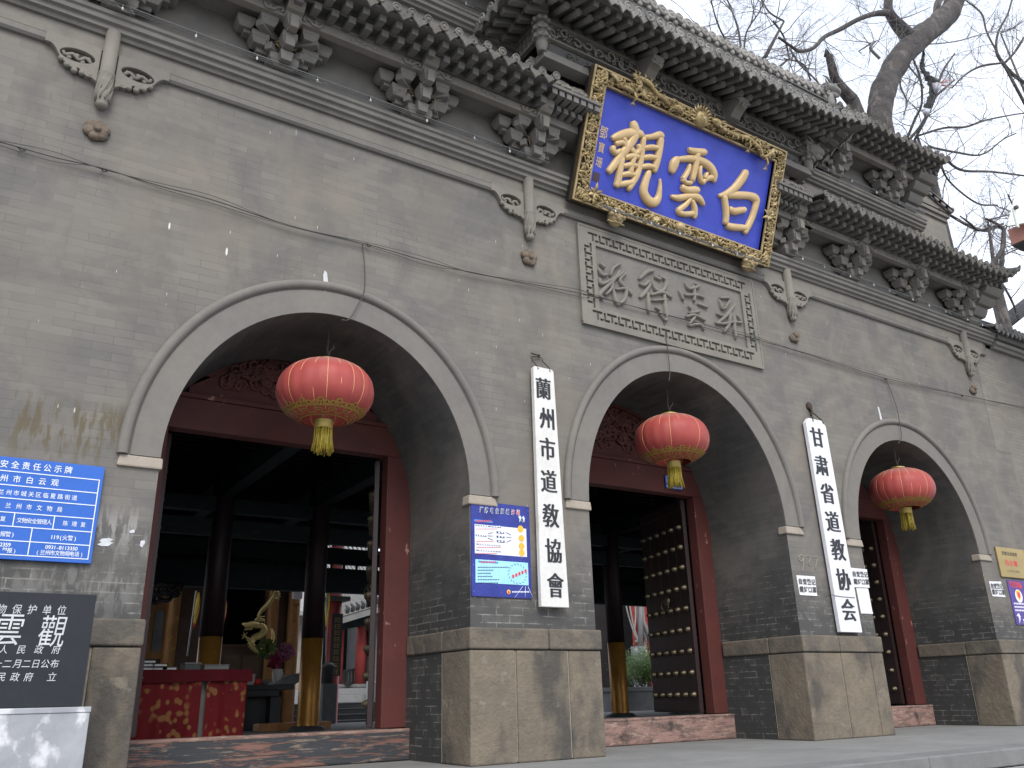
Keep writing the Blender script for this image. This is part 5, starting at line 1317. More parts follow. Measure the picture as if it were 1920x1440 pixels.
sheet('paper_notice', 'white notice of two printed rows overlapping the right edge of the clipped-corner board', 'notice', [(1594, 1064.5), (1624.5, 1067.5), (1630.5, 1102), (1601, 1101)], -.012, ('自觉登记', '戴好口罩'), .078, .078, NG)
sheet('paper_notice', 'creased white notice of two printed rows below left of the brass plate', 'notice', [(1853.5, 1090), (1876, 1090.5), (1886.5, 1119.5), (1860.5, 1118)], -.002, ('自觉登记', '戴好口罩'), .085, .085, NG)
sheet('paper_sheet', 'blank white sheet pasted below a notice right of the clipped-corner board', 'paper', [(1604.5, 1102), (1627, 1103), (1637, 1151), (1615, 1150)], -.002, None, 0, 0)
# brass plate and purple poster at the right edge
yB = -.03
x0, z1 = at(1866.5, 1025, yB).x, at(1866, 1024.5, yB).z; z0 = at(1878, 1081, yB).z; x1 = x0+.82
bp = thing('brass_plate', 'brass plate with dark and red characters at the right end of the gate', 'sign', ((x0+x1)/2, -.02, z0))
MB().box(x0, x1, yB, -.006, z0, z1).build('plate', M['brass'], bp, .004)
mb = MB(); c9 = lambda x, y: (1840+x/7.575, 1000+y/7.579)
tpx(mb, '宗教活动场所', c9(305, 280), c9(490, 305), yB, .066, .066, .008); tpx(mb, '兰州市宗教局', c9(375, 532), c9(530, 550), yB, .04, .036, .0); mb.build('lettering', M['ink'], bp)
mb = MB(); tpx(mb, '白云观', c9(365, 415), c9(487, 432), yB, .105, .095, .02); mb.build('red_lettering', M['pred'], bp)
yV = -.012
x0 = at(1888, 1088, yV).x; z1 = at(1888, 1087, yV).z; z0 = at(1905, 1171, yV).z; x1 = x0+.50
pp = thing('police_poster', 'purple poster with a glowing shield emblem under the brass plate', 'poster', ((x0+x1)/2, -.01, z0))
MB().box(x0, x1, yV, -.003, z0, z1).build('sheet', M['purple'], pp)
mb = MB(); PM2 = [M['pgrey'], M['pred'], M['porange'], M['signwhite']]
tpx(mb, '防范诈骗', c9(425, 722), c9(545, 742), yV, .095, .10, .02, m=1)
c = at(*c9(512, 880), yV-.002); mb.lathe((c.x+.04, yV-.001, c.z-.01), [(.10, 0), (.10, .0006)], 20, 3, (0, -1, 0))
mb.prism([(c.x+.04+u, c.z+v) for u, v in ((-.06, .06), (0, .09), (.06, .06), (.055, -.02), (0, -.085), (-.055, -.02))], yV-.0035, yV-.002, 2)
mb.prism([(c.x+.04+u*.6, c.z+v*.6) for u, v in ((-.06, .06), (0, .09), (.06, .06), (.055, -.02), (0, -.085), (-.055, -.02))], yV-.005, yV-.0038, 1)
for k, (zz, n_) in enumerate(((.30, 9), (.25, 7), (.20, 10), (.06, 4), (.02, 4))):
    for i in range(n_): mb.box(x0+.05+i*.045+(.16 if k > 2 else 0), x0+.083+i*.045+(.16 if k > 2 else 0), yV-.002, yV-.001, z0+zz, z0+zz+.025, 0)
mb.tube([(x0+.09, yV-.003, z0+.16), (x0+.11, yV-.003, z0+.09), (x0+.08, yV-.003, z0+.02)], [.02, .016, .008], 6, 3); mb.tube([(x0+.05, yV-.003, z0+.13), (x0+.15, yV-.003, z0+.12)], .01, 5, 3)
mb.build('print', PM2, pp)
# number plate on the lintel behind the middle tassel
c = at(1263, 905, 1.255); np_ = thing('number_plate', 'small blue number plate fixed to the red lintel of the middle arch', 'plate', (c.x, 1.26, c.z))
MB().box(c.x-.15, c.x+.15, 1.248, 1.262, c.z-.09, c.z+.09).build('plate', M['signblue'], np_, .003)
mb = MB(); text(mb, '98', FY(1.248), c.x-.07, c.z-.07, .07, .10, off=.01, n=.002); text(mb, '号', FY(1.248), c.x+.06, c.z-.05, .05, .06, off=.004, n=.002)
for u in (-.13, .13): mb.box(c.x+u-.003, c.x+u+.003, 1.2455, 1.2475, c.z-.075, c.z+.075)
for v in (-.075, .075): mb.box(c.x-.13, c.x+.13, 1.2450, 1.2470, c.z+v-.003, c.z+v+.003)
mb.build('lettering', M['signwhite'], np_)

# ------------------------------------------------------------------ cables and strings of bulbs
rnd = random.Random(8)
WP = [(-40, 262), (0, 270), (100, 296), (190, 318), (300, 350), (400, 377), (540, 425), (690, 460), (800, 492), (880, 512), (985, 532), (1085, 551), (1150, 566), (1300, 606), (1395, 630), (1480, 655), (1570, 682), (1660, 710), (1800, 741), (1920, 766), (1960, 774)]
cb = thing('wall_cable', 'thin dark cable bundle sagging across the whole wall above the arches', 'cable', (7, -.02, 4.9))
for k, dz in enumerate((0, .02, -.022)):
    pts = []
    for i, (x, y) in enumerate(WP):
        p = at(x, y, -.022-.006*k); pts.append((p.x, p.y-(.02 if 0 < i < len(WP)-1 else 0), p.z+(dz*(i % 3) if k else 0)+rnd.uniform(-.006, .006)))
    MB().tube([V(p) for p in crv(pts, 6)], .0055 if k == 0 else .003, 5).build('strand', M['wire'], cb)
mb = MB()
for x, y in ((40, 280), (194, 319), (690, 460), (1660, 711), (1803, 742)):
    p = at(x, y, -.03); mb.tube([p+V((-.03, 0, .01)), p+V((0, -.02, .0)), p+V((.03, 0, -.005)), p+V((.0, -.01, -.02)), p+V((-.02, 0, .015))], .007, 5)
mb.build('knots', M['wire'], cb)
def drop(px, name, label):
    t = thing(name, label, 'wire', at(px[0][0], px[0][1], -.015)); MB().tube([V(p) for p in crv([tuple(at(x, y, -.05 if i else -.02)) for i, (x, y) in enumerate(px)], 5)], .0055, 5).build('strand', M['wire'], t)
drop([(680, 458), (684, 500), (683, 545), (672, 570), (655, 598), (640, 600)], 'lantern_wire', 'thin wire dropping from the cable to the crown of the arch beside the blue notice')
drop([(1245, 600), (1250, 640), (1253, 665), (1256, 698), (1254, 715)], 'lantern_wire', 'thin wire dropping across the carved tablet to the crown of the middle arch')
drop([(1662, 712), (1680, 760), (1688, 800), (1690, 820), (1684, 832)], 'lantern_wire', 'thin wire dropping from the cable to the crown of the arch beside the brass plate')
def bulbs(label, x0, x1, y, z, step, wireloops=True, n_tube=3):
    t = thing('light_string', label, 'light string', ((x0+x1)/2, y, z), 'strings of bulbs along the ledges')
    mb = MB()
    for k in range(n_tube): mb.tube([(x0, y-.022*k, z+.004*k), ((x0+x1)/2, y-.022*k, z+.004*k-.006), (x1, y-.022*k, z+.004*k)], .0062, 6)
    mb.build('conduit', M['tube'], t)
    nb = int((x1-x0)/step); wl = MB()
    for i in range(nb):
        x = x0+(i+.5)*step+rnd.uniform(-.08, .08); yy = y-.07; zz = z-.06
        MB().lathe((x, yy, zz), [(.003, -.018), (.010, -.011), (.011, 0), (.008, .010), (.006, .018)], 8).build('bulb', M['bulb'], t)
        wl.tube([(x, yy, zz+.02), (x, yy, zz+.045), (x, y-.02, z)], .006, 5)
        if i % 3 == 1: wl.tube([(x+.05, y-.05, z), (x+.10, y-.10, z-.10), (x+.02, y-.11, z-.11), (x-.06, y-.06, z-.02)], .004, 4)
    wl.build('sockets', M['tube'], t)
bulbs('string of small white bulbs on the ledge above the arch with the cloth-covered table', -.4, 5.05, -.175, 6.44, .58)
bulbs('string of small white bulbs on the ledge above the far arch', 9.25, 14.6, -.175, 6.44, .52)
bulbs('string of small white bulbs on the upper ledge right of the plaque', 9.6, 13.2, -.165, 8.31, .62, n_tube=3)
bulbs('string of small white bulbs on the upper ledge left of the plaque', 1.2, 4.5, -.165, 8.31, .62, n_tube=3)
bulbs('string of small white bulbs under the lower edge of the blue plaque', 5.7, 8.5, -.30, 6.03, .5, n_tube=2)

# old smears and chalk on the wall face
def smear(name, label, px, mat='etch', parent=None):
    mb = MB()
    for poly in px:
        P = [at(x, y, -.0035) for x, y in poly]; c = sum(P, V())/len(P); mb.prism([(p.x, p.z) for p in P], -.006, -.0015)
    o = mb.build(name, M[mat], gate); o['label'] = label
smear('paint_smear', 'white paint smears on the brick beside the blue notice', [[(186, 1014), (191, 1010), (205, 1009), (213, 1012), (206, 1015), (212, 1018), (203, 1024), (190, 1024), (182, 1021), (190, 1017)], [(242, 996), (248, 993), (253, 994), (252, 999), (244, 1000)], [(264, 1014), (271, 1013), (272, 1018), (266, 1027), (262, 1023)]])
smear('lime_streak', 'pale lime streak over the crown of the arch', [[(606, 515), (609, 507), (613, 512), (615, 528), (612, 537), (607, 535)], [(605, 548), (610, 545), (613, 555), (610, 568), (606, 570)], [(607, 575), (609, 572), (610, 585), (607, 586)]])
smear('lime_streak', 'pale lime streak over the crown of the arch', [[(1645, 762), (1648, 764), (1655, 790), (1652, 792), (1649, 780)]])
mb = MB()
for L in ([(1497, 1046), (1502, 1040), (1506, 1047), (1501, 1053), (1497, 1047)], [(1506, 1047), (1506, 1060), (1504, 1072)], [(1510, 1045), (1514, 1041), (1519, 1047), (1516, 1055), (1519, 1062)], [(1523, 1045), (1532, 1045), (1530, 1058), (1529, 1068)]):
    mb.tube([V(p) for p in crv([tuple(at(x, y, -.004)) for x, y in L], 3)], .006, 4)
mb.build('chalk_marks', M['mortar'], gate)
# ------------------------------------------------------------------ hall behind the arches (parts of the gate)
FZ = .20
setting('floor', XL+.02, XR-.02, 1.45, 8.3, .06, FZ, M['stonegrey'])
setting('courtyard', -30, 60, 8.3, 60, -.1, .04, M['terr'])
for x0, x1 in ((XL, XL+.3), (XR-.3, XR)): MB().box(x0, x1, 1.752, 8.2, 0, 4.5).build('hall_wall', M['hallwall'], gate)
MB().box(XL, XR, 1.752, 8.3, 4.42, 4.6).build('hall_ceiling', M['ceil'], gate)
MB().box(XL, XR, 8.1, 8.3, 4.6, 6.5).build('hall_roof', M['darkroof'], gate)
mb = MB()
for k in range(26): mb.box(XL+.3, XR-.3, 1.9+k*.24, 1.98+k*.24, 4.34, 4.42)
mb.build('ceiling_joists', M['ceil'], gate)
YL = 7.5; zl = at(480, 1104, YL).z
MB().box(XL+.3, XR-.3, YL, YL+.18, zl, zl+.42).build('painted_lintel', M['hallbeam'], gate, .01)
mb = MB().box(XL+.3, XR-.3, YL+.02, YL+.16, zl+.5, zl+.78)
for k in range(60): mb.box(XL+.4+k*.24, XL+.44+k*.24, YL+.06, YL+.10, zl+.421, zl+.499)
mb.build('painted_lintel', M['hallbeam'], gate, .01)
xq = at(612, 1100, YL).x; MB().box(XL+.3, XR-.3, YL+.03, YL+.1, zl+.85, 4.42).box(XL+.3, xq, YL+.10, YL+.14, zl+.3, zl+.849).box(xq+1.6, XR-.3, YL+.10, YL+.14, zl+.3, zl+.849).build('lintel_boards', M['ceil'], gate)
YC = 4.9
colx = [at(394, 1210, YC).x, at(585, 1210, YC).x]; colx += [2*GX-x for x in colx]
for x in colx:
    mb = MB().lathe((x, YC, 0), [(.165, FZ), (.165, FZ+.03), (.15, FZ+.06), (.15, FZ+.12), (.149, 1.395)], 28, 1)
    mb.lathe((x, YC, 0), [(.151, 1.396), (.15, 2.5), (.148, 4.42)], 28, 0)
    o = mb.build('hall_column', [M['colblack'], M['colgold']], gate, label='black lacquered column with a gold lower part')
    MB().lathe((x, YC, 0), [(.25, FZ-.02), (.25, FZ+.02), (.21, FZ+.055), (.17, FZ+.06)], 24).build('column_base', M['stonedk'], o)
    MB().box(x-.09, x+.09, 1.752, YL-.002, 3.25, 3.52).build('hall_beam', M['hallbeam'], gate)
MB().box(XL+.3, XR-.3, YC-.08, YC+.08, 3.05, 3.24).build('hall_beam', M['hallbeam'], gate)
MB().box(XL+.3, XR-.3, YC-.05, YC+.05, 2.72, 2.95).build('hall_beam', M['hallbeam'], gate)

# table with red brocade
rnd = random.Random(9)
tx0, tx1, ty0, ty1 = .9, at(458, 1300, 2.5).x, 2.5, 3.15; tz = at(455, 1256, 2.5).z
tb = thing('offering_table', 'wooden offering table hidden under red brocade inside the left arch', 'table', ((tx0+tx1)/2, (ty0+ty1)/2, FZ))
MB().box(tx0, tx1, ty0, ty1, tz-.06, tz-.012).build('table_top', M['wooddk'], tb); MB().box(tx0+.12, tx1-.12, ty0+.05, ty0+.07, FZ+.04, tz-.065).build('front_board', M['stonegrey'], tb)
for x in (tx0+.05, tx1-.1):
    for y in (ty0+.04, ty1-.1): MB().box(x, x+.06, y, y+.06, FZ, tz-.061).build('leg', M['wooddk'], tb)
def skirt(mb, pts, z0, z1, amp, wl, m=0, ny=14):
    L = [0]
    for a, b in zip(pts, pts[1:]): L.append(L[-1]+(V(b)-V(a)).length)
    N = int(L[-1]/.022); g = []
    for j in range(ny+1):
        t = j/ny
        for i in range(N+1):
            s = L[-1]*i/N; k = max(q for q in range(len(pts)-1) if L[q] <= s+1e-9); a, b = V(pts[k]), V(pts[k+1]); d = (b-a).normalized(); p = a+d*(s-L[k]); nn = V((d.y, -d.x))
            w_ = amp*(.25+.75*(1-t))*(math.sin(s*wl+1.3*math.sin(s*2.1))+.5*math.sin(s*wl*2.3+1))
            q = p+nn*w_; g.append((q.x, q.y, z0+(z1-z0)*t+.006*math.sin(s*5)))
    n0 = mb.add(g)
    for j in range(ny):
        for i in range(N): k = n0+j*(N+1)+i; mb.face((k, k+1, k+N+2, k+N+1), m, None, True)
tc_ = thing('tablecloth', 'dark red brocade cloth with gold flower pattern draped over the offering table', 'tablecloth', ((tx0+tx1)/2, ty0-.03, FZ))
gap = tx1-.42
mb = MB(); skirt(mb, [(tx0, ty0-.03), (gap-.03, ty0-.03)], FZ+.03, tz-.1, .020, 19); mb.build('front_panel', M['cloth'], tc_, recalc=False)
mb = MB(); skirt(mb, [(gap+.02, ty0-.028), (tx1+.02, ty0-.028), (tx1+.03, ty1)], FZ+.03, tz-.1, .020, 21); mb.build('corner_panel', M['cloth'], tc_, recalc=False)
mb = MB(); mb.box(tx0-.02, tx1+.05, ty0-.06, ty1+.02, tz-.010, tz+.004); skirt(mb, [(tx0-.02, ty0-.062), (tx1+.052, ty0-.062), (tx1+.055, ty1)], tz-.115, tz, .010, 17, 0, 4); mb.build('valance', M['clothtop'], tc_, recalc=False)
for k, (px, dz) in enumerate(((275, 0), (300, 0), (318, 0), (276, 1), (299, 1), (277, 2))):       # small stacks of books
    p = at(px, 1246, 2.68); z = tz+.006+dz*.034
    bk_ = thing('book', 'dark bound booklet stacked on the near end of the red-covered table', 'book', (p.x, 2.72, z), 'dark booklets on the red table')
    MB().box(p.x-.075, p.x+.07, 2.64+rnd.uniform(-.02, .02), 2.80, z, z+.006).box(p.x-.075, p.x+.07, 2.64, 2.80, z+.026, z+.032).build('cover', M['books'], bk_); MB().box(p.x-.07, p.x+.065, 2.645, 2.79, z+.0065, z+.0255).build('pages', M['pages'], bk_)
for px0, px1, py, h, lab in ((345, 375, 1246, .075, 'low dark box between booklets and gold column on the red table'), (382, 428, 1246, .055, 'flat grey box on the right part of the red table')):
    a, b = at(px0, py, 2.7), at(px1, py, 2.7); t = thing('box', lab, 'box', ((a.x+b.x)/2, 2.75, tz+.006))
    MB().box(a.x, b.x, 2.66, 2.86, tz+.006, tz+.006+h*.8).build('body', M['stonedk'] if px0 < 350 else M['stonegrey'], t, .004); MB().box(a.x-.004, b.x+.004, 2.655, 2.865, tz+.007+h*.8, tz+.006+h).build('lid', M['stonegrey'], t, .003)

# stone incense altar, flowers, bench, post with flag
YA = 5.7; a, b = at(430, 1286, YA), at(552, 1283, YA); az = b.z
al = thing('altar_table', 'long dark stone altar table with an upturned end behind the red cloth table', 'table', ((a.x+b.x)/2, YA+.3, FZ))
mb = MB().box(a.x, b.x, YA, YA+.6, az-.07, az); mb.extr_x([(YA, az-.16), (YA+.6, az-.16), (YA+.6, az-.072), (YA, az-.072)], a.x+.06, b.x-.22); mb.build('top', M['stonedk'], al, .008)
pr = [(b.x-.26, az+.001), (b.x+.02, az+.001), (b.x+.10, az+.05), (b.x+.15, az+.13), (b.x+.15, az+.16), (b.x+.02, az+.14), (b.x-.12, az+.08)]
MB().prism(pr, YA, YA+.6).build('upturned_end', M['stonegrey'], al, .01)
for x in (a.x+.12, b.x-.32): MB().box(x, x+.16, YA+.05, YA+.5, FZ, az-.161).build('leg', M['stonedk'], al, .006)
MB().box(a.x+.28, b.x-.33, YA+.2, YA+.26, FZ, az-.161).build('apron', M['stonedk'], al)
p = at(520, 1268, YA+.3); fv = thing('flower_vase', 'vase of pink and red flowers on the dark stone altar', 'flowers', (p.x, YA+.3, az))
MB().lathe((p.x, YA+.3, az), [(.06, 0), (.05, .02), (.075, .09), (.085, .16), (.07, .20), (.08, .22)], 16).build('vase', M['pages'], fv)
for nm, mt, c, R_, k in (('red_blooms', 'redpet', (-.05, 0, .33), .12, 45), ('pink_blooms', 'pink', (.10, 0, .46), .13, 60), ('green_leaves', 'leaf', (-.20, 0, .52), .16, 60)):
    mb = MB()
    for _ in range(k):
        d = V((rnd.gauss(0, 1), rnd.gauss(0, 1), rnd.gauss(0, 1))).normalized()*R_*rnd.uniform(.3, 1); q = V((p.x, YA+.3, az))+V(c)+d
        for j in range(3):
            e = V((rnd.gauss(0, 1), rnd.gauss(0, 1), rnd.gauss(0, 1))).normalized()*.035; f = e.orthogonal().normalized()*.022; mb.quad(q-e-f, q+e-f, q+e+f, q-e+f)
    mb.build(nm, M[mt], fv, recalc=False)
for px, h, mt, lab, cat in ((470, .15, 'white', 'white candle box at the left end of the altar', 'box'), (482, .08, 'pred', 'small red cup on the altar beside the candle box', 'cup'), (496, .07, 'stonegrey', 'low grey incense dish on the altar', 'dish')):
    q = at(px, 1282, YA+.15); t = thing(cat, lab, cat, (q.x, YA+.15, az))
    MB().lathe((q.x, YA+.15, az), [(.05, 0), (.06, h*.4), (.065, h), (.05, h*.98), (.045, h*.5)], 4 if cat == 'box' else 14, ph=.78).build('body', M[mt], t)
YBn = 5.15; a, b = at(486, 1362, YBn), at(622, 1352, YBn)
bn = thing('bench', 'low pale wooden kneeling bench behind the gold-footed column', 'bench', ((a.x+b.x)/2, YBn+.15, FZ))
MB().box(a.x, b.x, YBn, YBn+.3, b.z-.11, b.z).build('seat', M['wood'], bn, .02)
for x in (a.x+.03, b.x-.12): MB().box(x, x+.08, YBn+.03, YBn+.27, FZ, b.z-.111).build('leg', M['wooddk'], bn)
YPo = 7.9; p0, p1 = at(611, 1350, YPo), at(611, 1248, YPo)
po = thing('stone_post', 'slim dark stone post standing at the courtyard edge right of the gold-footed column', 'post', (p0.x, YPo, .04))
MB().box(p0.x-.13, p0.x+.13, YPo-.13, YPo+.13, .04, at(611, 1282, YPo).z).build('shaft', M['stonegrey'], po, .01); MB().lathe((p0.x, YPo, 0), [(.09, at(611, 1282, YPo).z), (.10, p1.z-.06), (.13, p1.z-.04), (.12, p1.z), (.05, p1.z+.05)], 12).build('lantern_cap', M['stonedk'], po)
def flag(px0, py0, px1, py1, y, lab, wpx, red=True, lean=0):
    a, b = at(px0, py0, y), at(px1, py1, y); t = thing('flag', lab, 'flag', (a.x, y, a.z), 'temple flags in the courtyard')
    MB().tube([a, b], .014, 6).build('pole', M['pages'], t)
    W_ = at(px1+wpx, py1, y).x-b.x; H_ = (b-a).length*.55; mb = MB(); N = 10; g = []
    for j in range(N+1):
        for i in range(7): s = i/6; w2 = W_*(1-.9*(j/N)**1.3) if False else W_*(.25+.75*math.sin(PI*min(1, .15+j/N*.75))); g.append(b+V((s*w2, .05*math.sin(s*5+j*.4), -H_*j/N-.04*s)))
    n0 = mb.add(g)
    for j in range(N):
        for i in range(6): k = n0+j*7+i; mb.face((k, k+1, k+8, k+7), 1 if i == 5 or j == N-1 else 0, None, True)
    mb.build('cloth', [M['flagy'], M['flagr']], t, recalc=False)
flag(351, 1230, 368, 1108, 8.6, 'yellow flag with red edge on a leaning grey pole left of the dark doorway', 10)
flag(412, 1240, 414, 1112, 8.8, 'yellow flag with red fringe beside the dark doorway behind the columns', 15)
flag(611, 1245, 613, 1108, 8.2, 'yellow flag on a white pole above the slim stone post', 7)

# inner timber hall with a dark doorway and a gilded dragon
YH = 10.4; hx = lambda px, py=1200: at(px, py, YH).x; hz = lambda py, px=480: at(px, py, YH).z
ih = thing('inner_hall', 'honey-coloured timber hall with a dark doorway and inscribed columns across the courtyard', 'hall', (hx(420), YH, .04))
for px, w_, ins in ((320, 25, 1), (508, 22, 0), (547, 25, 1), (262, 22, 0)):
    x = hx(px); r = (hx(px+w_/2)-hx(px-w_/2))/2*.92
    o = MB().lathe((x, YH, 0), [(r, .05), (r, 4.8)], 20).build('timber_column', M['wood'], ih)
    if ins:
        s_ = MB(); fr = frame((x, YH-r*.98, 0), (1, 0, 0), (0, 0, 1), (0, -1, 0))
        for i in range(9):          # cursive gilt strokes
            z = hz(1115+i*17)
            for _ in range(3): stroke(s_, [(rnd.uniform(-.05, .05)*1.4, z+rnd.uniform(-.06, .06), .009) for _ in range(3)], fr, .02, n=3, res=3)
        s_.build('inscription', M['lgoldp'], o)
zt = 4.8
lt = MB(); xa, xb = hx(275), hx(307)
lt.box(xa, xb, YH+.10, YH+.14, .3, zt, 1)
for i in range(12): lt.box(xa+(xb-xa)*i/11-.012, xa+(xb-xa)*i/11+.012, YH+.06, YH+.099, hz(1235), zt)
for i in range(24): lt.box(xa, xb, YH+.065, YH+.098, hz(1235)+i*.11, hz(1235)+i*.11+.022)
lt.box(xa-.06, xa, YH+.02, YH+.14, .05, zt); lt.box(xb, xb+.05, YH+.02, YH+.14, .05, zt)
lt.box((xa+xb)/2-.05, xb-.03, YH+.03, YH+.06, hz(1222), hz(1150), 2)
lt.build('lattice_door', [M['wood'], M['wooddk'], M['stonegrey']], ih)
MB().box(hx(335), hx(415), YH+.1, YH+.16, .05, zt).build('timber_wall', M['wooddk'], ih)
mb = MB().box(hx(418), hx(500), YH+.1, YH+.16, .05, hz(1212))
for a, b in ((424, 455), (460, 496)): mb.box(hx(a), hx(b), YH+.07, YH+.101, hz(1285), hz(1228))
mb.box(hx(418), hx(500), YH+.05, YH+.12, hz(1212), hz(1208)); mb.build('timber_wall', M['wooddk'], ih)
MB().box(hx(418), hx(500), YH+2.2, YH+2.3, .05, zt).build('interior_shade_block', M['painted_shade'], ih)  # black panel paints the unlit depth behind the doorway
mb = MB().box(hx(498), hx(502), YH+.02, YH+.2, .05, zt).box(hx(514), hx(537), YH+.1, YH+.16, .05, zt); mb.build('timber_wall', M['wooddk'], ih)
MB().box(hx(240), hx(418), YH+.3, YH+2.3, .05, zt).build('interior_shade_block', M['painted_shade'], ih); MB().box(hx(500), hx(562), YH+.3, YH+2.3, .05, zt).build('interior_shade_block', M['painted_shade'], ih)  # solid black blocks, shade of the unlit rooms put into their colour
MB().box(hx(150), hx(575), YH-.4, YH+4, zt, zt+.3).build('eave', M['hallbeam'], ih); MB().extr_x([(YH-1.2, zt+.25), (YH-1.2, zt+.35), (YH+4, zt+2.6), (YH+4, zt+.3)], hx(140), hx(585)).build('roof', M['rooft'], ih)
p = at(561, 1117, YH-.3); MB().box(p.x-.12, p.x+.06, YH-.32, YH-.2, p.z-.06, p.z+.07).build('white_fitting', M['white2'], ih)
# carved black bracket panel near the left door frame
p0 = at(282, 1140, 6.4); lb = thing('carved_bracket', 'black pierced carved bracket hanging at the left door jamb', 'bracket', p0)
mb = MB()
for (x, y, r) in ((284, 1108, .10), (300, 1105, .10), (318, 1108, .08), (290, 1122, .09), (310, 1118, .09), (278, 1125, .08), (328, 1112, .06), (335, 1103, .05)):
    q = at(x, y, 6.4); mb.tube([q+V((r*math.cos(t), rnd.uniform(-.02, .02), r*.75*math.sin(t))) for t in [2*PI*i/11 for i in range(12)]], .032, 6)
q = at(268, 1100, 6.4); r_ = at(345, 1096, 6.4); mb.tube([q, q.lerp(r_, .5), r_], .04, 6); mb.build('scrollwork', M['black'], lb)
# gilded dragon wound on the timber column
dg = thing('dragon_ornament', 'gilded coiling dragon ornament mounted on a timber column of the inner hall', 'dragon', at(500, 1190, YH-.35))
cs = lambda x, y: (420+x/4.236, 1060+y/4.236)
DP = [(275, 400, .35), (330, 330, .6), (380, 275, .7), (430, 240, .6)]
P3 = lambda L, y: [at(*cs(a, b), y) for a, b, _ in L]
def dbody(L, y0, y1, w0, nm):
    C_ = crv(L, 7); n = len(C_); mb = MB()
    pts = [at(*cs(a, b), y0+(y1-y0)*i/(n-1)) for i, (a, b, r) in enumerate(C_)]
    mb.tube(pts, [r*w0*(1+.06*(i % 2)) for i, (a, b, r) in enumerate(C_)], 9)
    for i in range(1, n-1):
        t = (pts[i+1]-pts[i-1]).normalized(); nn = t.cross(V((0, 1, 0))).normalized()
        if i % 2: mb.tube([pts[i], pts[i]+nn*C_[i][2]*w0*1.1, pts[i]+nn*C_[i][2]*w0*1.45-t*.02], [.012, .010, .003], 4)
    mb.build(nm, M['dragon'], dg)
dbody([(375, 505, .35), (388, 560, .6), (372, 620, .8), (325, 672, .95), (265, 670, 1), (222, 630, 1), (232, 585, 1), (285, 560, 1), (322, 520, 1), (305, 480, .95), (255, 478, .85), (215, 470, .7)], YH-.28, YH-.55, .052, 'body')
dbody([(270, 410, .5), (300, 360, .8), (350, 310, .9), (395, 250, .8), (420, 215, .5)], YH-.3, YH-.5, .045, 'tail')
mb = MB()
for dx, dy in ((-10, -60), (15, -50), (30, -25), (35, 0), (25, 30), (-25, -30)):
    a, b = at(*cs(410, 250), YH-.5), at(*cs(418+dx, 245+dy), YH-.55); mb.tube([a, a.lerp(b, .6), b], [.03, .026, .004], 5)
a = at(*cs(225, 470), YH-.58)
mb.tube([a+V((.12, 0, .0)), a, a+V((-.12, -.02, -.02)), a+V((-.20, -.03, .01))], [.055, .065, .05, .02], 8); mb.tube([a+V((0, 0, -.07)), a+V((-.15, -.02, -.10))], [.03, .014], 6)
for s_ in (0, 1, 2): mb.tube([a+V((.05, 0, .07)), a+V((.12+.05*s_, .0, .14-.03*s_)), a+V((.24, 0, .16-.06*s_))], [.03, .022, .004], 5)
for q in ((205, 600), (165, 560)):
    b = at(*cs(*q), YH-.6); c = at(*cs(240, 600), YH-.5); mb.tube([c, c.lerp(b, .6)+V((0, 0, -.03)), b], [.03, .022, .018], 6)
    for j in range(4): mb.tube([b, b+V((.08*math.cos(1+j), -.02, .08*math.sin(1+j)))], [.018, .003], 4)
mb.build('head_and_claws', M['dragon'], dg)

# terrace with dark steps and the side hall
YS = 12.0
sp_ = thing('stone_steps', 'dark stone steps climbing to the pale terrace beyond the right door jamb', 'steps', (9, YS, .04))
z0, z1 = .04, at(668, 1317, YS+1.2).z
for k in range(4):
    zz = z0+(z1-z0)*(k+1)/4; m_ = MB().box(6.5, 11.5, YS+.32*k, YS+.32*k+.33, .04, zz-.015); m_.box(6.5, 11.5, YS+.32*k-.012, YS+.32*k+.33, zz-.0145, zz, 1); m_.build('step', [M['stair'], M['stonegrey']], sp_)
tag(MB().box(5.5, 22, YS+1.285, 30, .0, z1-.002).build('terrace', M['terr']), kind='structure')
YB2 = 15.6; zb2 = at(690, 1290, YB2).z
sh = thing('side_hall', 'grey tiled side hall with red columns on a stone base beyond the terrace', 'hall', (at(660, 1285, YB2).x, YB2, z1))
bx0, bx1 = at(618, 1290, YB2).x, at(760, 1290, YB2).x
mb = MB().box(bx0, bx1, YB2, YB2+6, z1, zb2-.16).box(bx0+.05, bx1, YB2+.05, YB2+6, zb2-.159, zb2); mb.build('stone_base', M['terr'], sh, .01)
Yc = YB2+.7
for px, r in ((634, .13), (676, .16)):
    x = at(px, 1250, Yc).x; top = at(px, 1180, Yc).z+.9
    o = MB().lathe((x, Yc, 0), [(r*1.7, zb2), (r*1.8, zb2+.06), (r*1.2, zb2+.12)], 16).build('column_base', M['stonegrey'], sh); MB().lathe((x, Yc, 0), [(r, zb2+.1), (r*.97, top)], 18).build('red_column', M['colred'], sh)
xw0, xw1 = at(640, 1250, Yc+1.6).x, at(722, 1250, Yc+1.6).x
MB().box(xw0-1.0, xw1+2, Yc+1.6, Yc+1.8, zb2, zb2+4).build('dark_wall', M['hallwall'], sh)
x = at(708, 1220, Yc-.1).x; MB().box(x-.28, x+1.5, Yc-.3, Yc+1.5, zb2, at(708, 1158, Yc).z).build('end_pier', M['stonegrey'], sh, .01)
a, b = at(636, 1172, Yc-.1), at(700, 1160, Yc-.1); MB().beam(a, b, .2, .28).build('tie_beam', M['hallbeam'], sh)
mb = MB()
for i in range(9):
    q = a.lerp(b, i/8)+V((0, -.1, .32)); mb.box(q.x-.1, q.x+.1, q.y-.2, q.y+.3, q.z-.14, q.z+.14)
mb.build('eave_brackets', M['hallbeam'], sh)
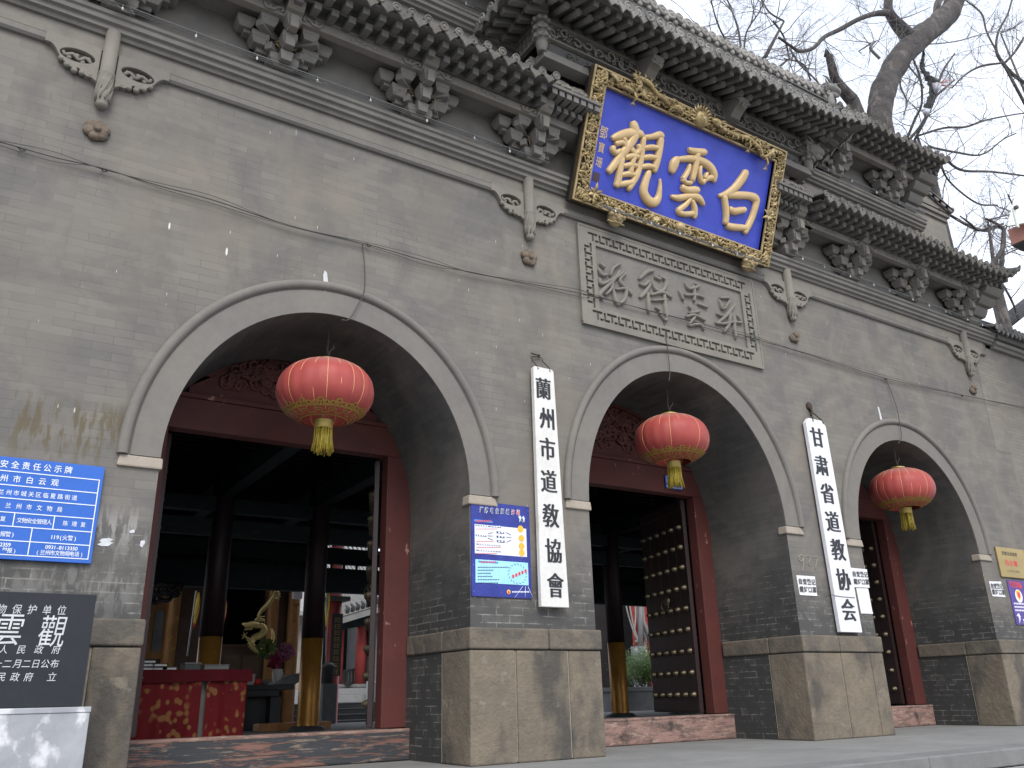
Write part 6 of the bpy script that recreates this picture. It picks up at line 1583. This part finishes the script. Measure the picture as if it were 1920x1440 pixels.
e0, e1 = at(640, 1158, Yc-1.0), at(735, 1130, Yc-1.0)
mb = MB(); up2 = V((1.2, 5.0, 3.6)); n0 = mb.add((e0, e1, e1+up2, e0+up2-V((3.5, 0, 0)))); mb.face((n0, n0+1, n0+2, n0+3))
n1 = mb.add([p-V((0, 0, .16)) for p in (e0, e1, e1+up2, e0+up2-V((3.5, 0, 0)))]); mb.face((n1+3, n1+2, n1+1, n1)); mb.face((n0, n0+1, n1+1, n1)); mb.face((n0, n1, n1+3, n0+3))
for i in range(26):
    t = i/25; a = e0.lerp(e1, t); b = (e0+up2-V((3.5, 0, 0))).lerp(e1+up2, t); mb.tube([a, b], .05, 6)
mb.build('tiled_roof', M['rooft'], sh)
mb = MB()
for i in range(7):
    q = e0.lerp(e1, .12+.1*i)+V((0, .05, .06)); mb.tube([q, q+V((.03, 0, .14)), q+V((-.05, 0, .22))], [.06, .05, .02], 6)
mb.build('ridge_beasts', M['darkroof'], sh)
mb = MB(); ra, rb = at(633, 1260, Yc+.3), at(668, 1255, Yc+.3)
for k in (0, -.35): mb.beam(ra+V((0, 0, k)), rb+V((0, 0, k)), .06, .07)
for i in range(7): q = ra.lerp(rb, i/6); mb.beam(q, q+V((0, 0, -.6)), .05, .05, upv=(0, 1, 0))
mb.build('railing', M['stonedk'], sh)
MB().box(at(695, 1290, YB2-.6).x, at(740, 1290, YB2-.6).x, YB2-.7, YB2-.3, z1, at(705, 1268, YB2-.6).z-.12).build('parapet', M['terr'], sh, .01)
xst = at(703, 1270, YB2-.7).x; sl_ = thing('inscribed_stele', 'small black inscribed stele against the grey pier of the side hall', 'stele', (xst, YB2-.9, z1))
MB().box(xst, xst+.7, YB2-.95, YB2-.8, at(705, 1280, YB2-.9).z, at(705, 1240, YB2-.9).z).build('slab', M['slate'], sl_); mb = MB()
for i in range(6):
    for j in range(7): mb.box(xst+.06+i*.1, xst+.11+i*.1, YB2-.953, YB2-.951, at(705, 1277-j*5.2, YB2-.9).z, at(705, 1274-j*5.2, YB2-.9).z)
mb.build('engraving', M['etch'], sl_); MB().box(xst-.05, xst+.75, YB2-1.0, YB2-.75, z1, at(705, 1280, YB2-.9).z-.002).build('plinth', M['stonegrey'], sl_)
# red pillar with a dark couplet board
YR = 9.6; x = at(626, 1190, YR).x
rp = thing('couplet_pillar', 'red pillar with a black couplet board of gold characters at the courtyard edge', 'pillar', (x, YR, .04))
MB().lathe((x, YR, 0), [(.17, .04), (.17, .12), (.14, .16), (.13, 4.2)], 18).build('pillar', M['colred'], rp); MB().box(x-.22, x+.22, YR-.25, YR+.2, at(626, 1128, YR).z, at(626, 1120, YR).z).build('capital', M['stonegrey'], rp)
zb3, zt3 = at(626, 1268, YR).z, at(626, 1152, YR).z
mb = MB(); n = 8; mb.box(x-.12, x+.10, YR-.185, YR-.155, zb3, zt3); mb.build('couplet_board', M['black'], rp)
mb = MB(); n = 9
for i in range(n): 
    z = zt3-.12-(zt3-zb3-.2)*i/(n-1)
    for k in range(3): mb.box(x-.07, x+.05, YR-.19, YR-.186, z-.045+k*.035, z-.035+k*.035)
    for k in range(2): mb.box(x-.05+k*.06, x-.04+k*.06, YR-.191, YR-.186, z-.05, z+.045)
mb.build('characters', M['lgoldp'], rp)
# planter with shrub seen through the middle arch
YPl = 9.6; px0, px1 = at(1158, 1340, YPl).x, at(1275, 1340, YPl).x
pn = thing('stone_planter', 'grey stone planter in the courtyard seen through the middle arch', 'planter', ((px0+px1)/2, YPl, .04))
MB().box(px0, px1, YPl, YPl+1.2, .04, at(1200, 1296, YPl).z).build('trough', M['stonegrey'], pn, .01); MB().box(px0-.04, px1+.04, YPl-.06, YPl+1.26, at(1200, 1296, YPl).z+.001, at(1200, 1288, YPl).z).build('rim', M['stonegrey'], pn, .01)
zs = at(1200, 1292, YPl).z; xc = at(1205, 1260, YPl+.5).x
sb = thing('shrub', 'light green leafy shrub growing in the stone planter', 'shrub', (xc, YPl+.5, zs))
st2 = MB(); lf = MB(); rnd = random.Random(17)
for _ in range(26):
    a = V((xc+rnd.uniform(-.35, .35), YPl+.5+rnd.uniform(-.2, .2), zs-.1)); d = V((rnd.uniform(-.7, .7), rnd.uniform(-.4, .4), 1)).normalized(); L = rnd.uniform(.6, 1.05)
    pts = [a+d*L*t+V((.05*math.sin(6*t+a.x*9), 0, 0)) for t in (0, .3, .6, 1)]; st2.tube(pts, [.014, .010, .007, .003], 5)
    for _ in range(320):
        q = a+d*L*rnd.uniform(.45, 1.08)+V((rnd.gauss(0, .12), rnd.gauss(0, .12), rnd.gauss(0, .09))); e = V((rnd.gauss(0, 1), rnd.gauss(0, 1), rnd.gauss(0, .6))).normalized()*rnd.uniform(.018, .035); f = e.orthogonal().normalized()*.012
        lf.quad(q-e, q-f, q+e, q+f)
st2.build('stems', M['twig'], sb); lf.build('foliage', M['leaf'], sb, recalc=False)
YW = 12.5
rs = thing('side_building', 'dark courtyard building with a faded red and white pillar behind the shrub', 'building', (at(1200, 1290, YW).x, YW, .04))
a, b = at(1192, 1240, YW), at(1236, 1240, YW); MB().box(a.x, b.x, YW, YW+.06, .04, 5).build('red_pillar', M['colred'], rs)
for px in (1202, 1212, 1222): x = at(px, 1240, YW).x; MB().box(x-.03, x+.05, YW-.02, YW-.001, 1.2, 5).build('pale_stripe', M['marble'], rs)
MB().box(at(1120, 1240, YW+1).x, at(1330, 1240, YW+1).x, YW+1, YW+1.2, .04, 6).build('wall', M['hallwall'], rs)
a, b = at(1200, 1240, YW-.2), at(1203, 1100, YW-.2); MB().tube([a, b], .08, 8).build('steel_strut', M['tube'], rs); a, b = at(1230, 1230, YW-.2), at(1200, 1150, YW-.2); MB().tube([a, b], .07, 8).build('steel_strut', M['tube'], rs)
a = at(1199, 1238, YW-.4); MB().box(a.x-.2, a.x+.15, YW-.5, YW-.3, .04, at(1199, 1212, YW-.4).z).build('stone_stub', M['marble'], rs)
hs = thing('cable_bundle', 'grey hanging hoses looped in front of the dark courtyard building', 'hoses', at(1180, 1150, YW-.8))
for L in (((1156, 1110), (1160, 1150), (1158, 1200)), ((1170, 1110), (1160, 1160), (1157, 1195)), ((1168, 1110), (1180, 1160), (1194, 1200)), ((1176, 1110), (1186, 1165), (1195, 1198), (1191, 1203)), ((1188, 1110), (1192, 1150), (1190, 1180))):
    MB().tube([V(p) for p in crv([tuple(at(x, y, YW-.8)) for x, y in L], 4)], .022, 5).build('hose', M['pages'], hs)
# far range that closes the courtyard
fr2 = thing('rear_range', 'long low grey tiled range closing the courtyard', 'building', (15, 34, 0))
MB().box(-25, 60, 34, 36, 0, 4.5).build('wall', M['sidebrick'], fr2); MB().extr_x([(33, 4.4), (33, 4.6), (37, 7), (41, 4.6)], -25, 60).build('roof', M['rooft'], fr2)
# ------------------------------------------------------------------ trees
rnd = random.Random(77)
def grow(mb, p, d, L, r, depth, rr, curl=.5):
    n = 5; pts = [p]; rad = [r]; q = p; dd = d.normalized()
    for i in range(n):
        dd = (dd+V((rr.gauss(0, 1), rr.gauss(0, 1), rr.gauss(0, 1)))*.22*curl+V((0, 0, .02))).normalized(); q = q+dd*L/n; pts.append(q); rad.append(r*(1-.62*(i+1)/n))
    mb.tube(pts, rad, 5 if r > .03 else (4 if r > .012 else 3), 0, cap=False)
    if depth <= 0: return
    k = rr.choice((2, 3, 3, 4)) if depth > 1 else rr.choice((2, 3, 4))
    for j in range(k):
        i = rr.randint(1, n); ax = V((rr.gauss(0, 1), rr.gauss(0, 1), rr.gauss(0, 1))); nd_ = (dd*.7+ax.normalized()*.85).normalized()
        grow(mb, pts[i], nd_, L*rr.uniform(.55, .8), max(rad[i]*.58, .0026), depth-1, rr, curl)
def limb(px, y0, y1, scale=1.0, res=6):      # traced limb: (pixel x, pixel y, width in pixels); real depth runs from y0 to y1
    C_ = crv(px, res); n = len(C_); pts = []; rad = []
    for i, (x, y, wd) in enumerate(C_):
        Y = y0+(y1-y0)*i/(n-1); p = at(x, y, Y); pts.append(p); rad.append(max(.006, .85*wd/2/F_PX*((p-CAM).dot(fw))*scale))
    return pts, rad
def twigs(mb, pts, rad, cnt, L, depth, rr, r0=.02, t0=.1, bias=(0, 0, .25)):
    for _ in range(cnt):
        i = min(len(pts)-1, int(len(pts)*rr.uniform(t0, 1))); d = V((rr.gauss(0, 1), rr.gauss(0, 1), rr.gauss(0, 1))).normalized()+V(bias)
        grow(mb, pts[i], d, L*rr.uniform(.5, 1.2), min(r0, rad[i]*.7), depth, rr, .8)
TY = 2.6
ot = thing('old_tree', 'massive old bare tree with a thick leaning trunk rising behind the roof', 'tree', (at(1660, 235, TY).x, TY, -.1), 'bare trees behind the gate')
base = at(1652, 240, TY)
tr_px = [(1648, 236, 42), (1650, 200, 43), (1658, 165, 42), (1674, 130, 40), (1696, 98, 39), (1722, 72, 40), (1752, 50, 38), (1776, 28, 36), (1788, 8, 34), (1790, -30, 34), (1780, -90, 30)]
pts, rad = limb(tr_px, TY, TY+.5, 1.28)
low = [V((base.x+.25*(1-t), TY+.0, -.15+(base.z+.15)*t)) for t in (0, .3, .6, .85)]
mb = MB(); mb.tube(low+pts, [rad[0]*1.6, rad[0]*1.25, rad[0]*1.1, rad[0]]+rad, 18)
for v_ in range(len(mb.v)):
    p = mb.v[v_]; k = noise.noise(p*1.4)*.10+noise.noise(p*4)*.035; c = min(low+pts, key=lambda q: (q-p).length_squared); mb.v[v_] = p+(p-c)*k*1.6
mb.build('trunk', M['bark'], ot)
tw = MB(); limbs = []
for px, y0, y1, nm in (
    ([(1702, 66, 24), (1686, 50, 22), (1672, 32, 17), (1665, 15, 15), (1668, -20, 14)], TY+.2, TY+.1, 'limb'),
    ([(1664, 24, 12), (1640, 26, 9), (1610, 36, 8), (1575, 55, 8), (1545, 70, 7), (1525, 90, 6.5), (1500, 96, 6), (1485, 88, 5), (1460, 70, 4)], TY+.1, TY-.3, 'limb'),
    ([(1758, 46, 14), (1757, 20, 13), (1760, 2, 11), (1775, -15, 9)], TY+.5, TY+.3, 'limb'),
    ([(1598, 188, 22), (1580, 168, 19), (1566, 148, 16), (1559, 122, 14), (1554, 103, 11)], TY+.4, TY+.2, 'broken_stub')):
    p_, r_ = limb(px, y0, y1, 1.3); m_ = MB(); m_.tube(p_, r_, 10)
    if nm == 'broken_stub':
        e = p_[-1]
        for j in range(5): m_.tube([e+V((rnd.uniform(-.08, .08), rnd.uniform(-.05, .05), -.05)), e+V((rnd.uniform(-.12, .12), 0, rnd.uniform(.08, .2)))], [.05, .004], 4)
        q = p_[0]; m_.tube([q, q+V((.25, 0, -.8)), V((base.x+.2, TY, q.z-3.2))], [r_[0], r_[0]*1.05, r_[0]*1.1], 10)
    m_.build(nm, M['bark'], ot); limbs.append((p_, r_))
twigs(tw, limbs[1][0], limbs[1][1], 16, 1.5, 3, rnd, .012)
twigs(tw, limbs[0][0], limbs[0][1], 5, 1.3, 3, rnd, .02)
twigs(tw, pts[6:], rad[6:], 12, 1.4, 3, rnd, .012, .0)
for px in ([(1718, 85, 3), (1790, 78, 3), (1850, 62, 2.5), (1895, 58, 2)], [(1700, 120, 4), (1722, 146, 4), (1732, 165, 3)], [(1650, 110, 7), (1632, 90, 7), (1640, 78, 5), (1610, 96, 3)], [(1480, 90, 4), (1500, 120, 5), (1530, 150, 4), (1548, 172, 4)], [(1690, 130, 4), (1688, 160, 4), (1700, 190, 4), (1695, 215, 4)]):
    p_, r_ = limb(px, TY+.3, TY+.5); tw.tube(p_, r_, 5); twigs(tw, p_, r_, 7, 1.0, 2, rnd, .014)
tw.build('twigs', M['twig'], ot)
def bare_tree(lab, stems, y, base_px, cnt, L, depth, seed, spread=.6):
    rr = random.Random(seed); b = at(base_px[0], base_px[1], y)
    t = thing('bare_tree', lab, 'tree', (b.x, y, -.1), 'bare trees behind the gate')
    MB().tube([V((b.x+.1, y, -.1)), V((b.x, y, b.z*.5)), b], [.28, .2, .14], 10).build('trunk', M['bark'], t)
    br = MB(); tw = MB()
    for k, s_ in enumerate(stems):
        p_, r_ = limb(s_, y+rr.uniform(-spread, spread), y+rr.uniform(-spread, spread)); br.tube(p_, r_, 7)
        br.tube([b, b.lerp(p_[0], .5)+V((0, 0, -.2)), p_[0]], [.10, max(r_[0]*1.1, .05), r_[0]], 6); twigs(tw, p_, r_, cnt, L, depth, rr, .014, .05)
    br.build('boughs', M['bark'], t); tw.build('twigs', M['twig'], t); return t
bare_tree('slender bare tree right of the massive trunk whose twigs fill the sky', [
    [(1705, 262, 7), (1730, 230, 6), (1752, 185, 6), (1772, 165, 5), (1790, 150, 3)], [(1700, 262, 6), (1715, 225, 6), (1728, 195, 5), (1726, 150, 5), (1712, 110, 4), (1700, 80, 3)],
    [(1715, 262, 6), (1745, 205, 5), (1765, 140, 5), (1790, 100, 3)], [(1720, 255, 5), (1770, 240, 5), (1810, 238, 5), (1850, 225, 4), (1900, 215, 3), (1925, 212, 3)],
    [(1740, 275, 5), (1790, 285, 5), (1840, 290, 4), (1880, 262, 3), (1905, 250, 3)], [(1765, 290, 6), (1800, 318, 6), (1860, 322, 5), (1925, 330, 4)], [(1760, 300, 5), (1780, 340, 4), (1830, 380, 4), (1870, 385, 4)],
    [(1775, 400, 6), (1820, 425, 7), (1850, 432, 7), (1880, 420, 6)]], 3.4, (1745, 330), 10, 1.5, 3, 5)
bare_tree('bare tree with dark forking boughs at the right edge of the sky', [
    [(1925, 158, 8), (1900, 140, 8), (1880, 118, 8), (1868, 95, 6), (1872, 60, 5), (1890, 25, 4), (1900, -10, 4)], [(1882, 120, 6), (1905, 95, 5), (1920, 70, 4)], [(1880, 118, 5), (1840, 124, 5), (1810, 140, 4), (1785, 165, 3)],
    [(1868, 95, 4), (1850, 60, 4), (1840, 25, 4), (1810, 0, 3)], [(1876, 62, 3), (1905, 50, 3)]], 5.0, (1960, 260), 10, 1.4, 3, 9)
bare_tree('bare tree with a bent bough over the dark neighbouring roof', [
    [(1850, 506, 9), (1866, 488, 10), (1880, 465, 10), (1882, 440, 9), (1880, 428, 7), (1860, 415, 6), (1848, 410, 5)], [(1880, 430, 5), (1865, 424, 5), (1835, 432, 6), (1820, 420, 5), (1800, 405, 3)], [(1852, 412, 4), (1870, 408, 3), (1895, 402, 3)], [(1870, 485, 4), (1900, 470, 3), (1925, 462, 2)], [(1885, 430, 3), (1900, 395, 3), (1890, 365, 3)], [(1860, 500, 5), (1895, 560, 5), (1910, 600, 4)]], 2.0, (1866, 540), 7, 1.1, 3, 13, .3)
bare_tree('bare tree with twiggy crown behind the roof ridge above the plaque', [
    [(1392, 120, 5), (1385, 60, 5), (1372, 20, 4), (1355, -20, 3)], [(1365, 82, 4), (1350, 55, 4), (1338, 20, 3), (1330, -20, 3)], [(1360, 82, 3), (1330, 65, 3), (1300, 40, 3)], [(1394, 110, 4), (1400, 60, 4), (1425, 20, 3), (1440, -20, 3)], [(1470, 40, 4), (1440, 20, 4), (1420, -20, 3)], [(1480, 110, 4), (1470, 70, 4), (1450, 40, 4)], [(1520, 150, 4), (1505, 120, 4), (1470, 110, 3)]], 4.0, (1395, 150), 8, 1.4, 3, 21)
# wind-blown rags and plastic caught in the twigs
rg = thing('caught_rags', 'dark ragged cloth and pale plastic bag snagged high in the bare branches', 'rags', at(1742, 150, 3.1))
c0 = lambda x, y: at(1480+x/4.3636, y/4.3636, 3.1)
mb = MB(); path = [(1092, 400, .02), (1100, 450, .05), (1085, 510, .07), (1090, 570, .11), (1120, 610, .13), (1150, 650, .13), (1160, 720, .10), (1165, 790, .12), (1140, 850, .13), (1110, 900, .05)]
C_ = crv(path, 5); mb.tube([c0(x, y)+V((0, rnd.uniform(-.04, .04), 0)) for x, y, r in C_], [r*rnd.uniform(.75, 1.2) for x, y, r in C_], 8, flat=.4, flatdir=(0, 1, 0))
for x, y, r in C_[::1]:
    p = c0(x, y); mb.tube([p, p+V((rnd.uniform(-.2, .2), rnd.uniform(-.05, .05), rnd.uniform(-.22, .02)))], [.04, .004], 4)
mb.tube([c0(1130, 640), c0(1180, 660), c0(1225, 665)], [.1, .07, .03], 6); mb.build('dark_rags', M['bagd'], rg)
def rag(px, mat, nm):
    mb = MB(); P = [c0(x, y)+V((0, -.06, 0)) for x, y in px]; c = sum(P, V())/len(P)+V((0, -.12, 0)); n = mb.add(P); k = mb.add([c]); N = len(P)
    for i in range(N): mb.face((n+i, n+(i+1) % N, k), 0, None, True)
    k2 = mb.add([c+V((0, .2, 0))])
    for i in range(N): mb.face((n+(i+1) % N, n+i, k2), 0, None, True)
    mb.build(nm, M[mat], rg)
rag([(1150, 690), (1190, 680), (1232, 690), (1225, 735), (1195, 770), (1165, 765)], 'bagw', 'plastic_bag'); rag([(1085, 890), (1110, 905), (1140, 895), (1130, 940), (1100, 960), (1075, 940)], 'bagw', 'plastic_bag')
mb = MB()
for L in (((1225, 690), (1270, 655), (1330, 660)), ((1225, 690), (1275, 665), (1310, 680)), ((1225, 690), (1280, 700), (1310, 720))): mb.tube([c0(*q) for q in L], [.05, .03, .008], 5)
mb.build('pink_strips', M['bagp'], rg)

# dark neighbouring roof, and the floodlight on its salmon box beam at the right edge
nr = thing('neighbour_roof', 'dark tiled roof of a neighbouring building beyond the side wall', 'building', (24, 6, 0))
yN = 3.0; a = at(1874, 618, yN); pk = at(1925, 580, yN); dn_ = at(1860, 680, yN)
x1 = a.x+14
mb = MB(); mb.extr_x([(yN, a.z-.2), (yN, a.z), (yN+4, pk.z+2.2), (yN+8, a.z)], a.x, x1); mb.v = [V((p.x+(1.4 if p.z > a.z+1 else 0), p.y, p.z)) for p in mb.v]
for i in range(50):
    x = a.x+.1+i*.27; mb.tube([(x, yN-.02, a.z+.03), (x+.0, yN+4, pk.z+2.23)], .07, 6)
mb.build('tiled_roof', M['darkroof'], nr); MB().box(a.x+.6, x1-.6, yN+.6, yN+7, 0, a.z-.2).build('wall', M['hallwall'], nr)
q = at(1900, 640, yN-.2); mb = MB(); mb.tube([a+V((-.1, -.1, .0)), a.lerp(pk, .5)+V((0, -.1, .12)), pk+V((.3, -.1, .3))], [.16, .2, .22], 8); mb.build('ridge', M['darkroof'], nr)
yF = -1.0
c = lambda x, y, yy=yF: at(1820+x/8, 320+y/8, yy)
bx = thing('box_beam', 'salmon painted steel box beam reaching in from the right edge', 'beam', c(610, 1118))
A_, B_ = c(555, 890), c(610, 1118)
XD, YD = V((2.4, 0, 0)), V((0, -2.2, 0)); P = [B_, B_+XD, B_+XD+YD, B_+YD]; up3 = V((0, 0, A_.z-B_.z))
MB().hexa([P[3], P[2], P[1], P[0]]+[p+up3 for p in (P[3], P[2], P[1], P[0])]).build('beam', M['salmon'], bx, .01)
Q = [B_+V((.012, -.012, 0)), B_+XD+V((-.012, -.012, 0)), B_+XD+YD+V((-.012, .012, 0)), B_+YD+V((.012, .012, 0))]
MB().hexa([p+V((0, 0, -.03)) for p in Q]+[p+V((0, 0, -.002)) for p in Q]).build('soffit', M['stonedk'], bx)
e_ = B_+XD+YD*.5; MB().box(e_.x-.3, e_.x, e_.y, e_.y+.3, -.9, e_.z-.031).build('post', M['lampw'], bx)
fl = thing('floodlight', 'pale steel floodlight housing tilted on the salmon box beam', 'floodlight', c(640, 850))
T1, T2 = c(690, 235, -1.15), c(545, 830, -1.15); ax = T1-T2; wv = V((.55, -.75, 0)); nn = V((.05, .02, 0))
MB().hexa([T2, T2+wv, T2+wv+nn, T2+nn, T1, T1+wv, T1+wv+nn, T1+nn]).build('housing', M['lampw'], fl, .008)
o0 = T2+wv*.12+nn+V((.002, 0, 0)); o1 = T2+wv*.88+nn+V((.002, 0, 0)); dx = V((.30, .1, 0))
MB().hexa([o0+ax*.1, o1+ax*.1, o1+dx+ax*.2, o0+dx+ax*.2, o0+ax*.9, o1+ax*.9, o1+dx+ax*.75, o0+dx+ax*.75]).build('reflector_case', M['lampw'], fl, .01)
a, b = c(640, 570, -1.45), c(705, 850, -1.45); MB().beam(a, b, .07, .03, upv=(0, 1, 0)).build('strut', M['lampw'], fl, .004); MB().lathe(a+V((0, -.02, 0)), [(.035, 0), (.035, .05), (.02, .06)], 10, 0, (0, -1, 0)).build('pivot_bolt', M['stonegrey'], fl)
